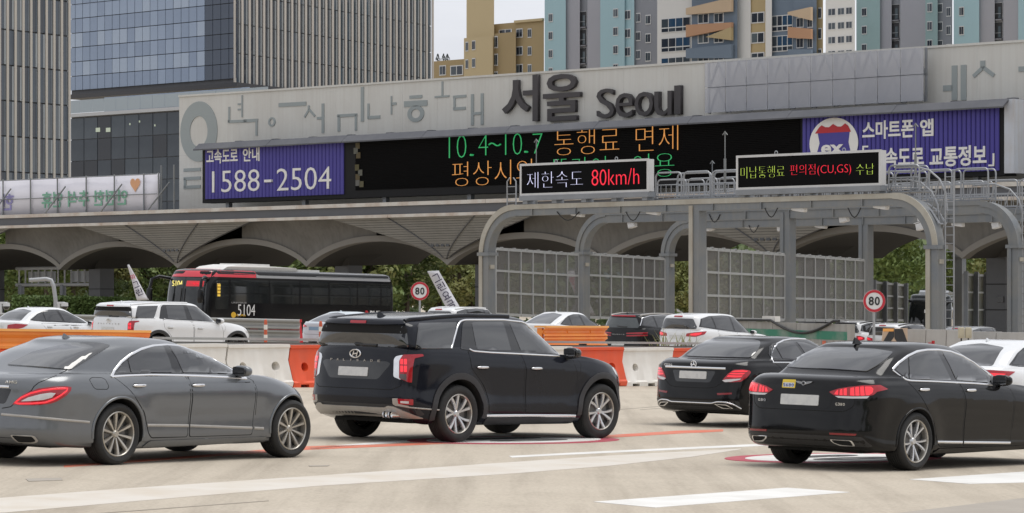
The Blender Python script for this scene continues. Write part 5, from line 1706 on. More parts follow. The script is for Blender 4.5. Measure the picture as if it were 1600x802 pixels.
# ------------------------------------------------------------------ traffic gantries with catwalks, cameras and message signs
CREAM = mat('cream_flange', (.42, .40, .345), .6, noise=.6, nscale=1.0, col2=(.30, .26, .2), streak=.3)
GALV = mat('galvanised_tube', (.32, .33, .345), .45, metal=.45, noise=.4, nscale=3, col2=(.33, .34, .35))
CAMW = mat('camera_housing_white', (.66, .66, .66), .4, noise=.3, nscale=5, col2=(.5, .5, .5))
def gantry_frame(name, label, D): return gate_frame(name, label, 'gantry', 'gantries before the toll gate', D)
def lx(px, D): return on_gate(px, 400, 0, D)[0]
def ground_local(D, x):
 w = Vector((0, D, 0)) + GX * x
 return gz(w.x, w.y)
def gantry(name, label, D, cols, zbeam, front_m, straight_first=False, left_curve=True, right_curve=True, rad=1.5, bh=.42, extend=0.0):
 """cols: local x of its columns; the end columns bend over into the beam"""
 root = gantry_frame(name, label, D)
 n = len(cols)
 w = .46
 for i, x in enumerate(cols):
  g = ground_local(D, x) - .1
  curve = (i == 0 and left_curve) or (i == n - 1 and right_curve)
  zt = zbeam - rad if curve else zbeam - bh / 2
  mb = MB()
  mb.b2((x - w / 2, -.22, g), (x + w / 2, .22, zt))
  c = mb.build('column', FRAMED, root)
  mb = MB()
  mb.b2((x - w / 2 - .03, -.27, g), (x - w / 2 + .16, -.225, zt + (0 if curve else bh / 2)))
  mb.build('front_flange', front_m, c)
  if curve:
   mb = MB(); mb.b2((x - w / 2 - .09, -.31, zt - .07), (x + w / 2 + .09, .31, zt + .07)); mb.build('collar', FRAMED, c)
   for zz in (zt - .6,):
    mb = MB(); mb.b2((x + w / 2 - .02, -.12, zz), (x + w / 2 + .05, .12, zz + .16)); mb.build('junction_box', CREAM, c)
   s = 1 if i == 0 else -1
   K = 12
   for mm, y0, y1, dw, nm in ((FRAMED, -.22, .22, w, 'bend'), (front_m, -.27, -.225, .2, 'bend_flange')):
    mb = MB()
    vs, fs = [], []
    for k in range(K + 1):
     a = k / K * pi / 2
     cx, cz = x + s * rad, zt
     ro, ri_ = rad + w / 2, rad - w / 2
     if nm == 'bend_flange': ri_ = ro - .2; ro = ro + .03
     for r_, y in ((ro, y0), (ri_, y0), (ri_, y1), (ro, y1)):
      vs.append((cx - s * r_ * cos(a), y, cz + r_ * sin(a) * (1.0)))
    for k in range(K):
     for q in range(4): fs.append((k * 4 + q, k * 4 + (q + 1) % 4, k * 4 + 4 + (q + 1) % 4, k * 4 + 4 + q))
    fs += [(0, 1, 2, 3), (K * 4 + 3, K * 4 + 2, K * 4 + 1, K * 4)]
    mb.add(vs, fs)
    mb.build(nm, mm, c, smooth=40)
 x0 = cols[0] + (rad if left_curve else -.2 - extend)
 x1 = cols[-1] - (rad if right_curve else -.2)
 mb = MB(); mb.b2((x0, -.22, zbeam - bh / 2), (x1, .22, zbeam + bh / 2)); bm_ = mb.build('beam', FRAMED, root)
 mb = MB(); mb.b2((x0, -.27, zbeam + bh / 2 - .16), (x1, -.225, zbeam + bh / 2 + .03)); mb.build('beam_flange', front_m, bm_)
 for k in range(int((x1 - x0) / 2.4)):
  mb = MB(); xx = x0 + 1 + 2.4 * k; mb.b2((xx, -.285, zbeam - bh / 2), (xx + .05, -.22, zbeam + bh / 2 - .16)); mb.build('beam_stiffener', FRAMED, bm_)
 return root
def railing(root, x0, x1, y, z, h, unit=1.7, n=5):
 k = max(1, round((x1 - x0) / unit))
 for i in range(k):
  a, b = x0 + (x1 - x0) * i / k + .06, x0 + (x1 - x0) * (i + 1) / k - .06
  r = .18
  P = [(a, y, z), (a, y, z + h - r)] + [(a + r - r * cos(t), y, z + h - r + r * sin(t)) for t in (R(30), R(60), R(90))] + [(b - r + r * sin(t), y, z + h - r + r * cos(t)) for t in (0, R(30), R(60))] + [(b, y, z + h - r), (b, y, z)]
  mb = MB()
  mb.tube(P, .035, 6)
  mb.tube([(a, y, z + .08), (b, y, z + .08)], .025, 5)
  mb.tube([(a, y, z + h * .52), (b, y, z + h * .52)], .025, 5)
  rl = mb.build('rail_frame', GALV, root, smooth=50)
  for j in range(1, n):
   xx = a + (b - a) * j / n
   mb = MB(); mb.tube([(xx, y, z + .08), (xx, y, z + h * .52)], .014, 4); mb.build('rail_bar', GALV, rl)
def catwalk(root, x0, x1, z, h, depth=1.0, unit=1.7):
 mb = MB(); mb.b2((x0, .24, z - .06), (x1, .24 + depth, z - .01)); mb.build('walkway', FRAMEM, root)
 railing(root, x0, x1, .26, z, h, unit)
 railing(root, x0 + .3, x1 - .3, .22 + depth, z, h, unit)
def ladder(root, x, y, z0, z1, w=.38, hoop=False):
 mb = MB()
 for s in (-1, 1): mb.tube([(x + s * w / 2, y, z0), (x + s * w / 2, y, z1 - (.0 if not hoop else .15))] + ([(x + s * w / 2 * .4, y, z1)] if hoop else []), .028, 6)
 l = mb.build('ladder', GALV, root, smooth=50)
 k = 0
 while z0 + .25 + .3 * k < z1 - .1:
  zz = z0 + .25 + .3 * k
  mb = MB(); mb.tube([(x - w / 2, y, zz), (x + w / 2, y, zz)], .016, 5); mb.build('rung', GALV, l)
  k += 1
def traffic_camera(name, loc, tilt=0.0, label='', drop=.35, long=False):
 """a white housing with a sun shield on a short bracket below the beam"""
 root = empty(name, loc, GA, label, 'camera', 'enforcement cameras under the gantry beams')
 mb = MB(); mb.tube([(0, 0, 0), (0, 0, drop)], .03, 6); mb.box((0, 0, drop), (.16, .16, .05)); mb.build('bracket', FRAMED, root)
 M = Matrix.Rotation(tilt, 3, 'Y')
 L = .62 if long else .40
 me = rounded_block((0, 0, 0), (L, .26, .22 if long else .30), .25, 2)
 me.materials.append(CAMW)
 h = link('housing', me, None, root); h.rotation_euler = (0, tilt, 0)
 mb = MB(); mb.b2((-L / 2 - .03, -.16, .12 if long else .155), (L / 2 + .05, .16, .145 if long else .18)); mb.build('sun_shield', CAMW, h)
 mb = MB(); mb.cyl((-L / 2 + .0, 0, 0), (-L / 2 - .03, 0, 0), .08, 14); mb.build('lens', GLOSSB, h)
 return root
def rod(root, x, y, z0, z1):
 mb = MB()
 mb.tube([(x, y, z0), (x, y, z0 + (z1 - z0) * .55)], .05, 6)
 mb.tube([(x, y, z0 + (z1 - z0) * .55), (x, y, z1)], .022, 5)
 mb.tube([(x - .12, y, z1 - .15), (x, y, z1 - .02), (x + .12, y, z1 - .15)], .02, 4)
 mb.build('lightning_rod', FRAMED, root)

D1, D2, D3 = 127.0, 144.6, 158.9
c1 = [lx(762, D1), lx(1091, D1), lx(1462, D1)]
c2_ = [lx(911, D2), lx(1232, D2), lx(1588, D2)]
c3_ = [lx(1044, D3), lx(1354, D3), lx(1700, D3)]
def zat(px, py, D): return on_gate(px, py, 0, D)[1]
zb1 = (zat(900, 326, D1) + zat(1250, 318, D1)) / 2
zb2 = (zat(1000, 338, D2) + zat(1350, 330, D2)) / 2
zb3 = (zat(1150, 347, D3) + zat(1400, 343, D3)) / 2
g1 = gantry('traffic_gantry', 'near steel gantry with cream flanges carrying two black message signs', D1, c1, zb1, CREAM, rad=1.75)
g2 = gantry('traffic_gantry', 'middle grey steel gantry with curved corner posts behind the near gantry', D2, c2_, zb2, FRAMED, rad=1.6, bh=.5)
g3 = gantry('traffic_gantry', 'rear grey steel gantry closest to the toll gate arches', D3, c3_, zb3, FRAMED, rad=1.5, bh=.5)
top1 = zb1 + .24
zr = zat(1080, 268, D1)
catwalk(g1, lx(1016, D1), lx(1150, D1), top1 + .1, zr - top1 - .1)
catwalk(g1, lx(1380, D1), lx(1432, D1), top1 + .1, zat(1410, 262, D1) - top1)
zh = zat(1440, 262, D1)
# hooped hand rail that comes down beside the right hand bend
for y in (.3, .9):
 mb = MB()
 P = [on_gate(px, py, y, D1) for px, py in ((1400, 262), (1432, 261), (1452, 266), (1468, 280), (1477, 300), (1480, 330))]
 mb.tube([(x, y, z) for x, z in P], .04, 6)
 mb.tube([(x - .35, y, z - .45) for x, z in P], .035, 6)
 for x, z in P: mb.tube([(x, y, z), (x - .35, y, z - 1.1)], .025, 5)
 mb.build('stair_rail', GALV, g1, smooth=50)
ladder(g1, lx(1481, D1), .1, ground_local(D1, c1[2]) + .3, zat(1481, 268, D1))
mb = MB()
P = [on_gate(px, py, .3, D1) for px, py in ((1425, 312), (1445, 318), (1462, 330), (1474, 350))]
for y in (.05, .45): mb.tube([(x, y, z) for x, z in P], .04, 5)
for x, z in P: mb.tube([(x, .05, z), (x, .45, z)], .03, 5)
mb.build('bend_ladder', GALV, g1)
ladder(g1, lx(802, D1), -.1, top1 - .1, zat(802, 278, D1), .5, True)
top2 = zb2 + .27
catwalk(g2, lx(1020, D2), lx(1540, D2), top2 + .1, 1.25, unit=1.75)
top3 = zb3 + .27
catwalk(g3, lx(1100, D3), lx(1640, D3), top3 + .1, 1.25, unit=1.75)
for y in (.3, .9):
 mb = MB()
 P = [on_gate(px, py, y, D2) for px, py in ((1520, 290), (1555, 288), (1578, 296), (1592, 312), (1598, 335))]
 mb.tube([(x, y, z) for x, z in P], .04, 6)
 for x, z in P: mb.tube([(x, y, z), (x - .35, y, z - 1.0)], .025, 5)
 mb.build('stair_rail', GALV, g2, smooth=50)
ladder(g2, lx(1601, D2), .1, ground_local(D2, c2_[2]) + .3, zat(1601, 290, D2))
for px, py0, py1, g, D in ((822, 320, 216, g1, D1), (1117, 300, 204, g1, D1), (1415, 300, 191, g1, D1), (1099, 300, 250, g2, D2), (1340, 300, 262, g2, D2)):
 x = lx(px, D); rod(g, x, .6, zat(px, py0, D), zat(px, py1, D))
# cameras: pixel, gantry depth, kind
cams = [(988, 351, D2, 0), (903, 334, D1, 1), (1021, 331, D1, 1), (1110, 356, D3, 0), (1173, 354, D3, 1), (1221, 356, D3, 0), (1249, 326, D1, 1), (1283, 353, D3, 1), (1319, 342, D2, 0), (1377, 322, D1, 1), (1441, 340, D2, 0), (1439, 354, D2, 0), (1497, 350, D3, 1), (1557, 352, D3, 0)]
where = ['hanging below the beam beside the second curved post', 'lying along the near beam under the speed sign', 'lying along the near beam right of the speed sign', 'hanging just beside the thick middle post', 'lying along the rear beam right of the thick middle post', 'hanging beside the straight post of the middle gantry', 'lying under the middle of the near beam', 'lying along the rear beam right of the straight post', 'hanging from a long bracket below the toll payment sign', 'lying under the near beam below the end of the toll payment sign', 'upper one of the stacked pair by the ladder post', 'lower one of the stacked pair by the ladder post', 'lying along the beam just past the ladder post', 'hanging beside the farthest curved post']
for (px, py, D, k), wh in zip(cams, where):
 x, z = on_gate(px, py, 0, D)
 w = Vector((0, D, 0)) + GX * x
 zb_ = {D1: zb1, D2: zb2, D3: zb3}[D] - .2
 traffic_camera('traffic_camera', (w.x, w.y, z), R(-12) if not k else R(8), 'white camera housing ' + wh, max(.1, zb_ - z), bool(k))
# cables drooping from the beams
CABLE = mat('black_cable', (.012, .012, .012), .6)
for px0, px1, py, D, g in ((870, 905, 331, D1, g1), (978, 1000, 331, D1, g1), (1195, 1215, 325, D1, g1), (1108, 1125, 335, D2, g2), (1325, 1345, 325, D1, g1), (1170, 1185, 352, D3, g3)):
 a, b = on_gate(px0, py, -.25, D), on_gate(px1, py, -.25, D)
 mb = MB(); mb.tube([(a[0] + (b[0] - a[0]) * t / 6, -.25, a[1] + (b[1] - a[1]) * t / 6 - .35 * sin(pi * t / 6)) for t in range(7)], .022, 5); mb.build('cable', CABLE, g)
# message signs: things of their own, standing on the near beam
FRW = mat('sign_frame_white', (.60, .60, .60), .5, noise=.4, nscale=1.5, col2=(.45, .43, .4), streak=.2)
def message_sign(label, px0, px1, pt0, pt1, pb0, pb1, legs, words):
 root = gate_frame('message_sign', label, 'message sign', 'message signs on the near gantry', D1)
 y = -.35
 x0, x1 = on_gate(px0, 260, y, D1)[0], on_gate(px1, 260, y, D1)[0]
 z1 = (on_gate(px0, pt0, y, D1)[1] + on_gate(px1, pt1, y, D1)[1]) / 2
 z0 = (on_gate(px0, pb0, y, D1)[1] + on_gate(px1, pb1, y, D1)[1]) / 2
 b = .09
 mb = MB(); mb.b2((x0 + .02, y + .06, z0 + .02), (x1 - .02, y + .36, z1 - .02)); mb.build('cabinet', FRW, root)
 for lo, hi in (((x0, y, z1 - b), (x1, y + .06, z1)), ((x0, y, z0), (x1, y + .06, z0 + b)), ((x0, y + .001, z0 + b), (x0 + b, y + .06, z1 - b)), ((x1 - b, y + .001, z0 + b), (x1, y + .06, z1 - b))):
  mb = MB(); mb.b2(lo, hi); mb.build('frame_bar', FRW, root)
 mb = MB(); mb.b2((x0 + b, y + .03, z0 + b), (x1 - b, y + .058, z1 - b)); mb.build('display', SCREEN, root)
 zb_ = zb1 + .26
 for k in range(legs):
  xx = x0 + .25 + (x1 - x0 - .5) * k / (legs - 1)
  mb = MB(); mb.b2((xx - .13, y + .05, zb_), (xx + .13, y + .5, z0 - .001)); mb.build('leg', FRAMEM, root)
 mb = MB(); mb.b2((x0, y - .04, z0 - .2), (x1, y + .4, z0 - .004)); mb.build('sill_beam', FRAMEM, root)
 for xx in (x0 + (x1 - x0) * .25, x0 + (x1 - x0) * .72):
  mb = MB(); mb.tube([(xx + .07 * cos(t), y + .3, z1 + .06 + .07 * sin(t)) for t in [2 * pi * q / 10 for q in range(10)]], .018, 5, closed=True); mb.build('lifting_eye', GALV, root)
 for s, a, c, t0, t1, m, bd in words:
  gate_text(root, 'led_character', s, a, c, t0, t1, y, m, ext=.006, bold=bd, out=-.022, D=D1)
message_sign('black speed limit message sign in white frame showing white and red characters', 812, 1013, 258, 246, 306, 300, 5,
 (('제한속도', 823, 910, 268, 293, LEDW, -.03), ('80km/h', 924, 998, 264, 289, LEDR, -.018)))
message_sign('black toll payment message sign in white frame showing lime and red characters', 1150, 1376, 244, 233, 297, 290, 5,
 (('미납통행료', 1157, 1225, 260, 278, LEDY, -.03), ('편의점(CU,GS)', 1234, 1329, 256, 275, LEDR, -.026), ('수납', 1337, 1365, 256, 273, LEDY, -.03)))

# ---- noise barriers between the gantry posts: three rows of brown panes in grey frames
PANE = mat('brown_acrylic_pane', (.125, .12, .11), .35, spec=.35, noise=.5, nscale=.9, col2=(.19, .185, .17), alpha=.55)
BFR = mat('barrier_frame_grey', (.36, .37, .37), .5, metal=.2, noise=.5, nscale=1.5, col2=(.27, .27, .26))
def noise_wall(label, a_px, b_px, Ya, Yb, ta, tb, ba_, bb_, ncol, nrow=3, posts=False):
 A0, A1 = at(a_px, ba_, Ya), at(a_px, ta, Ya)
 B0, B1 = at(b_px, bb_, Yb), at(b_px, tb, Yb)
 ang = math.atan2(B0.y - A0.y, B0.x - A0.x)
 root = empty('noise_barrier', A0, ang, label, 'noise barrier', 'noise barriers between the gantry posts')
 L = (B0 - A0).xy.length
 h0, h1, dz = A1.z - A0.z, B1.z - B0.z, B0.z - A0.z
 def P(u, v, y=0.0):
  return Vector((L * u, y, dz * u + (h0 + (h1 - h0) * u) * v))
 fw = .05
 for i in range(ncol):
  for j in range(nrow):
   u0, u1, v0, v1 = i / ncol, (i + 1) / ncol, j / nrow, (j + 1) / nrow
   eu, ev = fw / L, fw / h0
   mb = MB(); mb.prism([P(u0 + eu, v0 + ev, .0), P(u1 - eu, v0 + ev, .0), P(u1 - eu, v1 - ev, .0), P(u0 + eu, v1 - ev, .0)], (0, .02, 0))
   mb.build('pane', PANE, root)
 for i in range(ncol + 1):
  u = i / ncol
  mb = MB(); mb.bar(P(u, 0), P(u, 1.0), .085, .10, up=(1, 0, 0)); mb.build('mullion', BFR, root)
  if i < ncol:
   mb = MB(); mb.box(P(u + .5 / ncol, 1.0) + Vector((0, 0, .05)), (.2, .08, .09)); mb.build('top_clip', BFR, root)
 for j in range(nrow + 1):
  v = j / nrow
  for i in range(ncol):
   mb = MB(); mb.bar(P(i / ncol + .05 / L, v), P((i + 1) / ncol - .05 / L, v), .08, .12 if j in (0, nrow) else .09); mb.build('transom', BFR, root)
 if posts:
  for i in range(0, ncol + 1, 1):
   mb = MB(); mb.bar(P(i / ncol, -.3, -.15), P(i / ncol, 1.06, -.15), .2, .16, up=(1, 0, 0)); mb.build('post', FRAMEM, root)
 return root
noise_wall('brown paned noise barrier between the near left post and the second curved post', 774, 903, 129.5, 140.5, 389, 398, 491, 497, 7)
noise_wall('brown paned noise barrier between the second and the third curved post', 919, 1038, 142.5, 150.5, 397, 405, 496, 499, 7)
noise_wall('brown paned noise barrier just right of the thick cream flanged post', 1103, 1225, 121.5, 131.5, 389, 398, 498, 500, 7)
noise_wall('brown paned noise barrier just left of the nearer round speed sign', 1240, 1350, 133.5, 142.0, 399, 407, 500, 502, 7)
noise_wall('lower panelled barrier with projecting posts behind the nearer round speed sign', 1362, 1412, 168, 176, 441, 446, 500, 501, 3, 3, True)
noise_wall('panelled barrier with projecting posts at the far right beyond the ladder', 1505, 1582, 160, 172, 429, 433, 512, 510, 5, 3, True)
# far portal posts seen below the canopy
for px, Y, top, lab in ((1500, 175, 402, 'slim grey post with curved top behind the ladder gantry post'), (1590, 178, 400, 'slim grey post with curved top at the right end of the arches')):
 p0 = at(px, 500, Y)
 root = empty('curved_post', (p0.x, p0.y, gz(p0.x, p0.y)), GA, lab, 'post')
 zt = at(px, top, Y).z - gz(p0.x, p0.y)
 mb = MB(); mb.b2((-.28, -.2, 0), (.28, .2, zt)); mb.build('shaft', FRAMED, root)
 mb = MB(); mb.b2((-.38, -.28, zt), (.38, .28, zt + .14)); mb.build('collar', FRAMED, root)
 mb = MB()
 vs, fs = [], []
 K = 9
 for k in range(K + 1):
  a = k / K * pi / 2
  for r_, y in ((2.28, -.2), (1.72, -.2), (1.72, .2), (2.28, .2)): vs.append((-2 + r_ * cos(a), y, zt + .14 + r_ * sin(a)))
 for k in range(K):
  for q in range(4): fs.append((k * 4 + q, k * 4 + (q + 1) % 4, k * 4 + 4 + (q + 1) % 4, k * 4 + 4 + q))
 mb.add(vs, fs + [(0, 1, 2, 3), (K * 4 + 3, K * 4 + 2, K * 4 + 1, K * 4)])
 mb.b2((-4.5, -.2, zt + .14 + 1.72), (-2, .2, zt + .14 + 2.28))
 mb.build('arm', FRAMED, root, smooth=40)
p0 = at(1411 + 8, 500, 172)

# ------------------------------------------------------------------ water-filled barriers, guard rails, concrete walls, signs
ORP = mat('orange_polyethylene', (.74, .085, .022), .5, noise=.4, nscale=2.0, col2=(.50, .10, .05), streak=.2)
WHP = mat('white_polyethylene', (.76, .735, .685), .55, noise=.5, nscale=1.6, col2=(.62, .57, .50), streak=.25)
def barrier_mesh(L=1.62, H=.88):
 """one hollow barrier: splayed foot, stepped waist, ridge, two fork holes, interlocking ends"""
 prof = [(-.28, 0), (.28, 0), (.28, .10), (.235, .14), (.155, .55), (.14, .80), (.17, .815), (.17, H), (-.17, H), (-.17, .815), (-.14, .80), (-.155, .55), (-.235, .14), (-.28, .10)]
 nseg = 24
 bm = bmesh.new()
 rings = []
 for i in range(nseg + 1):
  x = -L / 2 + .012 + (L - .024) * i / nseg
  t = i / nseg
  rib = .018 * (1 if (int(t * 24) % 8 in (3, 4)) else 0)
  rings.append([bm.verts.new((x + (.035 * sin(z / H * 9) if i in (0, nseg) else 0), y + (rib * (1 if y > 0 else -1) if .12 < z < .8 else 0), z)) for y, z in prof])
 m = len(prof)
 for i in range(nseg):
  for k in range(m): bm.faces.new((rings[i][k], rings[i][(k + 1) % m], rings[i + 1][(k + 1) % m], rings[i + 1][k]))
 bm.faces.new(rings[0][::-1])
 bm.faces.new(rings[-1])
 bmesh.ops.recalc_face_normals(bm, faces=bm.faces)
 me = bpy.data.meshes.new('water_barrier')
 bm.to_mesh(me)
 bm.free()
 o = link('tmp', me)
 cut = MB()
 for x in (-L * .26, L * .26): cut.tube([(x, -.5, .43), (x, -.17, .43), (x, 0, .43), (x, .17, .43), (x, .5, .43)], [.17, .095, .05, .095, .17], 18)
 for x in (-L * .3, 0, L * .3): cut.box((x, 0, 0), (.22, .8, .13))
 co = link('cut', cut.mesh('cut'))
 md = o.modifiers.new('b', 'BOOLEAN'); md.object = co; md.operation = 'DIFFERENCE'; md.solver = 'EXACT'
 dg = bpy.context.evaluated_depsgraph_get()
 res = bpy.data.meshes.new_from_object(o.evaluated_get(dg))
 bpy.data.objects.remove(o); bpy.data.objects.remove(co)
 res.shade_smooth(); res.set_sharp_from_angle(angle=R(35))
 return res
bmW = barrier_mesh(); bmW.materials.clear(); bmW.materials.append(WHP)
bmO = bmW.copy(); bmO.materials.clear(); bmO.materials.append(ORP)
BD = Vector((.735, .678, 0))
BP = Vector((-4.4, 64.7, 0))
seq = [(-3.67 + 1.62 * k) for k in range(12)]
cols_ = ['W', 'W', 'O', 'W', 'O', 'W', 'O', 'O', 'W', 'O', 'W', 'O']
seq = [-4.48, -2.86, -1.24, .38, 2.0, 3.62, 5.24, 6.86, 8.48, 10.1, 11.72, 13.34]
cols_ = ['W', 'W', 'W', 'O', 'W', 'O', 'W', 'W', 'O', 'W', 'O', 'W']
blab = ['at the far end of the row, above the grey coupe roof', 'second from the end, above the grey coupe windscreen', 'between the grey coupe bonnet and the first orange barrier', 'left of the large black suv tail', 'behind the black suv rear window', 'behind the middle of the black suv', 'behind the black suv doors', 'peeping out over the black suv bonnet', 'just ahead of the black suv nose', 'left of the saloon with the star badge', 'behind the boot of the saloon with the star badge', 'behind the roof of the saloon with the star badge']
for t, c, lb in zip(seq, cols_, blab):
 q = BP + BD * t
 o = link('water_barrier', bmW if c == 'W' else bmO)
 tag(o, ('white' if c == 'W' else 'orange') + ' plastic water barrier ' + lb, 'barrier', 'plastic barriers along the lane')
 o.location = (q.x, q.y, gz(q.x, q.y))
 o.rotation_euler = (0, 0, math.atan2(BD.y, BD.x) + random.uniform(-.03, .03))
def wbeam(name, label, A, B, beams, H, m, postm, posts=2.0, group=None, cap=None, bh=.31, lowm=None):
 """a guard rail with corrugated beams between two points on the pavement"""
 A, B = Vector(A), Vector(B)
 L = (B - A).xy.length
 root = empty(name, (A.x, A.y, gz(A.x, A.y)), math.atan2(B.y - A.y, B.x - A.x), label, 'guard rail', group)
 dz = gz(B.x, B.y) - gz(A.x, A.y)
 for zc in beams:
  prof = [(-.04, -.5), (-.10, -.42), (-.10, -.28), (-.03, -.10), (-.03, .10), (-.10, .28), (-.10, .42), (-.04, .5)]
  P = [(y, zc + v * bh) for y, v in prof]
  vs, fs = [], []
  for x, d in ((0, 0), (L, dz)):
   vs += [(x, y, z + d) for y, z in P] + [(x, y + .02, z + d) for y, z in P[::-1]]
  m_ = len(P) * 2
  for k in range(m_): fs.append((k, (k + 1) % m_, m_ + (k + 1) % m_, m_ + k))
  fs += [tuple(range(m_))[::-1], tuple(range(m_, 2 * m_))]
  mb = MB(); mb.add(vs, fs); be = mb.build('beam', lowm if lowm and zc < .7 else m, root)
  for k in range(int(L / posts) + 1):
   mb = MB(); x = min(L - .1, .1 + k * posts); mb.lathe([(.001, -.055), (.035, -.05), (.035, -.03)], 10, 'Y', (x, 0, zc + dz * x / L)); mb.build('bolt', postm, be)
 for k in range(int(L / posts) + 1):
  mb = MB(); x = min(L - .1, .1 + k * posts); mb.b2((x - .06, 0, dz * x / L), (x + .06, .14, H - .06 + dz * x / L)); mb.build('post', postm, root)
 if cap:
  mb = MB(); mb.prism([(0, -.14, H - .05), (0, .2, H - .05), (0, .2, H), (0, -.14, H)], (L, 0, dz)); mb.build('top_plate', cap, root)
 return root
ORS = mat('orange_rail_paint', (.82, .27, .045), .5, noise=.6, nscale=1.2, col2=(.74, .12, .03))
ORS2 = mat('orange_rail_top', (.86, .40, .10), .55, noise=.5, nscale=1.0, col2=(.84, .46, .2))
GRAIL = mat('grey_rail', (.33, .33, .315), .5, metal=.3, noise=.6, nscale=1.2, col2=(.24, .235, .22))
GTOP = mat('grey_rail_top', (.40, .40, .38), .55, metal=.2, noise=.5, nscale=1.2, col2=(.3, .29, .27))
def bl_pt(t, off=0.0):
 q = BP + BD * t + Vector((-BD.y, BD.x, 0)) * off
 return (q.x, q.y, 0)
wbeam('orange_guard_rail', 'faded orange double guard rail above the boot of the grey coupe', bl_pt(-9.2, .25), bl_pt(-3.75, .25), (.20, .56, .92), 1.14, ORS, ORS, 1.6, None, ORS2, .39, ORP)
q0 = ground_at(850, 520, 0);
a_, b_ = at(846, 520, 80), at(944, 520, 84)
wbeam('orange_guard_rail', 'short bright orange guard rail end behind the black suv bonnet', (a_.x, a_.y, 0), (b_.x, b_.y, 0), (.55, .86, 1.12), 1.28, ORS, ORS, 1.6, None, ORS2, .27)
wbeam('grey_guard_rail', 'low grey guard rail with flat top right behind the plastic barriers', bl_pt(-3.0, .9), bl_pt(17, .9), (.78,), 1.0, GRAIL, BLACKP, 2.0, None, GTOP, .26)
a_, b_ = at(-60, 500, 103), at(469, 500, 101.5)
wbeam('tall_guard_rail', 'tall weathered grey guard rail of three beams in front of the bus', (a_.x, a_.y, 0), (b_.x, b_.y, 0), (.30, .65, 1.0), 1.18, GRAIL, GRAIL, 2.0, None, None, .34)
a_, b_ = at(340, 510, 103), at(520, 510, 106)
RBLK = mat('red_block_plastic', (.55, .02, .03), .5, noise=.4, nscale=3)
for k, px in enumerate((404, 418, 432, 446, 459)):
 p_ = at(px, 510, 104)
 mb = MB(); mb.prism([(-.28, -.2, 0), (.28, -.2, 0), (.22, -.12, .9), (-.22, -.12, .9)], (0, .3, 0))
 mb.b2((-.24, -.14, .905), (.24, .2, 1.0))
 o = mb.build('red_block', RBLK)
 o.location = (p_.x, p_.y, gz(p_.x, p_.y) + .15)
 o.rotation_euler = (0, 0, R(44))
 tag(o, '%s red plastic block from the left behind the tall guard rail' % ('first', 'second', 'third', 'fourth', 'fifth')[k], 'barrier', 'red blocks behind the guard rail')
DELM = mat('delineator_orange', (.55, .11, .05), .5)
for px, py, Y, lb in ((415, 512, 78, 'below the bus number'), (501, 512, 76, 'left of the black suv rear window')):
 p_ = at(px, py, Y)
 root = empty('delineator_post', (p_.x, p_.y, gz(p_.x, p_.y)), 0, 'slim orange delineator post ' + lb, 'post')
 mb = MB(); mb.lathe([(.10, 0), (.10, .03), (.045, .05), (.04, 1.25), (.03, 1.3), (.001, 1.31)], 12, 'Z'); mb.build('shaft', DELM, root)
 for z in (.8, 1.05):
  mb = MB(); mb.lathe([(.046, z), (.046, z + .12)], 12, 'Z'); mb.build('band', WHP, root)
# ---- concrete walls on the right
WCON = mat('old_concrete_wall', (.36, .35, .325), .9, noise=.7, nscale=.8, col2=(.24, .225, .2), streak=.6, bump=.3, bscale=14)
JCON = mat('pale_barrier_concrete', (.46, .45, .43), .9, noise=.6, nscale=.7, col2=(.36, .34, .31), streak=.35, bump=.25, bscale=14)
GRN = mat('green_wall_stripe', (.035, .20, .125), .7, noise=.8, nscale=1.1, col2=(.28, .30, .26))
A_, B_ = at(1105, 505, 111), at(1330, 505, 102)
def wall_run(name, label, A, B, H, th, m, npc, cat='wall', slope=.0, group=None):
 L = (B - A).xy.length
 root = empty(name, (A.x, A.y, gz(A.x, A.y)), math.atan2(B.y - A.y, B.x - A.x), label, cat, group)
 dz = gz(B.x, B.y) - gz(A.x, A.y)
 for k in range(npc):
  x0, x1 = L * k / npc + .012, L * (k + 1) / npc - .012
  z0 = dz * (x0 + x1) / 2 / L
  mb = MB()
  mb.prism([(x0, -th / 2 - slope, z0 - .6), (x0, th / 2 + slope, z0 - .6), (x0, th / 2 + slope, z0 + .2), (x0, th / 2 + slope * .4, z0 + .45), (x0, th / 2, H + z0), (x0, -th / 2, H + z0), (x0, -th / 2 - slope * .4, z0 + .45), (x0, -th / 2 - slope, z0 + .2)], (x1 - x0, 0, 0))
  mb.build('wall_segment', m, root)
 return root, L, dz
hw_ = at(1165, 503, 108.5).z - gz(at(1165, 503, 108.5).x, 108.5)
wroot, L_, dz_ = wall_run('concrete_wall', 'stained concrete wall with a worn green stripe below the noise barriers', A_, B_, hw_, .3, WCON, 6)
mb = MB(); mb.prism([(0, -.162, hw_ - .52), (L_, -.162, hw_ - .52 + dz_), (L_, -.162, hw_ - .24 + dz_), (0, -.162, hw_ - .24)], (0, .005, 0)); mb.build('green_stripe', GRN, wroot)
mb = MB(); mb.b2((L_ * .84, -.164, hw_ - .95 + dz_), (L_ * .84 + .22, -.158, hw_ - .55 + dz_)); mb.build('orange_mark', ORANGEP, wroot)
mb = MB(); mb.tube([(L_ * .18 + i * .35, -.2, hw_ + .05 + dz_ * .3 - .42 * max(0, sin(pi * (i - 9) / 12)) * (1 if i > 8 else 0)) for i in range(23)], .045, 6); mb.build('hanging_cable', CABLE, wroot, smooth=60)
mb = MB(); mb.b2((L_ * .42, -.1, hw_ + .01 + dz_ * .4), (L_ * .42 + .9, .1, hw_ + .2 + dz_ * .4)); mb.build('white_box', WHP, wroot)
A_, B_ = at(1420, 515, 88), at(1516, 515, 86.5)
hj = at(1420, 514, 88).z - gz(A_.x, A_.y)
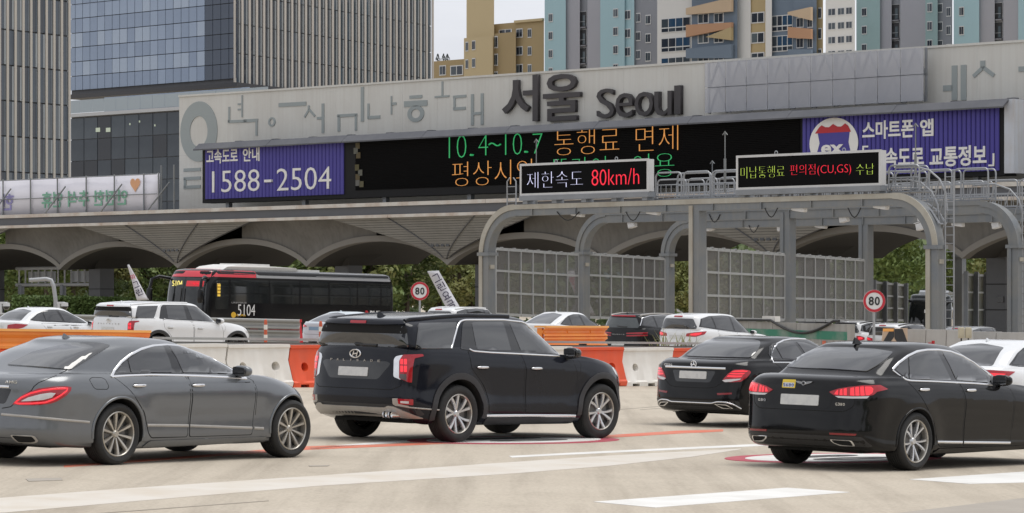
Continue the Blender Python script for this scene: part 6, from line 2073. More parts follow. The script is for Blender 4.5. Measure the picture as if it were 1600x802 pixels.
jr, L_, dz_ = wall_run('jersey_barrier', 'pale concrete barrier behind the roof of the executive saloon', A_, B_, hj, .28, JCON, 3, 'barrier', .14)
mb = MB(); mb.box((.9, -.16, hj - .45), (.18, .02, .14)); mb.box((.98, -.16, hj - .38), (.1, .02, .1)); mb.build('red_mark', RBLK, jr)
A2, B2 = at(1517, 518, 88), at(1700, 518, 85)
hj2 = at(1540, 518, 87.5).z - gz(A2.x, A2.y)
wall_run('jersey_barrier', 'cracked pale concrete barrier behind the white sedan roof', A2, B2, hj2, .28, JCON, 4, 'barrier', .14)
for k, px in enumerate((1502, 1513)):
 p_ = at(px, 519, 85.8)
 root = empty('junction_box', (p_.x, p_.y, at(px, 527, 85.8).z), R(-2), 'beige cable box, %s of the two on the concrete barrier' % ('nearer the ladder' if k == 0 else 'farther from the ladder'), 'box')
 me = rounded_block((0, 0, .12), (.17, .14, .30), .2, 2); me.materials.append(mat('beige_box', (.50, .45, .33), .6, noise=.4, nscale=4)); link('casing', me, None, root)
 mb = MB(); mb.b2((-.06, -.075, .03), (.06, -.069, .22)); mb.build('cover', MAT['beige_box'], root)
 mb = MB(); mb.tube([(0, 0, -.03), (0, .02, -.2)], .02, 5); mb.build('conduit', CABLE, root)
# chevron panel leaning on the barrier's end
cp = at(1396, 533, 87)
root = empty('chevron_panel', (cp.x, cp.y, gz(cp.x, cp.y)), R(-3), 'cream and black chevron panel at the end of the pale concrete barrier', 'sign')
hc = at(1396, 513, 87).z - gz(cp.x, cp.y)
wc = (1420 - 1376) / FPX * 87
mb = MB(); mb.prism([(-wc / 2 - .05, 0, 0), (wc / 2, 0, 0), (wc / 2, 0, hc), (-wc / 2 + .12, 0, hc - .02)], (0, .25, 0)); mb.build('panel', mat('cream_board', (.58, .43, .31), .7, noise=.4, nscale=2), root)
mb = MB()
mb.prism([(-wc / 2, -.012, hc - .56), (-.08, -.012, hc - .02), (.02, -.012, hc - .02), (.02, -.012, hc - .24), (-wc / 2, -.012, hc - .84)], (0, .01, 0))
mb.prism([(.03, -.012, hc - .02), (wc / 2 - .14, -.012, hc - .02), (wc / 2, -.012, hc - .4), (wc / 2, -.012, hc - .84), (.03, -.012, hc - .28)], (0, .01, 0))
mb.prism([(-.12, -.012, hc - .56), (.02, -.012, hc - .4), (.16, -.012, hc - .56)], (0, .01, 0))
mb.build('chevron', mat('chevron_black', (.03, .03, .032), .7, noise=.4, nscale=3, col2=(.06, .06, .06)), root)
mb = MB(); mb.box((-wc / 2 + .25, -.01, hc - .05), (.3, .02, .08)); mb.build('amber_tape', ORS2, root)
# ---- round speed signs
SRED = mat('sign_red', (.48, .018, .035), .45)
SWHT = mat('sign_face_white', (.72, .72, .72), .45, noise=.2, nscale=2, col2=(.62, .62, .62))
SBLK = mat('sign_black', (.012, .012, .013), .5)
SPOLE = mat('sign_pole_grey', (.36, .37, .38), .5, metal=.3)
def speed_sign(label, px, py, Y, rpx):
 c = at(px, py, Y)
 root = empty('speed_limit_sign', (c.x, c.y, gz(c.x, c.y)), R(2), label, 'road sign', 'round speed limit signs')
 z = c.z - gz(c.x, c.y)
 r = rpx / FPX * Y
 mb = MB(); mb.tube([(0, .05, -.2), (0, .05, z + r * .7)], .035, 8); mb.build('pole', SPOLE, root, smooth=50)
 def disc(name, r0, y0, y1, m):
  n = 40
  mb = MB(); mb.prism([(r0 * cos(2 * pi * k / n), y0, z + r0 * sin(2 * pi * k / n)) for k in range(n)], (0, y1 - y0, 0)); return mb.build(name, m, root)
 disc('back_plate', r, .0, .02, SWHT)
 n = 44
 mb = MB()
 vs = []
 for k in range(n):
  t = 2 * pi * k / n
  for rr, y in ((r * .985, -.012), (r * .76, -.012), (r * .76, .0), (r * .985, .0)): vs.append((rr * cos(t), y, z + rr * sin(t)))
 mb.add(vs, [(k * 4 + q, k * 4 + (q + 1) % 4, ((k + 1) % n) * 4 + (q + 1) % 4, ((k + 1) % n) * 4 + q) for k in range(n) for q in range(4)])
 mb.build('red_ring', SRED, root)
 for ch, s in (('8', -1), ('0', 1)):
  text_fit('numeral', ch, r * .46, r * .78, SBLK, root, (s * r * .27, -.008, z), 0, ext=.004, bold=.02)
 for zz in (z - r * .45, z + r * .45):
  mb = MB(); mb.b2((-.12, .02, zz - .02), (.12, .09, zz + .02)); mb.build('clamp', SPOLE, root)
 mb = MB(); mb.cyl((0, .05, -.01), (0, .05, .02), .12, 10); mb.build('base_plate', SPOLE, root)
speed_sign('round red ringed speed limit sign on a pole before the concrete walls', 1366, 470.5, 80, 17.5)
speed_sign('smaller round red ringed speed limit sign between the bus and the slanting banner', 656, 455, 104, 14.5)
# ---- slanting cloth banners
BCLOTH = mat('banner_fabric_white', (.62, .61, .64), .8, noise=.3, nscale=2, col2=(.52, .51, .54))
BINK = mat('banner_ink', (.06, .05, .09), .8)
BRED = mat('banner_ink_red', (.50, .06, .10), .8)
def slant_banner(label, corners, Y, chars):
 """corners: top left, top right, bottom right, bottom left in the photograph"""
 P = [at(x, y, Y) for x, y in corners]
 c = sum(P, Vector()) / 4
 root = empty('hanging_banner', (c.x, c.y, c.z), 0, label, 'banner', 'slanting banners by the toll lanes')
 N_ = 14
 vs = []
 for k in range(N_ + 1):
  t = k / N_
  a, b = P[0].lerp(P[3], t) - c, P[1].lerp(P[2], t) - c
  y = .06 * sin(t * 5)
  vs += [(a.x, y, a.z), ((a.x + b.x) / 2, y - .03, (a.z + b.z) / 2), (b.x, y, b.z)]
 mb = MB(); mb.add(vs, [(k * 3 + q, k * 3 + q + 1, k * 3 + q + 4, k * 3 + q + 3) for k in range(N_) for q in (0, 1)])
 o = mb.build('cloth', BCLOTH, root, smooth=60)
 sd = o.modifiers.new('thickness', 'SOLIDIFY'); sd.thickness = .008
 d = ((P[3] + P[2]) - (P[0] + P[1])) / 2
 ang = math.atan2(d.x, -d.z)
 for ch, t, sz, m in chars:
  q = (P[0].lerp(P[3], t) + P[1].lerp(P[2], t)) / 2 - c
  M = Matrix.Translation((q.x, -.11, q.z)) @ Matrix.Rotation(-ang, 4, 'Y')
  text_fit('banner_character', ch, sz, sz, m, root, None, ext=.003, bold=.01, M=M)
 mb = MB(); mb.tube([tuple(P[0] - c + Vector((0, .03, 0))), tuple(P[1] - c + Vector((0, .03, 0)))], .03, 6); mb.build('top_bar', SPOLE, root)
 mb = MB(); mb.tube([tuple(P[3] - c + Vector((0, .03, 0))), tuple(P[2] - c + Vector((0, .03, 0)))], .03, 6); mb.build('bottom_bar', SPOLE, root)
 mb = MB(); mb.tube([tuple(P[3] - c + Vector((.1, .05, 0))), (P[3].x - c.x + .1, .05, gz(c.x, c.y) - c.z)], .04, 6); mb.build('stake', SPOLE, root)
slant_banner('slanting white banner with dark characters right of the smaller speed sign', [(668, 425), (686, 424), (722, 486), (700, 487)], 118, (('그', .16, .30, BINK), ('린', .38, .30, BINK), ('요', .60, .30, BINK), ('금', .82, .30, BINK)))
slant_banner('slanting white banner with red and dark characters above the white suv', [(199, 415), (202, 414), (232, 468), (214, 469)], 130, (('와', .34, .22, BRED), ('그', .56, .26, BINK), ('린', .78, .28, BINK)))
slant_banner('slanting pale banner seen through the second noise barrier', [(884, 425), (897, 424), (930, 492), (912, 494)], 150, (('한', .2, .4, BRED), ('우', .4, .4, BRED), ('리', .62, .4, BINK)))
# ---- small street furniture at the left: portal, curved pole, cameras
g_ = at(95, 430, 214)
root = empty('overhead_gantry', (g_.x, g_.y, gz(g_.x, g_.y)), GA, 'white tubular overhead gantry seen through the arches, back of its sign panels showing', 'gantry')
def ol(px, py):
 x, z = on_gate(px, py, 0, 214 / (1) )
 return x, z
bx_ = on_gate(95, 430, 0, 190)
WTUB = mat('white_tube', (.55, .56, .57), .5, noise=.4, nscale=1)
def lpt(px, py):
 q = at(px, py, 214) - Vector((g_.x, g_.y, gz(g_.x, g_.y)))
 return q.x / cos(GA), q.z
for pz in (419, 445):
 mb = MB(); (a, za), (b, zb_) = lpt(13, pz), lpt(167, pz); mb.tube([(a, 0, za), (b, 0, zb_)], .12, 8); mb.build('chord', WTUB, root, smooth=50)
for px in range(18, 168, 12):
 mb = MB(); (a, za), (b, zb_) = lpt(px, 419), lpt(px, 445); mb.tube([(a, 0, za), (b, 0, zb_)], .06, 6); mb.build('web', WTUB, root)
for px0 in (32, 49, 66, 110, 127, 144):
 mb = MB(); (a, za), (b, zb_) = lpt(px0, 441), lpt(px0 + 15, 424); mb.b2((a, .15, za), (b, .25, zb_)); mb.build('sign_back', mat('sign_back_grey', (.42, .44, .46), .5), root)
for px in (22, 99):
 mb = MB(); (a, za) = lpt(px, 445); mb.tube([(a, 0, 0), (a, 0, za)], .22, 10); mb.build('leg', FRAMEM, root, smooth=50)
p_ = at(86, 490, 150)
root = empty('curved_pole', (p_.x, p_.y, gz(p_.x, p_.y)), 0, 'grey pole bent over at the top, above the far left white sedan', 'pole')
pts = [at(86, 492, 150), at(87, 470, 150), at(84, 448, 150), at(80, 438, 150), at(72, 436, 150), at(46, 438, 150)]
mb = MB(); mb.tube([(q.x - p_.x, 0, max(0, q.z - gz(p_.x, p_.y))) for q in [Vector((pts[0].x, 0, gz(p_.x, p_.y)))] + pts[1:]], .10, 8); mb.build('shaft', SPOLE, root, smooth=60)
for px, py, lb in ((97, 478, 'beside the bent grey pole'), (6, 478, 'at the far left edge by the dark pier')):
 p_ = at(px, py, 125)
 root = empty('dome_camera', (p_.x, p_.y, gz(p_.x, p_.y)), 0, 'dome camera on a short white post ' + lb, 'camera')
 z = p_.z - gz(p_.x, p_.y)
 mb = MB(); mb.tube([(-.12, 0, 0), (-.12, 0, z + .1)], .06, 8); mb.box((-.05, 0, z + .12), (.3, .12, .08)); mb.build('mast', WTUB, root)
 bm = bmesh.new(); bmesh.ops.create_uvsphere(bm, u_segments=14, v_segments=8, radius=.13)
 me = bpy.data.meshes.new('dome'); bm.to_mesh(me); bm.free(); me.shade_smooth(); me.materials.append(GLOSSB)
 o = link('dome', me, None, root); o.location = (.1, 0, z - .04)
 mb = MB(); mb.lathe([(.001, z + .14), (.14, z + .12), (.15, z - .02)], 14, 'Z', (.1, 0, 0)); mb.build('hood', WTUB, root)
# grass tuft growing on the guard rail footing
GRASS = mat('dry_grass', (.30, .31, .12), .8, noise=.4, nscale=8, col2=(.38, .34, .16))
p_ = at(1053, 540, 74)
mb = MB()
rnd = random.Random(3)
for k in range(46):
 x, y = rnd.uniform(-.5, .5), rnd.uniform(-.15, .15)
 h, lean = rnd.uniform(.25, .75), rnd.uniform(-.25, .25)
 w = .012
 mb.add([(x - w, y, 0), (x + w, y, 0), (x + lean * .5 + w * .7, y, h * .6), (x + lean * .5 - w * .7, y, h * .6), (x + lean * 1.2, y, h)], [(0, 1, 2, 3), (3, 2, 4)])
o = mb.build('grass_tuft', GRASS)
o.location = (p_.x, p_.y, gz(p_.x, p_.y) + .62)
o['kind'] = 'stuff'

# ------------------------------------------------------------------ the other vehicles
PWHITE = paint('paint_white', (.72, .73, .74), .22, coat=.4, noise=.2)
PPEARL = paint('paint_pearl_blue', (.56, .62, .66), .22, coat=.4, noise=.2)
PBLACK2 = paint('paint_vik_black', (.010, .010, .011), .12)
FAR = 'vehicles queueing behind the barriers'
suv2, _sk2 = suv_large('suv', ((250 - 800) / FPX * 84.5 - .82, 85.6), 43.0, 'large white suv with upright red tail lamps in front of the bus', PWHITE, PWHITE, FAR, dark=False)

def sedan_p(xr=-1.0, xf=3.6, hw=.91, H=1.44, wb=2.77, fast=False, view=42):
 s = H / 1.455
 z = lambda t: [(x, v * s) for x, v in t]
 return dict(xr=xr, xf=xf, hw=hw, ar=.50, af=.9, nr=2.5, nf=2.2, view=view,
  zc=[(xr, .27), (-.5, .20), (.4, .17), (2.5, .19), (xf, .2)],
  belt=z([(xr, 1.0 if not fast else 1.04), (-.7, 1.02), (-.3, 1.02), (.4, 1.0), (1.2, .98), (1.9, .95), (2.4, .90), (3.0, .82), (xf, .66)]),
  f=[0, .07, .18, .40, .60, .80, .93, 1.0],
  dr=[.12, .04, .0, .01, .03, .05, .05, .06], df=[.14, .04, .0, .0, .03, .08, .14, .24], ds=[.09, .045, .03, .024, .006, .0, .03, .075],
  taper=[(xr, .91), (-.5, .97), (0, 1.0), (2.1, 1.0), (2.8, .985), (xf, .90)],
  gxr=xr + (.38 if not fast else .20), gxf=2.2, ghw=hw - .125, gz=z([(xr, 1.06), (-.2, 1.055), (.6, 1.03), (1.6, 1.0), (2.3, .965)]), gar=.26, gaf=.65, gnr=2.8, gnf=2.2, gtaper=[(xr, .86), (-.2, .96), (.5, 1.0), (2.3, .96)],
  gmid=[(.35, .02, .04, .02), (.7, .04, .05, .03)],
  deck=z([(xr, 1.02 if not fast else 1.06), (xr + .25, 1.05 if not fast else 1.08), (-.5, 1.055), (.5, 1.03), (1.9, .98), (2.3, .955), (2.8, .88), (xf, .70)]), deck_t=.45, deck_cap=.012,
  rxr=-.05 if not fast else .1, rxf=1.22, rhw=[(-.1, .56), (.5, .61), (1.3, .56)], rz=z([(-.1, 1.39), (.3, 1.44), (.7, 1.455), (1.0, 1.435), (1.4, 1.37)]), rdrop=.05, rar=.22, raf=.3, ri=.06,
  flare=[(0, .33, .39, .02, .12), (wb, .33, .39, .018, .10)], arches=[(0, .335, .365), (wb, .335, .365)], wb=wb, H=H)

def suv_p(xr=-.93, xf=3.55, hw=.93, H=1.68, wb=2.75, view=42, coupe=0.0):
 s = H / 1.68
 z = lambda t: [(x, v * s) for x, v in t]
 return dict(xr=xr, xf=xf, hw=hw, ar=.45, af=.9, nr=2.7, nf=2.3, view=view,
  zc=[(xr, .34), (-.6, .28), (-.3, .23), (2.5, .22), (xf, .25)],
  belt=z([(xr, 1.10), (-.5, 1.16), (0, 1.15), (.6, 1.12), (1.3, 1.08), (1.9, 1.05), (2.4, 1.01), (3.0, .93), (xf, .78)]),
  f=[0, .09, .21, .42, .62, .80, .93, 1.0],
  dr=[.10, .03, .0, .015, .03, .04, .05, .07], df=[.16, .06, .0, .0, .02, .06, .12, .2], ds=[.10, .04, .012, .02, .008, .0, .025, .065],
  taper=[(xr, .93), (-.4, .98), (.2, 1.0), (2.1, 1.0), (2.8, .985), (xf, .91)],
  gxr=xr + .10, gxf=2.25, ghw=hw - .10, gz=z([(xr, 1.13), (-.1, 1.185), (.6, 1.14), (1.8, 1.075), (2.3, 1.05)]), gar=.28, gaf=.7, gnr=3.0, gnf=2.3, gtaper=[(xr, .92), (-.2, .98), (.4, 1.0), (2.3, .96)],
  gmid=[(.35, .02, .05, .02), (.72, .02, .05, .025)],
  deck=z([(xr, 1.12), (-.3, 1.17), (.6, 1.13), (1.9, 1.065), (2.3, 1.045), (2.8, .97), (xf, .82)]), deck_t=.42,
  rxr=xr + .14 + coupe, rxf=1.45, rhw=[(xr, .62), (.3, .67), (1.5, .62)], rz=z([(xr, 1.57), (-.5, 1.63), (.1, 1.675), (.6, 1.68), (1.1, 1.66), (1.5, 1.58)]), rdrop=.055, ri=.08,
  flare=[(0, .36, .43, .02, .10), (wb, .36, .43, .02, .10)], arches=[(0, .36, .41), (wb, .36, .41)], wb=wb, H=H)

def dress(root, sk, p, bodym, kind, lamp, opts):
 """doors, glass, lamps, plate, mirrors and wheels of an ordinary car"""
 s = p['H'] / (1.68 if kind == 'suv' else 1.455)
 hw, xr, wb = p['hw'], p['xr'], p['wb']
 Z = lambda pl: [(q[0], q[1] * s) + tuple(q[2:]) for q in pl]
 if kind == 'suv':
  dr_ = [(.10, 1.15), (.5, 1.125), (1.05, 1.09), (1.1, .8), (1.1, .30), (.55, .30), (.46, .46), (.30, .72), (.1, .95)]
  df_ = [(1.07, 1.09), (1.9, 1.05), (2.05, 1.0), (2.08, .7), (2.06, .30), (1.12, .30), (1.12, .8)]
  gl = [('rear_quarter_window', [(-.62, 1.26), (-.50, 1.50), (-.1, 1.57), (.02, 1.22)]), ('rear_door_window', [(.08, 1.21), (-.02, 1.575), (.5, 1.60), (.82, 1.59), (.95, 1.14)]), ('front_door_window', [(1.03, 1.13), (.90, 1.585), (1.15, 1.55), (1.5, 1.36), (1.85, 1.08)])]
  trim = [(-.68, 1.25), (-.54, 1.50), (-.12, 1.59), (.5, 1.62), (.85, 1.61), (1.18, 1.57), (1.55, 1.37), (1.95, 1.075)]
  rw = [(-.68, 1.17), (.68, 1.17), (.70, 1.24), (.56, 1.50), (-.56, 1.50), (-.70, 1.24)]
  hz, px_ = .99, .58
 else:
  dr_ = [(-.05, 1.0), (.42, .995), (.95, .98), (1.0, .75), (1.0, .26), (.50, .265), (.42, .34), (.36, .52), (.12, .80)]
  df_ = [(.97, .98), (1.8, .95), (1.95, .92), (1.98, .70), (1.96, .26), (1.02, .26), (1.02, .75)]
  gl = [('quarter_window', [(-.28, 1.09), (.0, 1.27), (.10, 1.30), (.16, 1.07)]), ('rear_door_window', [(.19, 1.07), (.14, 1.315), (.35, 1.355), (.60, 1.36), (.78, 1.05)]), ('front_door_window', [(.86, 1.045), (.69, 1.36), (.92, 1.335), (1.2, 1.24), (1.5, 1.12), (1.66, 1.025)])]
  trim = [(-.36, 1.075), (-.05, 1.26), (.14, 1.335), (.40, 1.385), (.70, 1.39), (.94, 1.36), (1.25, 1.25), (1.55, 1.12), (1.75, 1.01)]
  rw = None
  hz, px_ = .90, .5
 d = doors(root, sk, bodym, (Z(dr_), Z(df_)))
 for x, par in ((.22, d[0]), (1.18, d[1])): handle_part(sk, root, x, hz * s, opts.get('handle', bodym), .2, parent=par)
 sur = trim[1:-1] + [trim[-1]] + [(1.0, (1.1 if kind == 'suv' else 1.02)), (0, (1.18 if kind == 'suv' else 1.04))] + [trim[0]]
 panel(root, 'window_surround', patch(sk, 'S', Z(sur), .006, .012, .05, r=.02), GLOSSB, both=True)
 for nm, pl in gl: panel(root, nm, patch(sk, 'S', Z(pl), .012, .014, .07, r=.02), opts.get('glass', GLASS), both=True)
 if opts.get('chrome', 1): panel(root, 'window_trim', strip(sk, 'S', Z(trim), .028, .010, step=.09), opts.get('trim', CHROME), both=True)
 if rw: panel(root, 'rear_window', patch(sk, 'R', Z(rw), .004, .008, .08, r=.06), opts.get('rglass', GLASS))
 else: panel(root, 'rear_window', patch(sk, 'T', [(p['gxr'] + .05, -.56), (p['rxr'] - .02, -.45), (p['rxr'] + .04, 0), (p['rxr'] - .02, .45), (p['gxr'] + .05, .56), (p['gxr'] + .0, .3), (p['gxr'] - .01, 0), (p['gxr'], -.3)], .004, .008, .08, r=.06), opts.get('rglass', GLASS))
 panel(root, 'windscreen', patch(sk, 'F', Z([(-.58, p_) if 0 else (-.60, 1.10 if kind == 'suv' else 1.04), (-.5, 1.42 if kind == 'suv' else 1.28), (-.36, 1.56 if kind == 'suv' else 1.35), (.36, 1.56 if kind == 'suv' else 1.35), (.5, 1.42 if kind == 'suv' else 1.28), (.60, 1.10 if kind == 'suv' else 1.04), (.3, 1.09 if kind == 'suv' else 1.02), (-.3, 1.09 if kind == 'suv' else 1.02)]), .003, .01, .1, r=.05), GLASS)
 tl = panel(root, 'tail_lamp', patch(sk, 'D', [((x - y) * 2 ** -.5, z) for x, y, z in lamp], .008, .02, .045, r=.02), REDL, both=True)
 if opts.get('lit', 1):
  c = Vector((sum((x - y) * 2 ** -.5 for x, y, z in lamp) / len(lamp), sum(z for x, y, z in lamp) / len(lamp)))
  inner = [tuple(c + (Vector(((x - y) * 2 ** -.5, z)) - c) * .55) for x, y, z in lamp]
  for k, e in zip((-1, 1), tl):
   me = patch(sk, 'D', inner, .011, .004, .04, r=.012)
   me.materials.append(REDLIT)
   link('lamp_bar', me if k < 0 else flipped(me), None, e)
 pz = opts.get('plate', .86 if kind == 'suv' else .80) * s
 panel(root, 'licence_plate', patch(sk, 'R', [(-.26, pz), (.26, pz), (.26, pz + .115), (-.26, pz + .115)], .012, .02, .08, r=.012, flat=(-1, 0, .1)), opts.get('platem', PLATE))
 panel(root, 'lower_bumper', patch(sk, 'R', [(-.78, .33), (.78, .33), (.76, .46), (-.76, .46)], .003, .01, .08, r=.03), BLACKP)
 zb_ = 1.02 * s
 if kind == 'suv':
  panel(root, 'high_brake_light', patch(sk, 'R', Z([(-.16, 1.545), (.16, 1.545), (.16, 1.575), (-.16, 1.575)]), .02, .03, .06, r=.008), REDL)
  panel(root, 'wiper', strip(sk, 'R', Z([(-.28, 1.20), (-.05, 1.20), (.12, 1.225)]), .03, .03), BLACKP)
  panel(root, 'tailgate_gap', strip(sk, 'R', Z([(-.72, 1.08), (-.72, .80), (-.6, .66), (.6, .66), (.72, .80), (.72, 1.08)]), .009, .0012), SEAM)
  if opts.get('rails', 0): panel(root, 'roof_rail', strip(sk, 'T', [(-.55, -.60), (-.3, -.62), (.5, -.64), (1.1, -.60)], .045, .04), opts['rails'], both=True)
 else:
  panel(root, 'boot_gap', strip(sk, 'R', Z([(-.62, 1.0), (-.62, .78), (-.5, .66), (.5, .66), (.62, .78), (.62, 1.0)]), .009, .0012), SEAM)
 fin_antenna(root, sk, p['rxr'] + .22, bodym, 0, .8)
 mirror_part(root, (1.72 if kind != 'suv' else 1.85, -hw + .13, (1.02 if kind != 'suv' else 1.10) * s), opts.get('mirror', bodym), (.13, .20, .14))
 for cx in (0, wb):
  panel(root, 'arch_lip', strip(sk, 'S', arc(cx, p['arches'][0][1], p['arches'][0][2] + .012, 188, -8, 24), .03, .012, step=.1), BLACKP if kind == 'suv' else bodym, both=True)
 add_wheels(root, (0, wb), 2 * hw - .26, p['arches'][0][1] - .008, .23, .235, dict(n=5, twin=.26, w0=.03, w1=.05, dish=.03, fill=1))
 ub = MB(); ub.b2((-.55, -.62, .22), (3.0, .62, .34)); ub.build('underbody', WELL, root)

def car(kind, name, label, x, y, yaw, paint_, lamp, group=FAR, opts=None, **kw):
 p = (suv_p if kind == 'suv' else sedan_p)(**kw)
 root, sk, _ = start_car(name, p, (x, y), yaw, label, 'suv' if kind == 'suv' else 'car', group, paint_)
 dress(root, sk, p, paint_, kind, lamp, opts or {})
 return root, sk
SED_LAMP = [(-1.0, -.50, .82), (-1.0, -.52, .93), (-.92, -.78, .97), (-.55, -.89, .95), (-.72, -.88, .86), (-.92, -.78, .81)]
SLIM_LAMP = [(-1.0, -.48, .90), (-.98, -.52, .96), (-.85, -.80, 1.0), (-.62, -.88, 1.0), (-.70, -.88, .93), (-.88, -.78, .88)]
SUV_LAMP = [(-.92, -.42, .93), (-.92, -.46, 1.02), (-.86, -.72, 1.06), (-.48, -.90, 1.10), (-.60, -.90, 1.0), (-.84, -.74, .92)]
car('sedan', 'sedan', 'white sedan at the far left edge behind the orange guard rail', -14.0, 88.9, 43, PWHITE, SED_LAMP, H=1.45, opts=dict(lit=0, chrome=0))
car('sedan', 'sedan', 'pale blue white fastback sedan between the tall guard rail and the black suv', -6.05, 105.4, 42, PPEARL, SLIM_LAMP, H=1.45, fast=True, opts=dict(chrome=0, platem=mat('licence_plate_blue', (.22, .36, .48), .5)))
car('suv', 'suv', 'white suv of which only the roof shows above the black suv', -2.2, 114.6, 42, PWHITE, SUV_LAMP, H=1.68, opts=dict(rails=PWHITE, chrome=0))
car('sedan', 'crossover', 'white crossover with black glass roof line behind the short orange guard rail end', 1.25, 103.0, 41, PWHITE, SLIM_LAMP, H=1.60, fast=True, opts=dict(chrome=0, mirror=GLOSSB))
gv, gsk = car('suv', 'suv', 'black suv with double strip tail lamps beside the white suv with pointed lamps', 4.0, 100.4, 42, PBLACK2, [(-.92, -.36, .86), (-.92, -.36, .90), (-.80, -.80, .925), (-.50, -.90, .93), (-.52, -.90, .89), (-.80, -.80, .875)], H=1.63, coupe=.12, opts=dict(rglass=GLASS2, rails=SATIN, lit=0, plate=.55))
for z0 in (.93,):
 t2 = panel(gv, 'upper_tail_lamp', patch(gsk, 'D', [((x - y) * 2 ** -.5, z + .075) for x, y, z in [(-.92, -.36, .86), (-.92, -.36, .90), (-.80, -.80, .925), (-.50, -.90, .93), (-.52, -.90, .89), (-.80, -.80, .875)]], .008, .02, .045, r=.01), REDL, both=True)
panel(gv, 'spoiler_lamp', patch(gsk, 'R', [(-.5, 1.49), (.5, 1.49), (.48, 1.515), (-.48, 1.515)], .03, .04, .06, r=.006), REDL)
letters(gv, gsk, 'GENESIS', .26, .92, .026, .08, w=.03)
sf, ssk = car('suv', 'suv', 'white suv with pointed lit tail lamps left of the green striped wall', 5.68, 97.3, 42, PWHITE, SUV_LAMP, H=1.66, opts=dict(chrome=0))
tr_, tsk = car('suv', 'suv', 'boxy white suv with black roof spoiler just left of the nearer speed sign', 14.9, 134.8, 42, PWHITE, [(-.92, -.74, .86), (-.92, -.74, 1.06), (-.80, -.84, 1.06), (-.60, -.91, 1.0), (-.60, -.91, .90), (-.80, -.84, .86)], H=1.70, opts=dict(chrome=0, rails=GLOSSB))
panel(tr_, 'roof_spoiler', patch(tsk, 'R', [(-.58, 1.53), (.58, 1.53), (.54, 1.60), (-.54, 1.60)], .04, .07, .07, r=.02), GLOSSB)
car('suv', 'suv', 'white suv behind the pole of the nearer speed sign', 15.3, 124.6, 42, PWHITE, SUV_LAMP, H=1.66, opts=dict(chrome=0, rails=GLOSSB))
car('suv', 'suv', 'silver suv behind the concrete barrier by the ladder post', 18.7, 128.0, 42, paint('paint_silver', (.42, .43, .44), .25, metal=.5), SUV_LAMP, H=1.60, opts=dict(chrome=0))
car('sedan', 'sedan', 'white sedan with lit arrow shaped lamp at the right edge beyond the executive saloon', 7.15, 47.4, 42, PWHITE, [(-1.0, -.46, .84), (-1.0, -.50, .95), (-.90, -.76, .985), (-.42, -.89, .965), (-.60, -.885, .90), (-.78, -.83, .80), (-.93, -.72, .79)], LEAVING, H=1.435, wb=2.70, xf=3.5, opts=dict(chrome=0, handle=CHROME))

# ---- buses
RBUS = mat('bus_red', (.62, .035, .055), .3, coat=.5, noise=.2, nscale=1.5)
BGREY = mat('bus_grey', (.30, .305, .315), .35, coat=.3, noise=.3, nscale=1)
BBLK = mat('bus_black', (.006, .006, .007), .12, spec=.3, noise=.3, nscale=.8, col2=(.010, .010, .011))
BGLASS = mat('bus_glass', (.010, .012, .013), .04, spec=.7, noise=.5, nscale=1.2, col2=(.03, .032, .03))
BWHT = mat('bus_white', (.70, .69, .66), .4, noise=.3, nscale=1.5)
def bus_skin(L, W, H, view=40):
 hw = W / 2
 cap = dict(ar=.35, af=.55, nr=3.2, nf=2.6)
 rows = [dict(xr=.5, xf=L - .5, w=0.0, z=.34, **cap), dict(xr=.08, xf=L - .10, w=hw - .06, z=.32, **cap), dict(xr=.03, xf=L - .03, w=hw - .02, z=.42, **cap), dict(xr=0, xf=L, w=hw, z=.75, **cap), dict(xr=0, xf=L, w=hw, z=1.3, **cap), dict(xr=.02, xf=L - .05, w=hw - .005, z=1.9, **cap), dict(xr=.06, xf=L - .16, w=hw - .02, z=2.5, **cap), dict(xr=.12, xf=L - .30, w=hw - .06, z=H - .30, **cap), dict(xr=.18, xf=L - .42, w=hw - .11, z=H - .10, **cap), dict(xr=.30, xf=L - .60, w=hw - .22, z=H - .025, **cap), dict(xr=.5, xf=L - .9, w=hw - .45, z=H, **cap), dict(xr=.9, xf=L - 1.4, w=0.0, z=H + .02, **cap)]
 return Skin(dict(rows=rows, xr=0, xf=L, hw=hw, view=view))
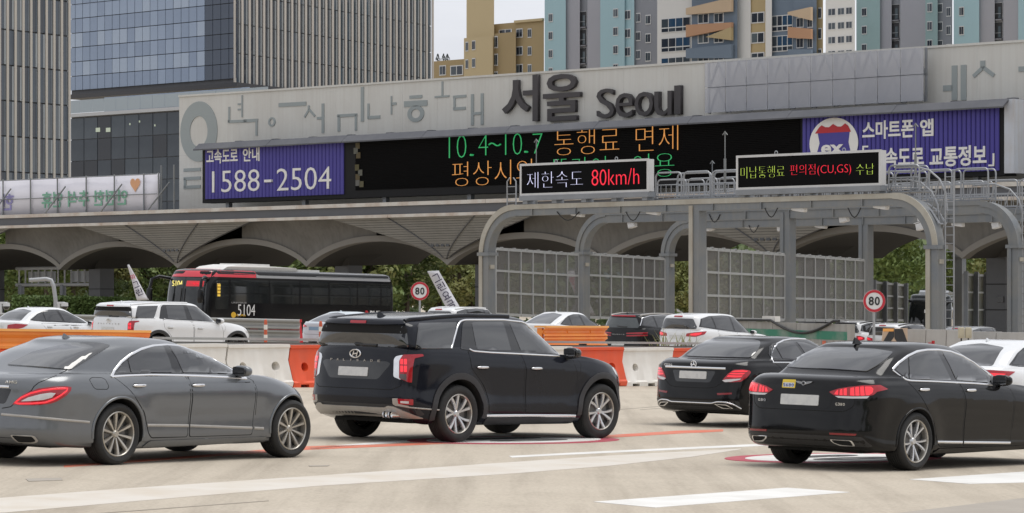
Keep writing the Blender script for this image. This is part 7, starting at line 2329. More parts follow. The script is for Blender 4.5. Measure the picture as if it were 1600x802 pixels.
def make_bus(label, x, y, yaw, L, W, H, body, roof, roof_front, word=None):
 sk = bus_skin(L, W, H)
 root = empty('bus', (0, 0, 0), 0, label, 'bus', 'buses at the toll gate')
 stand(root, x, y, yaw)
 hw = W / 2
 bo = cut_arches(sk, root, body, [(2.6, .48, .58), (L - 2.75, .48, .58)], .5)
 zr = H - .34
 panel(root, 'roof_panel', patch(sk, 'S', [(.20, zr), (L - 3.55, zr), (L - 3.55, H - .035), (.6, H - .035)], .006, .02, .2, r=.02), roof, both=True)
 panel(root, 'roof_front', patch(sk, 'S', [(L - 3.53, zr), (L - .62, zr), (L - 1.05, H - .06), (L - 3.53, H - .06)], .006, .02, .2, r=.02), roof_front, both=True)
 panel(root, 'roof_cap', patch(sk, 'T', [(L - 3.53, -hw + .075), (L - 1.2, -hw + .09), (L - .62, 0), (L - 1.2, hw - .09), (L - 3.53, hw - .075)], .008, .02, .3, r=.05), roof_front)
 panel(root, 'roof_cap', patch(sk, 'T', [(.5, -hw + .075), (L - 3.55, -hw + .075), (L - 3.55, hw - .075), (.5, hw - .075)], .008, .02, .3, r=.05), roof)
 panel(root, 'front_brow', patch(sk, 'F', [(-hw + .10, zr - .02), (hw - .10, zr - .02), (hw - .16, H - .09), (-hw + .16, H - .09)], .008, .02, .15, r=.04), roof_front)
 panel(root, 'windscreen', patch(sk, 'F', [(-hw + .10, 1.15), (-.02, 1.12), (-.02, zr - .05), (-hw + .14, zr - .06)], .006, .02, .15, r=.05), BGLASS)
 panel(root, 'windscreen', patch(sk, 'F', [(.02, 1.12), (hw - .10, 1.15), (hw - .14, zr - .06), (.02, zr - .05)], .006, .02, .15, r=.05), BGLASS)
 ws = L - 3.6
 edges = [.35, 1.15, 2.6, 4.5, 6.4, 8.25, L - 1.75] if L < 12.5 else [.35, 1.15, 2.9, 4.95, 7.0, 9.1, L - 1.75]
 for a, b in zip(edges, edges[1:]):
  w1, w2 = panel(root, 'side_window', patch(sk, 'S', [(a + .05, 1.62), (b - .05, 1.62), (b - .05, zr - .10), (a + .05, zr - .10)], .006, .015, .2, r=.05), BGLASS, both=True)
  for s_, par in ((-1, w1), (1, w2)):
   me = patch(sk, 'S', [(a + .08, 2.02), (b - .08, 2.02), (b - .08, 2.05), (a + .08, 2.05)], .012, .01, .3, r=.005)
   me.materials.append(BBLK)
   link('window_bar', me if s_ < 0 else flipped(me), None, par)
 panel(root, 'driver_window', patch(sk, 'S', [(L - 1.65, 1.35), (L - .75, 1.30), (L - .85, zr - .15), (L - 1.65, zr - .12)], .006, .015, .15, r=.06), BGLASS, both=True)
 for k in range(5):
  panel(root, 'luggage_flap', patch(sk, 'S', [(3.4 + 1.15 * k, .55), (4.5 + 1.15 * k, .55), (4.5 + 1.15 * k, 1.12), (3.4 + 1.15 * k, 1.12)], .004, .008, .3, r=.03), body, both=True)
 # air conditioner on the roof
 mb = MB()
 mb.prism([(L - 6.8, -.85, H - .02), (L - 6.6, -.8, H + .16), (L - 2.9, -.8, H + .24), (L - 1.9, -.75, H + .13), (L - 1.6, -.8, H - .02)], (0, 1.7, 0))
 ac = mb.build('air_conditioner', BWHT, root)
 mb = MB(); mb.b2((L - 5.0, -.7, H + .2), (L - 3.2, .7, H + .29)); mb.build('fan_cover', BWHT, ac)
 mb = MB(); mb.b2((L - 8.6, -.6, H + .02), (L - 6.9, .6, H + .10)); mb.build('roof_hatch', BWHT, root)
 # mirror arms
 for s_ in (-1, 1):
  mb = MB()
  mb.tube([(L - .45, s_ * (hw - .12), zr - .1), (L + .05, s_ * (hw + .10), zr - .02), (L + .38, s_ * (hw + .22), zr - .15), (L + .48, s_ * (hw + .25), zr - .6)], .07, 8)
  a_ = mb.build('mirror_arm', BBLK, root, smooth=60)
  me = rounded_block((0, 0, 0), (.16, .26, .62), .5, 3); me.materials.append(BBLK)
  h_ = link('mirror_housing', me, None, a_); h_.location = (L + .48, s_ * (hw + .25), zr - .85)
 for s_ in (-1, 1):
  panel(root, 'head_lamp', patch(sk, 'F', [(s_ * .65, .62), (s_ * 1.05, .66), (s_ * 1.05, .86), (s_ * .65, .80)][::s_], .008, .02, .1, r=.04), CLEARL)
 panel(root, 'bumper_line', strip(sk, 'F', [(-hw + .1, .98), (hw - .1, .98)], .02, .004), SEAM)
 add_wheels(root, (2.6, L - 2.75), W - .34, .48, .30, .29, dict(n=8, w0=.06, w1=.05, dish=.05, fill=1))
 mb = MB(); mb.b2((.6, -1.0, .30), (L - .6, 1.0, .5)); mb.build('underbody', WELL, root)
 return root, sk, hw, zr
by = 136.0
BL = 13.5
bx = (327 - 800) / FPX * by
byaw = 180 + 36.5
fwd = Vector((sin(R(byaw)), cos(R(byaw)), 0))
lft = Vector((-cos(R(byaw)), sin(R(byaw)), 0))
rear = Vector((bx, by, 0)) - fwd * 13.05 - lft * 1.25
bus, bsk, hw, zr = make_bus('black city bus with red front roof and white route number leaving the gate', rear.x, rear.y, byaw, BL, 2.5, 3.08, BBLK, BGREY, RBUS)
def side_text(s, x, z, w, h, m, name='lettering', bold=0.0):
 # on the left flank, reading from the front towards the tail
 M = Matrix.Translation((x, hw + .012, z)) @ Matrix.Rotation(pi, 4, 'Z')
 return text_fit(name, s, w, h, m, bus, None, ext=.004, bold=bold, M=M)
BTXT = mat('bus_lettering_white', (.75, .75, .74), .5)
side_text('5104', BL - 2.85, 1.30, 1.15, .50, BTXT, 'route_number', -.01)
side_text('BUS', .96 + .62, 1.22, .74, .30, BTXT, bold=.03)
side_text('R', 2.16, 1.22, .26, .30, mat('bus_lettering_red', (.55, .02, .03), .5), bold=.03)
side_text('UNIVERSE', BL - 2.35, 1.62, 1.0, .07, mat('bus_lettering_grey', (.3, .3, .3), .5))
mb = MB(); mb.prism([(BL - 2.0 + .16 * cos(2 * pi * k / 20), hw + .012, 1.08 + .13 * sin(2 * pi * k / 20)) for k in range(20)], (0, -.01, 0)); mb.build('yellow_emblem', mat('bus_yellow', (.70, .42, .03), .5), bus)
side_text('경기버스', BL - 2.5, 1.07, .62, .10, MAT['bus_yellow'], bold=.03)
me = rounded_block((0, 0, 0), (.24, .06, .62), .3, 2); me.materials.append(mat('amber_lamp', (.45, .27, .03), .3, coat=.5))
am = link('amber_lamp_box', me, None, bus); am.location = (BL - 1.0, hw - .03, 2.15)
for i in range(2):
 for j in range(4):
  mb = MB(); mb.box((BL - 1.05 + .1 * i, hw + .01, 1.93 + .145 * j), (.07, .03, .09)); mb.build('amber_lens', mat('amber_lens', (.75, .55, .12), .2, emit=(.8, .5, .05), estr=.3), bus)
def front_text(s, y, z, w, h, m):
 hit = bsk.F(y, z)
 M = Matrix.Translation(hit[0] + Vector((.02, 0, 0))) @ Matrix.Rotation(R(90), 4, 'Z')
 return text_fit('route_display', s, w, h, m, bus, None, ext=.004, bold=.0, M=M)
front_text('5104', -.42, 2.42, .6, .24, mat('led_yellow', (.4, .35, .1), .5, emit=(.85, .72, .2), estr=.8))
panel(bus, 'display_board', patch(bsk, 'F', [(.12, 2.30), (1.0, 2.30), (1.0, 2.54), (.12, 2.54)], .012, .01, .1, r=.02), mat('display_red', (.40, .02, .03), .5, emit=(.6, .03, .04), estr=.35))
front_text('서울역', .55, 2.42, .55, .10, LEDR)
for s_ in (-1, 1):
 panel(bus, 'wiper', strip(bsk, 'F', [(s_ * .12, 1.2), (s_ * .10, 2.2)], .05, .05), BLACKP)
cy = 181.0
cx = (1432 - 800) / FPX * cy
coach, csk, _h, _z = make_bus('dark coach with drooping mirror arms under the right hand arch', cx + 3.1, cy + 11.0, 180 + 12, 12.0, 2.5, 3.2, paint('paint_coach_green', (.010, .014, .014), .15), mat('coach_roof', (.06, .065, .07), .3, coat=.4), mat('coach_roof', (.06, .065, .07)))
panel(coach, 'front_sign', patch(csk, 'F', [(-.3, 2.1), (.5, 2.1), (.5, 2.3), (-.3, 2.3)], .012, .01, .1, r=.02), BTXT)

for o in coach.children:
 if o.name.startswith(('air_conditioner', 'roof_hatch')):
  for q in (o, *o.children):
   q.material_slots[0].link = 'OBJECT'
   q.material_slots[0].material = MAT['coach_roof']

# ------------------------------------------------------------------ buildings
def build_pane(name, w, h, d, m):
 mb = MB(); mb.b2((-w / 2, -d / 2, -h / 2), (w / 2, d / 2, h / 2)); return mb.mesh(name)
_meshes = {}
def shared_box(w, h, d, m):
 k = (round(w, 3), round(h, 3), round(d, 3), m.name)
 if k not in _meshes:
  mb = MB(); mb.b2((-w / 2, -d / 2, -h / 2), (w / 2, d / 2, h / 2))
  me = mb.mesh('block'); me.materials.append(m); _meshes[k] = me
 return _meshes[k]
def put(name, w, h, d, m, loc, parent):
 o = link(name, shared_box(w, h, d, m), None, parent); o.location = loc; return o
STONE = mat('facade_stone_fin', (.50, .46, .41), .8, noise=.4, nscale=.15, col2=(.44, .40, .35))
WGL = [mat('office_glass_%d' % i, c, .06, spec=.6, noise=.4, nscale=.2, col2=c2) for i, (c, c2) in enumerate((((.05, .065, .085), (.10, .12, .14)), ((.10, .115, .13), (.17, .18, .19)), ((.30, .32, .33), (.38, .40, .40)), ((.035, .04, .05), (.06, .07, .08))))]
BGLS = [mat('curtain_glass_%d' % i, c, .05, spec=.8, metal=.25, noise=.4, nscale=.08, col2=c2) for i, (c, c2) in enumerate((((.25, .31, .41), (.33, .39, .48)), ((.31, .37, .46), (.40, .45, .52)), ((.21, .265, .36), (.27, .325, .42)), ((.04, .055, .085), (.07, .09, .125))))]
MULL = mat('curtain_mullion', (.05, .055, .065), .5)
DARKG = [mat('podium_glass_%d' % i, c, .05, spec=.6, noise=.5, nscale=.15, col2=c2) for i, (c, c2) in enumerate((((.022, .030, .040), (.07, .085, .10)), ((.034, .046, .058), (.10, .115, .13)), ((.012, .014, .018), (.03, .03, .035))))]
def vplane(D, vp_px):
 """frame of an upright facade through depth D on the camera's axis whose level lines run to vanishing pixel vp_px"""
 d = Vector((vp_px - 800, FPX, 0)).normalized()
 if d.x < 0: d = -d
 return math.atan2(d.y, d.x), d
def on_facade(px, py, D, d, x_px):
 """local x from the facade's corner at pixel x_px, and height"""
 u0 = (x_px - 800) / FPX
 O = Vector((u0 * D, D, 0))
 u = (px - 800) / FPX
 x = (u * O.y - O.x) / (d.x - u * d.y)
 Y = O.y + x * d.y
 return x, CAMH - (py - HOR) / FPX * Y
rb = random.Random(11)
# ---- office tower with stone fins on the far left
ang, d = vplane(300, 3900)
o0 = Vector(((112 - 800) / FPX * 300, 300, -8))
tw = empty('office_tower', o0, ang, 'office tower with slender beige stone fins at the far left edge', 'building')
def fx(px, py):
 x, z = on_facade(px, py, 300, d, 112); return x, z + 8
x0 = fx(-60, 100)[0]
topz = fx(60, -40)[1]
mb = MB(); mb.b2((x0, .5, 0), (0, 22, topz)); mb.build('tower_core', FASCIA, tw)
nf = 14
sp = -x0 / nf
fl = 3.35
z_base = fx(100, 262)[1] - fl * 3.2
nfl = int((topz - z_base) / fl) + 1
for i in range(nf + 1):
 xx = x0 + sp * i
 put('stone_fin', .30, topz, .10, STONE, (xx, .3, topz / 2), tw)
for i in range(nf):
 for j in range(nfl):
  if len(tw.children) > 290: break
  zz = z_base + fl * (j + .5)
  put('window_pane', sp * .5 - .03, fl * .96, .12, WGL[rb.choice((0, 0, 3, 3, 1))], (x0 + sp * i + .21 + sp * .22, .42, zz), tw)
  put('spandrel_pane', sp * .36, fl * .96, .12, WGL[rb.choice((1, 2, 2, 1, 0))], (x0 + sp * i + .21 + sp * .62, .40, zz), tw)
# ---- curtain wall office: blue glass front and a finned flank
Dg = 420.0
angL, dL = vplane(Dg, -4300)
cpx = 369.0
oc = Vector(((cpx - 800) / FPX * Dg, Dg, 0))
gb = empty('glass_office', oc, angL, 'large office with blue curtain wall front and a finned stone flank', 'building')
def gx_(px, py): return on_facade(px, py, Dg, dL, cpx)
xl_ = gx_(105, 60)[0]
zbot_ = (gx_(113, 150)[1] + gx_(325, 131)[1]) / 2
ztop_ = gx_(200, -40)[1]
npan = 22
nrow = 9
pw, rh = -xl_ / npan, 0
z_rows = zbot_ + .6
rh = (gx_(230, 38)[1] - gx_(230, 130)[1]) / 4
nrow = int((ztop_ - z_rows) / rh) + 1

for i in range(npan):
 for j in range(nrow):
  xx = xl_ + pw * (i + .5)
  dark = i >= npan - 4  # rightmost columns: a darker reflection put into the pane colour
  put('glass_pane', pw - .09, rh - .10, .1, BGLS[3] if dark else BGLS[rb.choice((0, 1, 2, 0, 1)) if j % 2 else rb.choice((0, 2, 2))], (xx, .20 + rb.uniform(-.01, .01), z_rows + rh * (j + .5)), gb)

# the flank on the right with stone fins
angR, dR = vplane(Dg, 3300)
fl_root = empty('stone_flank', (0, 0, 0), angR - angL, parent=gb)
def rx_(px, py): return on_facade(px, py, Dg, dR, cpx)
xr_ = rx_(678, 60)[0]
zb_r = (rx_(372, 129)[1] + rx_(440, 137)[1]) / 2
nfin = 30
sp = xr_ / nfin
ca, sa = cos(angR - angL), sin(angR - angL)
def footprint(o):
 # plan of the office: along the front, round the corner, along the flank, pulled in by o metres
 yf = Vector((-sa, ca))
 e = Vector((ca, sa))
 t = (o - o * ca) / sa
 B = Vector((0, 0)) + e * t + yf * o
 C = e * (xr_ - .3) + yf * o
 return [Vector((xl_ + .3, o)), B, C, Vector((xl_ + .3, C.y))]
mb = MB(); mb.prism([(q.x, q.y, zbot_) for q in footprint(.55)], (0, 0, ztop_ + 3 - zbot_)); mb.build('office_core', FASCIA, gb)
mb = MB(); mb.prism([(q.x, q.y, zbot_ - .6) for q in footprint(-.7)], (0, 0, .59)); mb.build('overhang_soffit', mat('soffit_dark', (.05, .05, .055), .6), gb)
for i in range(nfin + 1):
 put('stone_fin', .50, ztop_ + 3 - zb_r, .12, STONE, (sp * i, .2, (ztop_ + 3 + zb_r) / 2), fl_root)
 if i < nfin:
  for j in range(5):
   h = 4.0
   zz = zb_r + h * (j + .5) + 0.0
   put('flank_pane', sp - .95, h * .97, .1, WGL[3] if (i * 3 + j) % 5 else WGL[0], (sp * (i + .5) - .16, .42, zz), fl_root)
   put('flank_blind', .40, h * .97, .1, WGL[2], (sp * (i + 1) - .46, .38, zz), fl_root)
# terrace storey and dark podium below
ter = empty('glass_podium', Vector(((280 - 800) / FPX * 400, 400, 0)), angL, 'dark glass podium with a pale terrace rail below the blue office', 'building')
def px_(px, py): return on_facade(px, py, 400, dL, 280)
xa, xb = px_(108, 200)[0], px_(420, 180)[0]
zt = (px_(113, 175)[1] + px_(275, 168)[1]) / 2
z0 = px_(200, 290)[1] - 8
npn, nrw = 9, 5
pw, rh = (xb - xa) / 14, (zt - .7 - z0) / 6
mb = MB(); mb.b2((xa, .4, z0 - 20), (xb, 22, zt - .5)); mb.build('podium_core', FASCIA, ter)
for i in range(14):
 for j in range(6):
  put('podium_pane', pw - .12, rh - .1, .1, DARKG[rb.choice((0, 1, 2, 0))], (xa + pw * (i + .5), .3, z0 + rh * (j + .5)), ter)
mb = MB(); mb.b2((xa, -.2, zt - .55), (xb, .4, zt - .1)); mb.build('terrace_edge', mat('terrace_edge', (.45, .46, .47), .6), ter)
for i in range(16):
 put('terrace_glass', (xb - xa) / 16 - .06, 1.7, .04, mat('terrace_glass', (.32, .37, .40), .08, spec=.6), (xa + (xb - xa) * (i + .5) / 16, -.1, zt + .8), ter)
xb = px_(335, 180)[0]
for i in range(18):
 put('recessed_pane', (xb - xa) / 18 - .1, 2.4, .1, BGLS[rb.choice((0, 1, 1))], (xa + (xb - xa) * (i + .5) / 18, 6, zt + 1.2), ter)
for px, py in ((151, 203), (167, 203), (201, 194), (216, 190), (240, 196)):
 x, z = px_(px, py)
 put('lit_window', .9 if px < 170 else .25, .55 if px < 170 else .25, .04, mat('lit_window', (.4, .45, .35), .4, emit=(.6, .7, .55), estr=.15), (x, .22, z), ter)
# ---- apartment blocks; all stand parallel to the gate
AW = mat('apartment_window_frame', (.62, .62, .61), .5)
AG = [mat('apartment_glass_%d' % i, c, .06, spec=.6) for i, c in enumerate(((.022, .03, .045), (.05, .065, .08), (.10, .125, .14), (.02, .06, .12)))]
def apartment(label, D, px0, px1, segs, top_py, name='apartment_block', depth=14.0, storey=2.9, group=None):
 ang, d = vplane(D, -4200)
 O = Vector(((px0 - 800) / FPX * D, D, -10))
 root = empty(name, O, ang, label, 'building', group)
 def loc(px, py):
  x, z = on_facade(px, py, D, d, px0); return x, z + 10
 for sg in segs:
  a, b, wm = sg['a'], sg['b'], sg['m']
  xa, xb = loc(a, 60)[0], loc(b, 60)[0]
  zt = loc((a + b) / 2, sg.get('top', top_py))[1]
  set_ = sg.get('set', 0.0)
  # the bay recedes straight away from the street
  wv = (O + Vector((cos(ang) * (xa + xb) / 2, sin(ang) * (xa + xb) / 2, 0))).xy.normalized() * depth
  lv = Vector((wv.x * cos(ang) + wv.y * sin(ang), -wv.x * sin(ang) + wv.y * cos(ang), 0))
  ln = lv.normalized() * set_
  mb = MB(); mb.prism([Vector(q) + ln for q in ((xa, 0, 0), (xb, 0, 0), (xb, 0, zt), (xa, 0, zt))], lv); mb.build('wall_bay', wm, root)
  for wdef in sg.get('win', ()):
   wx0, wx1, py0, wh, kind = wdef
   xw0, xw1 = loc(wx0, py0)[0], loc(wx1, py0)[0]
   zz = loc((wx0 + wx1) / 2, py0)[1]
   w = xw1 - xw0
   k = 0
   while zz - storey > -8 + 10 and k < 12:
    if zz < zt - .3:
     fr = put('window', w, wh, .16, AW, ((xw0 + xw1) / 2 + ln.x, ln.y - .02, zz), root)
     if kind == 'small':
      put('pane', w * .40, wh * .8, .05, AG[rb.choice((0, 1, 2))], (-w * .23, -.075, 0), fr)
      put('pane', w * .40, wh * .8, .05, AG[rb.choice((0, 1, 0))], (w * .23, -.075, 0), fr)
     elif kind == 'wide':
      n = 4
      for q in range(n): put('pane', w / n - .14, wh * .58, .05, AG[rb.choice((3, 0, 3, 1))], (-w / 2 + w * (q + .5) / n, -.075, wh * .16), fr); put('pane', w / n - .14, wh * .24, .05, AG[rb.choice((0, 1))], (-w / 2 + w * (q + .5) / n, -.075, -wh * .33), fr)
     elif kind == 'balcony':
      put('shade_panel', w * .96, wh * .96, .05, mat('balcony_shade_paint', (.045, .046, .05), .8), (0, -.075, 0), fr)  # flat dark panel: the balcony's inner shade put into its colour
      put('pane', w * .34, wh * .62, .05, AG[2], (w * .12, -.11, -wh * .05), fr)
      put('parapet', w * 1.02, wh * .07, .5, mat('balcony_slab', (.22, .22, .24), .8), (0, -.2, -wh * .46), fr)
      put('guard_rail', w * .9, wh * .03, .05, GALV, (0, -.4, -wh * .12), fr)
    zz -= storey
    k += 1
 return root, loc
TAN = mat('apartment_tan', (.37, .28, .15), .85, noise=.35, nscale=.12, col2=(.32, .24, .13))
CREAMB = mat('apartment_cream', (.52, .42, .25), .85, noise=.3, nscale=.12, col2=(.47, .375, .22))
LBLUE = mat('apartment_light_blue', (.36, .52, .56), .85, noise=.35, nscale=.1, col2=(.32, .47, .51), streak=.3)
AGREY = mat('apartment_lilac_grey', (.36, .36, .39), .85, noise=.3, nscale=.1, col2=(.31, .31, .335))
AGREY2 = mat('apartment_dark_grey', (.26, .27, .295), .85, noise=.3, nscale=.1)
ATEAL = mat('apartment_teal', (.30, .42, .42), .85, noise=.3, nscale=.1)
AWHITE = mat('apartment_white', (.66, .65, .62), .85, noise=.3, nscale=.1, col2=(.6, .58, .55))
AORANGE = mat('apartment_orange', (.47, .27, .16), .85, noise=.2, nscale=.1)
APEACH = mat('apartment_peach', (.54, .41, .28), .85, noise=.2, nscale=.1)
ASTEEL = mat('apartment_slate_blue', (.16, .205, .26), .85, noise=.2, nscale=.1)
AYEL = mat('apartment_ochre', (.45, .35, .19), .85, noise=.2, nscale=.1)
r_, loc = apartment('tan apartment block with a cream stair tower in the gap of sky', 520, 678, 850, [
 dict(a=678, b=725, m=TAN, top=95, set=-1, win=((687, 697, 111, 1.7, 'small'), (704, 724, 111, 1.7, 'small'))),
 dict(a=725, b=770, m=CREAMB, top=60, set=-2.5, win=((728, 732, 75, 1.6, 'small'), (738, 743, 73, 1.6, 'small'))),
 dict(a=729, b=772, m=CREAMB, top=-30, set=-1.5),
 dict(a=757, b=806, m=TAN, top=53, set=-1.2, win=((772, 778, 67, 2.0, 'small'),)),
 dict(a=765, b=850, m=TAN, top=35, set=0, win=((807, 817, 52, 1.5, 'small'), (825, 831, 52, 1.5, 'small'), (780, 800, 50, .8, 'small')))], 35)
for a, b, y in ((806, 850, 34.5),):
 xa, z = loc(a, y); xb, _ = loc(b, y)
 put('cornice', xb - xa, .4, .5, CREAMB, ((xa + xb) / 2 + .69 * {15: 1.5, 34.5: 0, 93: 1, 58: 2.5}[y], -.72 * {15: 1.5, 34.5: 0, 93: 1, 58: 2.5}[y] - .2, z), r_)
for i, px in enumerate((684, 693, 699)):
 ang_, d_ = vplane(520, -4200)
 x, z = loc(px, 96.5)
 w = Vector(((678 - 800) / FPX * 520, 520, -10)) + Vector((cos(ang_) * x, sin(ang_) * x, z))
 t = empty('rooftop_conifer', w, 0, 'small dark conifer on the tan roof, %s of three' % ('leftmost', 'middle', 'rightmost')[i], 'tree', 'conifers on the tan roof')
 mb = MB(); mb.cyl((0, 0, -1), (0, 0, .5), .08, 6); mb.build('trunk', mat('bark', (.09, .07, .05), .9, noise=.5, nscale=6), t)
 mb = MB()
 for q in range(150):
  h = rb.random(); rr = .5 * (1 - h) ** .8 * (.6 + .4 * rb.random()); a = rb.random() * 6.28
  c = Vector((rr * cos(a), rr * sin(a), .2 + 1.1 * h)); n = Vector((rb.uniform(-1, 1), rb.uniform(-1, 1), rb.uniform(-1, 1))).normalized() * .12; m_ = n.orthogonal().normalized() * .1
  mb.add([c - n, c + m_, c + n], [(0, 1, 2)])
 mb.build('crown', mat('conifer_green', (.018, .035, .022), .8), t)
apartment('light blue and grey apartment tower beside the tan block', 500, 851, 1027, [
 dict(a=851, b=884, m=LBLUE, win=((857.5, 864, 28, 1.4, 'small'),)),
 dict(a=884, b=906, m=AGREY, set=.6),
 dict(a=906, b=918, m=AGREY2, set=1.4, win=((906.5, 917, 30, 2.7, 'balcony'),)),
 dict(a=918, b=938, m=AGREY, set=.4),
 dict(a=938, b=976, m=LBLUE, win=((958.5, 966, 20.5, 1.4, 'small'),)),
 dict(a=976, b=991, m=LBLUE, set=.5, win=((977, 985.5, 23, 1.5, 'small'),)),
 dict(a=991, b=1027, m=AGREY2, set=1.0, win=((994, 1001, 27, 1.5, 'small'), (1009, 1017, 30, 1.5, 'small')))], -40)
r_, loc = apartment('white apartment tower with orange, peach and slate blue balcony panels', 460, 1027, 1285, [
 dict(a=1027, b=1081, m=AWHITE, win=((1034, 1079, 39, 2.1, 'wide'),)),
 dict(a=1081, b=1152, m=ASTEEL, set=-.8, win=((1091, 1108, 30, 1.5, 'small'), (1116, 1131, 29, 1.5, 'small'))),
 dict(a=1152, b=1173, m=AWHITE, set=.5),
 dict(a=1173, b=1196, m=AYEL, set=.8, win=((1174, 1195, 27, 1.6, 'small'),)),
 dict(a=1196, b=1206, m=AWHITE, set=-.6),
 dict(a=1206, b=1240, m=ASTEEL, set=.4, win=((1207, 1239, 36, 2.3, 'wide'),)),
 dict(a=1240, b=1276, m=ASTEEL, set=-.5, win=((1245, 1256, 36, 1.5, 'small'), (1262, 1270, 36, 1.5, 'small'))),
 dict(a=1276, b=1286, m=AYEL, set=.8, win=((1279, 1284, 20, 1.6, 'small'),))], -60)
def slant_panels(a, b, y0s, ms):
 for k, (y0, y1, y2, y3, m) in enumerate(ms):
  (xa, za), (xb, zb), (xb2, zc), (xa2, zd) = loc(a, y0), loc(b, y1), loc(b, y2), loc(a, y3)
  mb = MB(); mb.prism([(xa, -1.35, zd), (xb, -1.35, zc), (xb, -1.35, zb), (xa, -1.35, za)], (0, .5, 0)); mb.build('balcony_panel', m, r_)
slant_panels(1081, 1152, 0, ((14, -3, 19, 24, APEACH), (40, 36, 45, 59, AORANGE), (77, 70, 92, 92, ASTEEL), (-22, -30, -14, -8, AORANGE)))
mb = MB(); (xa, za), (xb, zb), (xc, zc) = loc(1112, 59), loc(1152, 43), loc(1152, 64);
mb.prism([(xa, -1.36, za), (xc, -1.36, zc), (xb, -1.36, zb)], (0, .5, 0)); mb.build('balcony_panel', AYEL, r_)
slant_panels(1240, 1276, 0, ((20, 12, 33, 24, APEACH), (43, 46, 62, 60, AORANGE), (78, 78, 92, 92, ASTEEL)))
apartment('distant white apartment tower seen between the orange panelled and the teal towers', 640, 1290, 1336, [dict(a=1290, b=1336, m=AWHITE, win=((1294, 1306, 19, 1.6, 'small'), (1309, 1320, 18, 1.6, 'small'), (1322, 1332, 17, 1.6, 'small')))], -40)
apartment('teal and grey apartment tower right of the distant white tower', 500, 1338, 1490, [
 dict(a=1338, b=1375, m=ATEAL, win=((1347, 1354.5, 19, 1.4, 'small'),)),
 dict(a=1375, b=1393, m=AGREY, set=.6),
 dict(a=1393, b=1407, m=AGREY2, set=1.4, win=((1394, 1406, 19, 2.7, 'balcony'),)),
 dict(a=1407, b=1446, m=AGREY, set=.4),
 dict(a=1446, b=1465, m=ATEAL, win=((1449, 1457, 12, 1.5, 'small'),)),
 dict(a=1465, b=1488, m=AGREY2, set=.8, win=((1466, 1473, 12, 1.5, 'small'), (1479, 1486, 18, 1.5, 'small')))], -40)
apartment('light blue and lilac apartment tower behind the right end of the wall', 470, 1490, 1680, [
 dict(a=1490, b=1530, m=LBLUE, win=((1499, 1506.5, 18, 1.4, 'small'),)),
 dict(a=1530, b=1554, m=AGREY, set=.6),
 dict(a=1554, b=1568, m=AGREY2, set=1.4, win=((1555, 1567, 17, 2.7, 'balcony'),)),
 dict(a=1568, b=1591, m=AGREY, set=.4),
 dict(a=1591, b=1680, m=LBLUE, win=((1610, 1617, 14, 1.4, 'small'),))], -40)

# ------------------------------------------------------------------ trees behind the gate
BARK = mat('bark', (.09, .07, .05), .9)
LEAF = [mat('leaf_green_%d' % i, c, .6, spec=.3, noise=.6, nscale=.5, col2=c2) for i, (c, c2) in enumerate((((.11, .16, .045), (.22, .25, .07)), ((.13, .18, .05), (.23, .26, .08)), ((.08, .12, .038), (.16, .19, .055)), ((.15, .17, .05), (.24, .2, .07))))]
def crown_mesh(seed, R_=3.0, H=6.0, clumps=46, per=95, leaf=.20):
 r = random.Random(seed)
 mb = MB()
 for c in range(clumps):
  while True:
   q = Vector((r.uniform(-1, 1), r.uniform(-1, 1), r.uniform(-1, 1)))
   if .25 < q.length < 1: break
  q = Vector((q.x * R_, q.y * R_, q.z * H / 2 + H / 2))
  cr = r.uniform(.5, 1.05)
  for k in range(per):
   n = Vector((r.gauss(0, 1), r.gauss(0, 1), r.gauss(0, .8))).normalized() * cr * r.random() ** .45
   p = q + n
   a = Vector((r.uniform(-1, 1), r.uniform(-1, 1), r.uniform(-.5, 1))).normalized()
   b = a.orthogonal().normalized()
   s = leaf * r.uniform(.6, 1.3)
   mb.add([p - a * s, p + b * s * .55, p + a * s, p - b * s * .55], [(0, 1, 2, 3)])
 return mb
crowns = [crown_mesh(s, R_, H).mesh('crown') for s, R_, H in ((1, 3.2, 6.5), (2, 2.7, 7.2), (3, 3.5, 5.6), (4, 2.9, 6.0))]
def trunk_mesh(seed, H):
 r = random.Random(seed)
 mb = MB()
 mb.tube([(0, 0, -.5), (.05, 0, H * .5), (.1, .05, H)], [.20, .15, .08], 7)
 for k in range(6):
  a = r.random() * 6.28
  z = H * r.uniform(.45, .9)
  mb.tube([(0, 0, z), (cos(a) * .9, sin(a) * .9, z + 1.0), (cos(a) * 1.6, sin(a) * 1.6, z + 2.2)], [.08, .05, .02], 5)
 return mb.mesh('trunk', 50)
trunks = [trunk_mesh(k, 4.5) for k in range(3)]
for t in trunks: t.materials.append(BARK)
spots = []
rt = random.Random(5)
for px in (-10, 28, 52, 78, 110, 140, 232, 258, 335, 365, 520, 545, 560, 612, 640, 662, 690, 716, 742, 765, 1080, 1372, 1392, 1415, 1440, 1515, 1540, 1565, 1592):
 spots.append((px + rt.uniform(-6, 6), rt.uniform(222, 262)))
ORD = ('first', 'second', 'third', 'fourth', 'fifth', 'sixth', 'seventh', 'eighth', 'ninth', 'tenth')
seen_ = {}
kinds = ('rounded green', 'tall narrow green', 'spreading dark green', 'yellowing green')
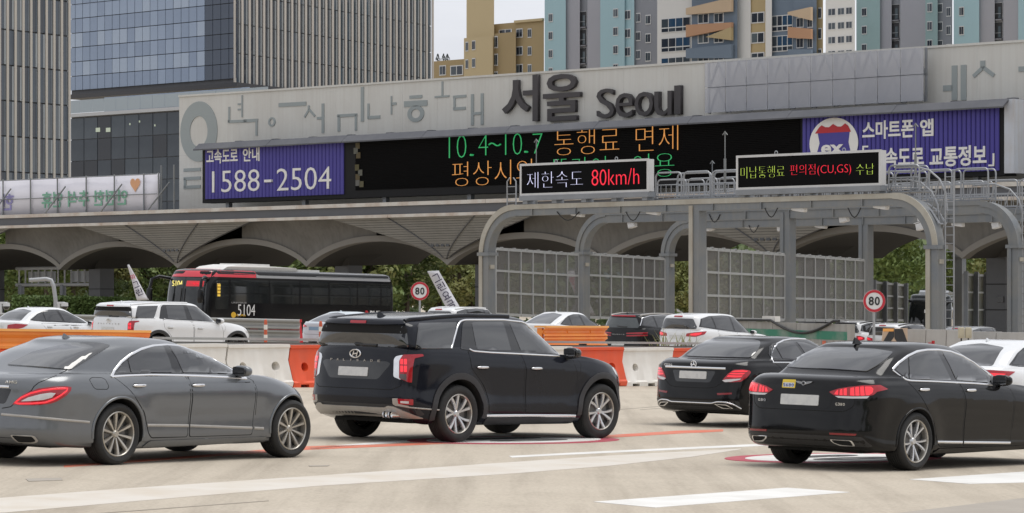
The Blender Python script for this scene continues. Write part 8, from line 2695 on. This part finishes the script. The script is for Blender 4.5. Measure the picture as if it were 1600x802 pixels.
for i, (px, Y) in enumerate(spots):
 k = rt.randrange(4)
 x = (px - 800) / FPX * Y
 where_ = 'behind the left arches' if px < 330 else 'behind the bus' if px < 620 else 'between the bus and the gantry' if px < 770 else 'behind the noise barriers' if px < 1360 else 'under the right hand arch'
 nth = seen_[where_] = seen_.get(where_, -1) + 1
 t = empty('broadleaf_tree', (x, Y, gz(x, Y)), rt.uniform(0, 6.28), '%s tree, %s from the left of those %s' % (kinds[k], ORD[nth], where_), 'tree', 'trees beyond the toll gate')
 s = rt.uniform(.85, 1.2)
 t.scale = (s, s, s)
 link('trunk', trunks[i % 3], None, t)
 c = link('crown', crowns[k].copy() if not crowns[k].materials else crowns[k], None, t)
 if not c.data.materials: c.data.materials.append(LEAF[0])
 c.material_slots[0].link = 'OBJECT'
 c.material_slots[0].material = LEAF[3] if k == 3 else LEAF[(i * 7) % 3]
 c.location = (0, 0, rt.uniform(.6, 1.6))
# clipped hedge along the far side
mb = MB()
rh_ = random.Random(9)
for k in range(9000):
 t = rh_.random()
 px = 20 + t * 260
 Y = 205 + rh_.uniform(-1.2, 1.2)
 x = (px - 800) / FPX * Y
 z = gz(x, Y) + .2 + 1.5 * rh_.random() ** .7
 a = Vector((rh_.uniform(-1, 1), rh_.uniform(-1, 1), rh_.uniform(-1, 1))).normalized() * .14
 b = a.orthogonal().normalized() * .08
 p = Vector((x, Y, z))
 mb.add([p - a, p + b, p + a, p - b], [(0, 1, 2, 3)])
hd = mb.build('hedge', mat('hedge_green', (.10, .16, .04), .6, noise=.5, nscale=2, col2=(.16, .2, .07)))
hd['kind'] = 'stuff'
# the wooded slope far behind, one mass
mb = MB()
for k in range(15000):
 px = rh_.uniform(-80, 1700)
 Y = rh_.uniform(275, 300)
 x = (px - 800) / FPX * Y
 z = gz(x, Y) + 9.0 * rh_.random() ** .8
 a = Vector((rh_.uniform(-1, 1), rh_.uniform(-1, 1), rh_.uniform(-.6, 1))).normalized() * rh_.uniform(.35, .7)
 b = a.orthogonal().normalized() * .35
 p = Vector((x, Y, z))
 mb.add([p - a, p + b, p + a, p - b], [(0, 1, 2, 3)])
wd = mb.build('far_wood', LEAF[2])
wd['kind'] = 'stuff'
# unseen wooded slope added behind the viewpoint, for dark reflections in car paint
mb = MB()
rw_ = random.Random(4)
NA, NB = 60, 7
P = []
for i in range(NA + 1):
 a = R(112) + R(136) * i / NA
 h = 24 + 9 * sin(i * .5) + rw_.uniform(-4, 4)
 for j in range(NB + 1):
  t = j / NB
  r_ = 170 + 130 * t + rw_.uniform(-4, 4)
  P.append((r_ * sin(a), r_ * cos(a), -4 + h * sin(t * pi * .55) + rw_.uniform(-1.2, 1.2)))
mb.add(P, [(i * (NB + 1) + j, i * (NB + 1) + j + 1, (i + 1) * (NB + 1) + j + 1, (i + 1) * (NB + 1) + j) for i in range(NA) for j in range(NB)])
hl = mb.build('added_hills', mat('added_hill_green', (.045, .06, .022), .9, noise=.8, nscale=.12, col2=(.09, .11, .04), bump=1.0, bscale=.4))
hl['kind'] = 'structure'
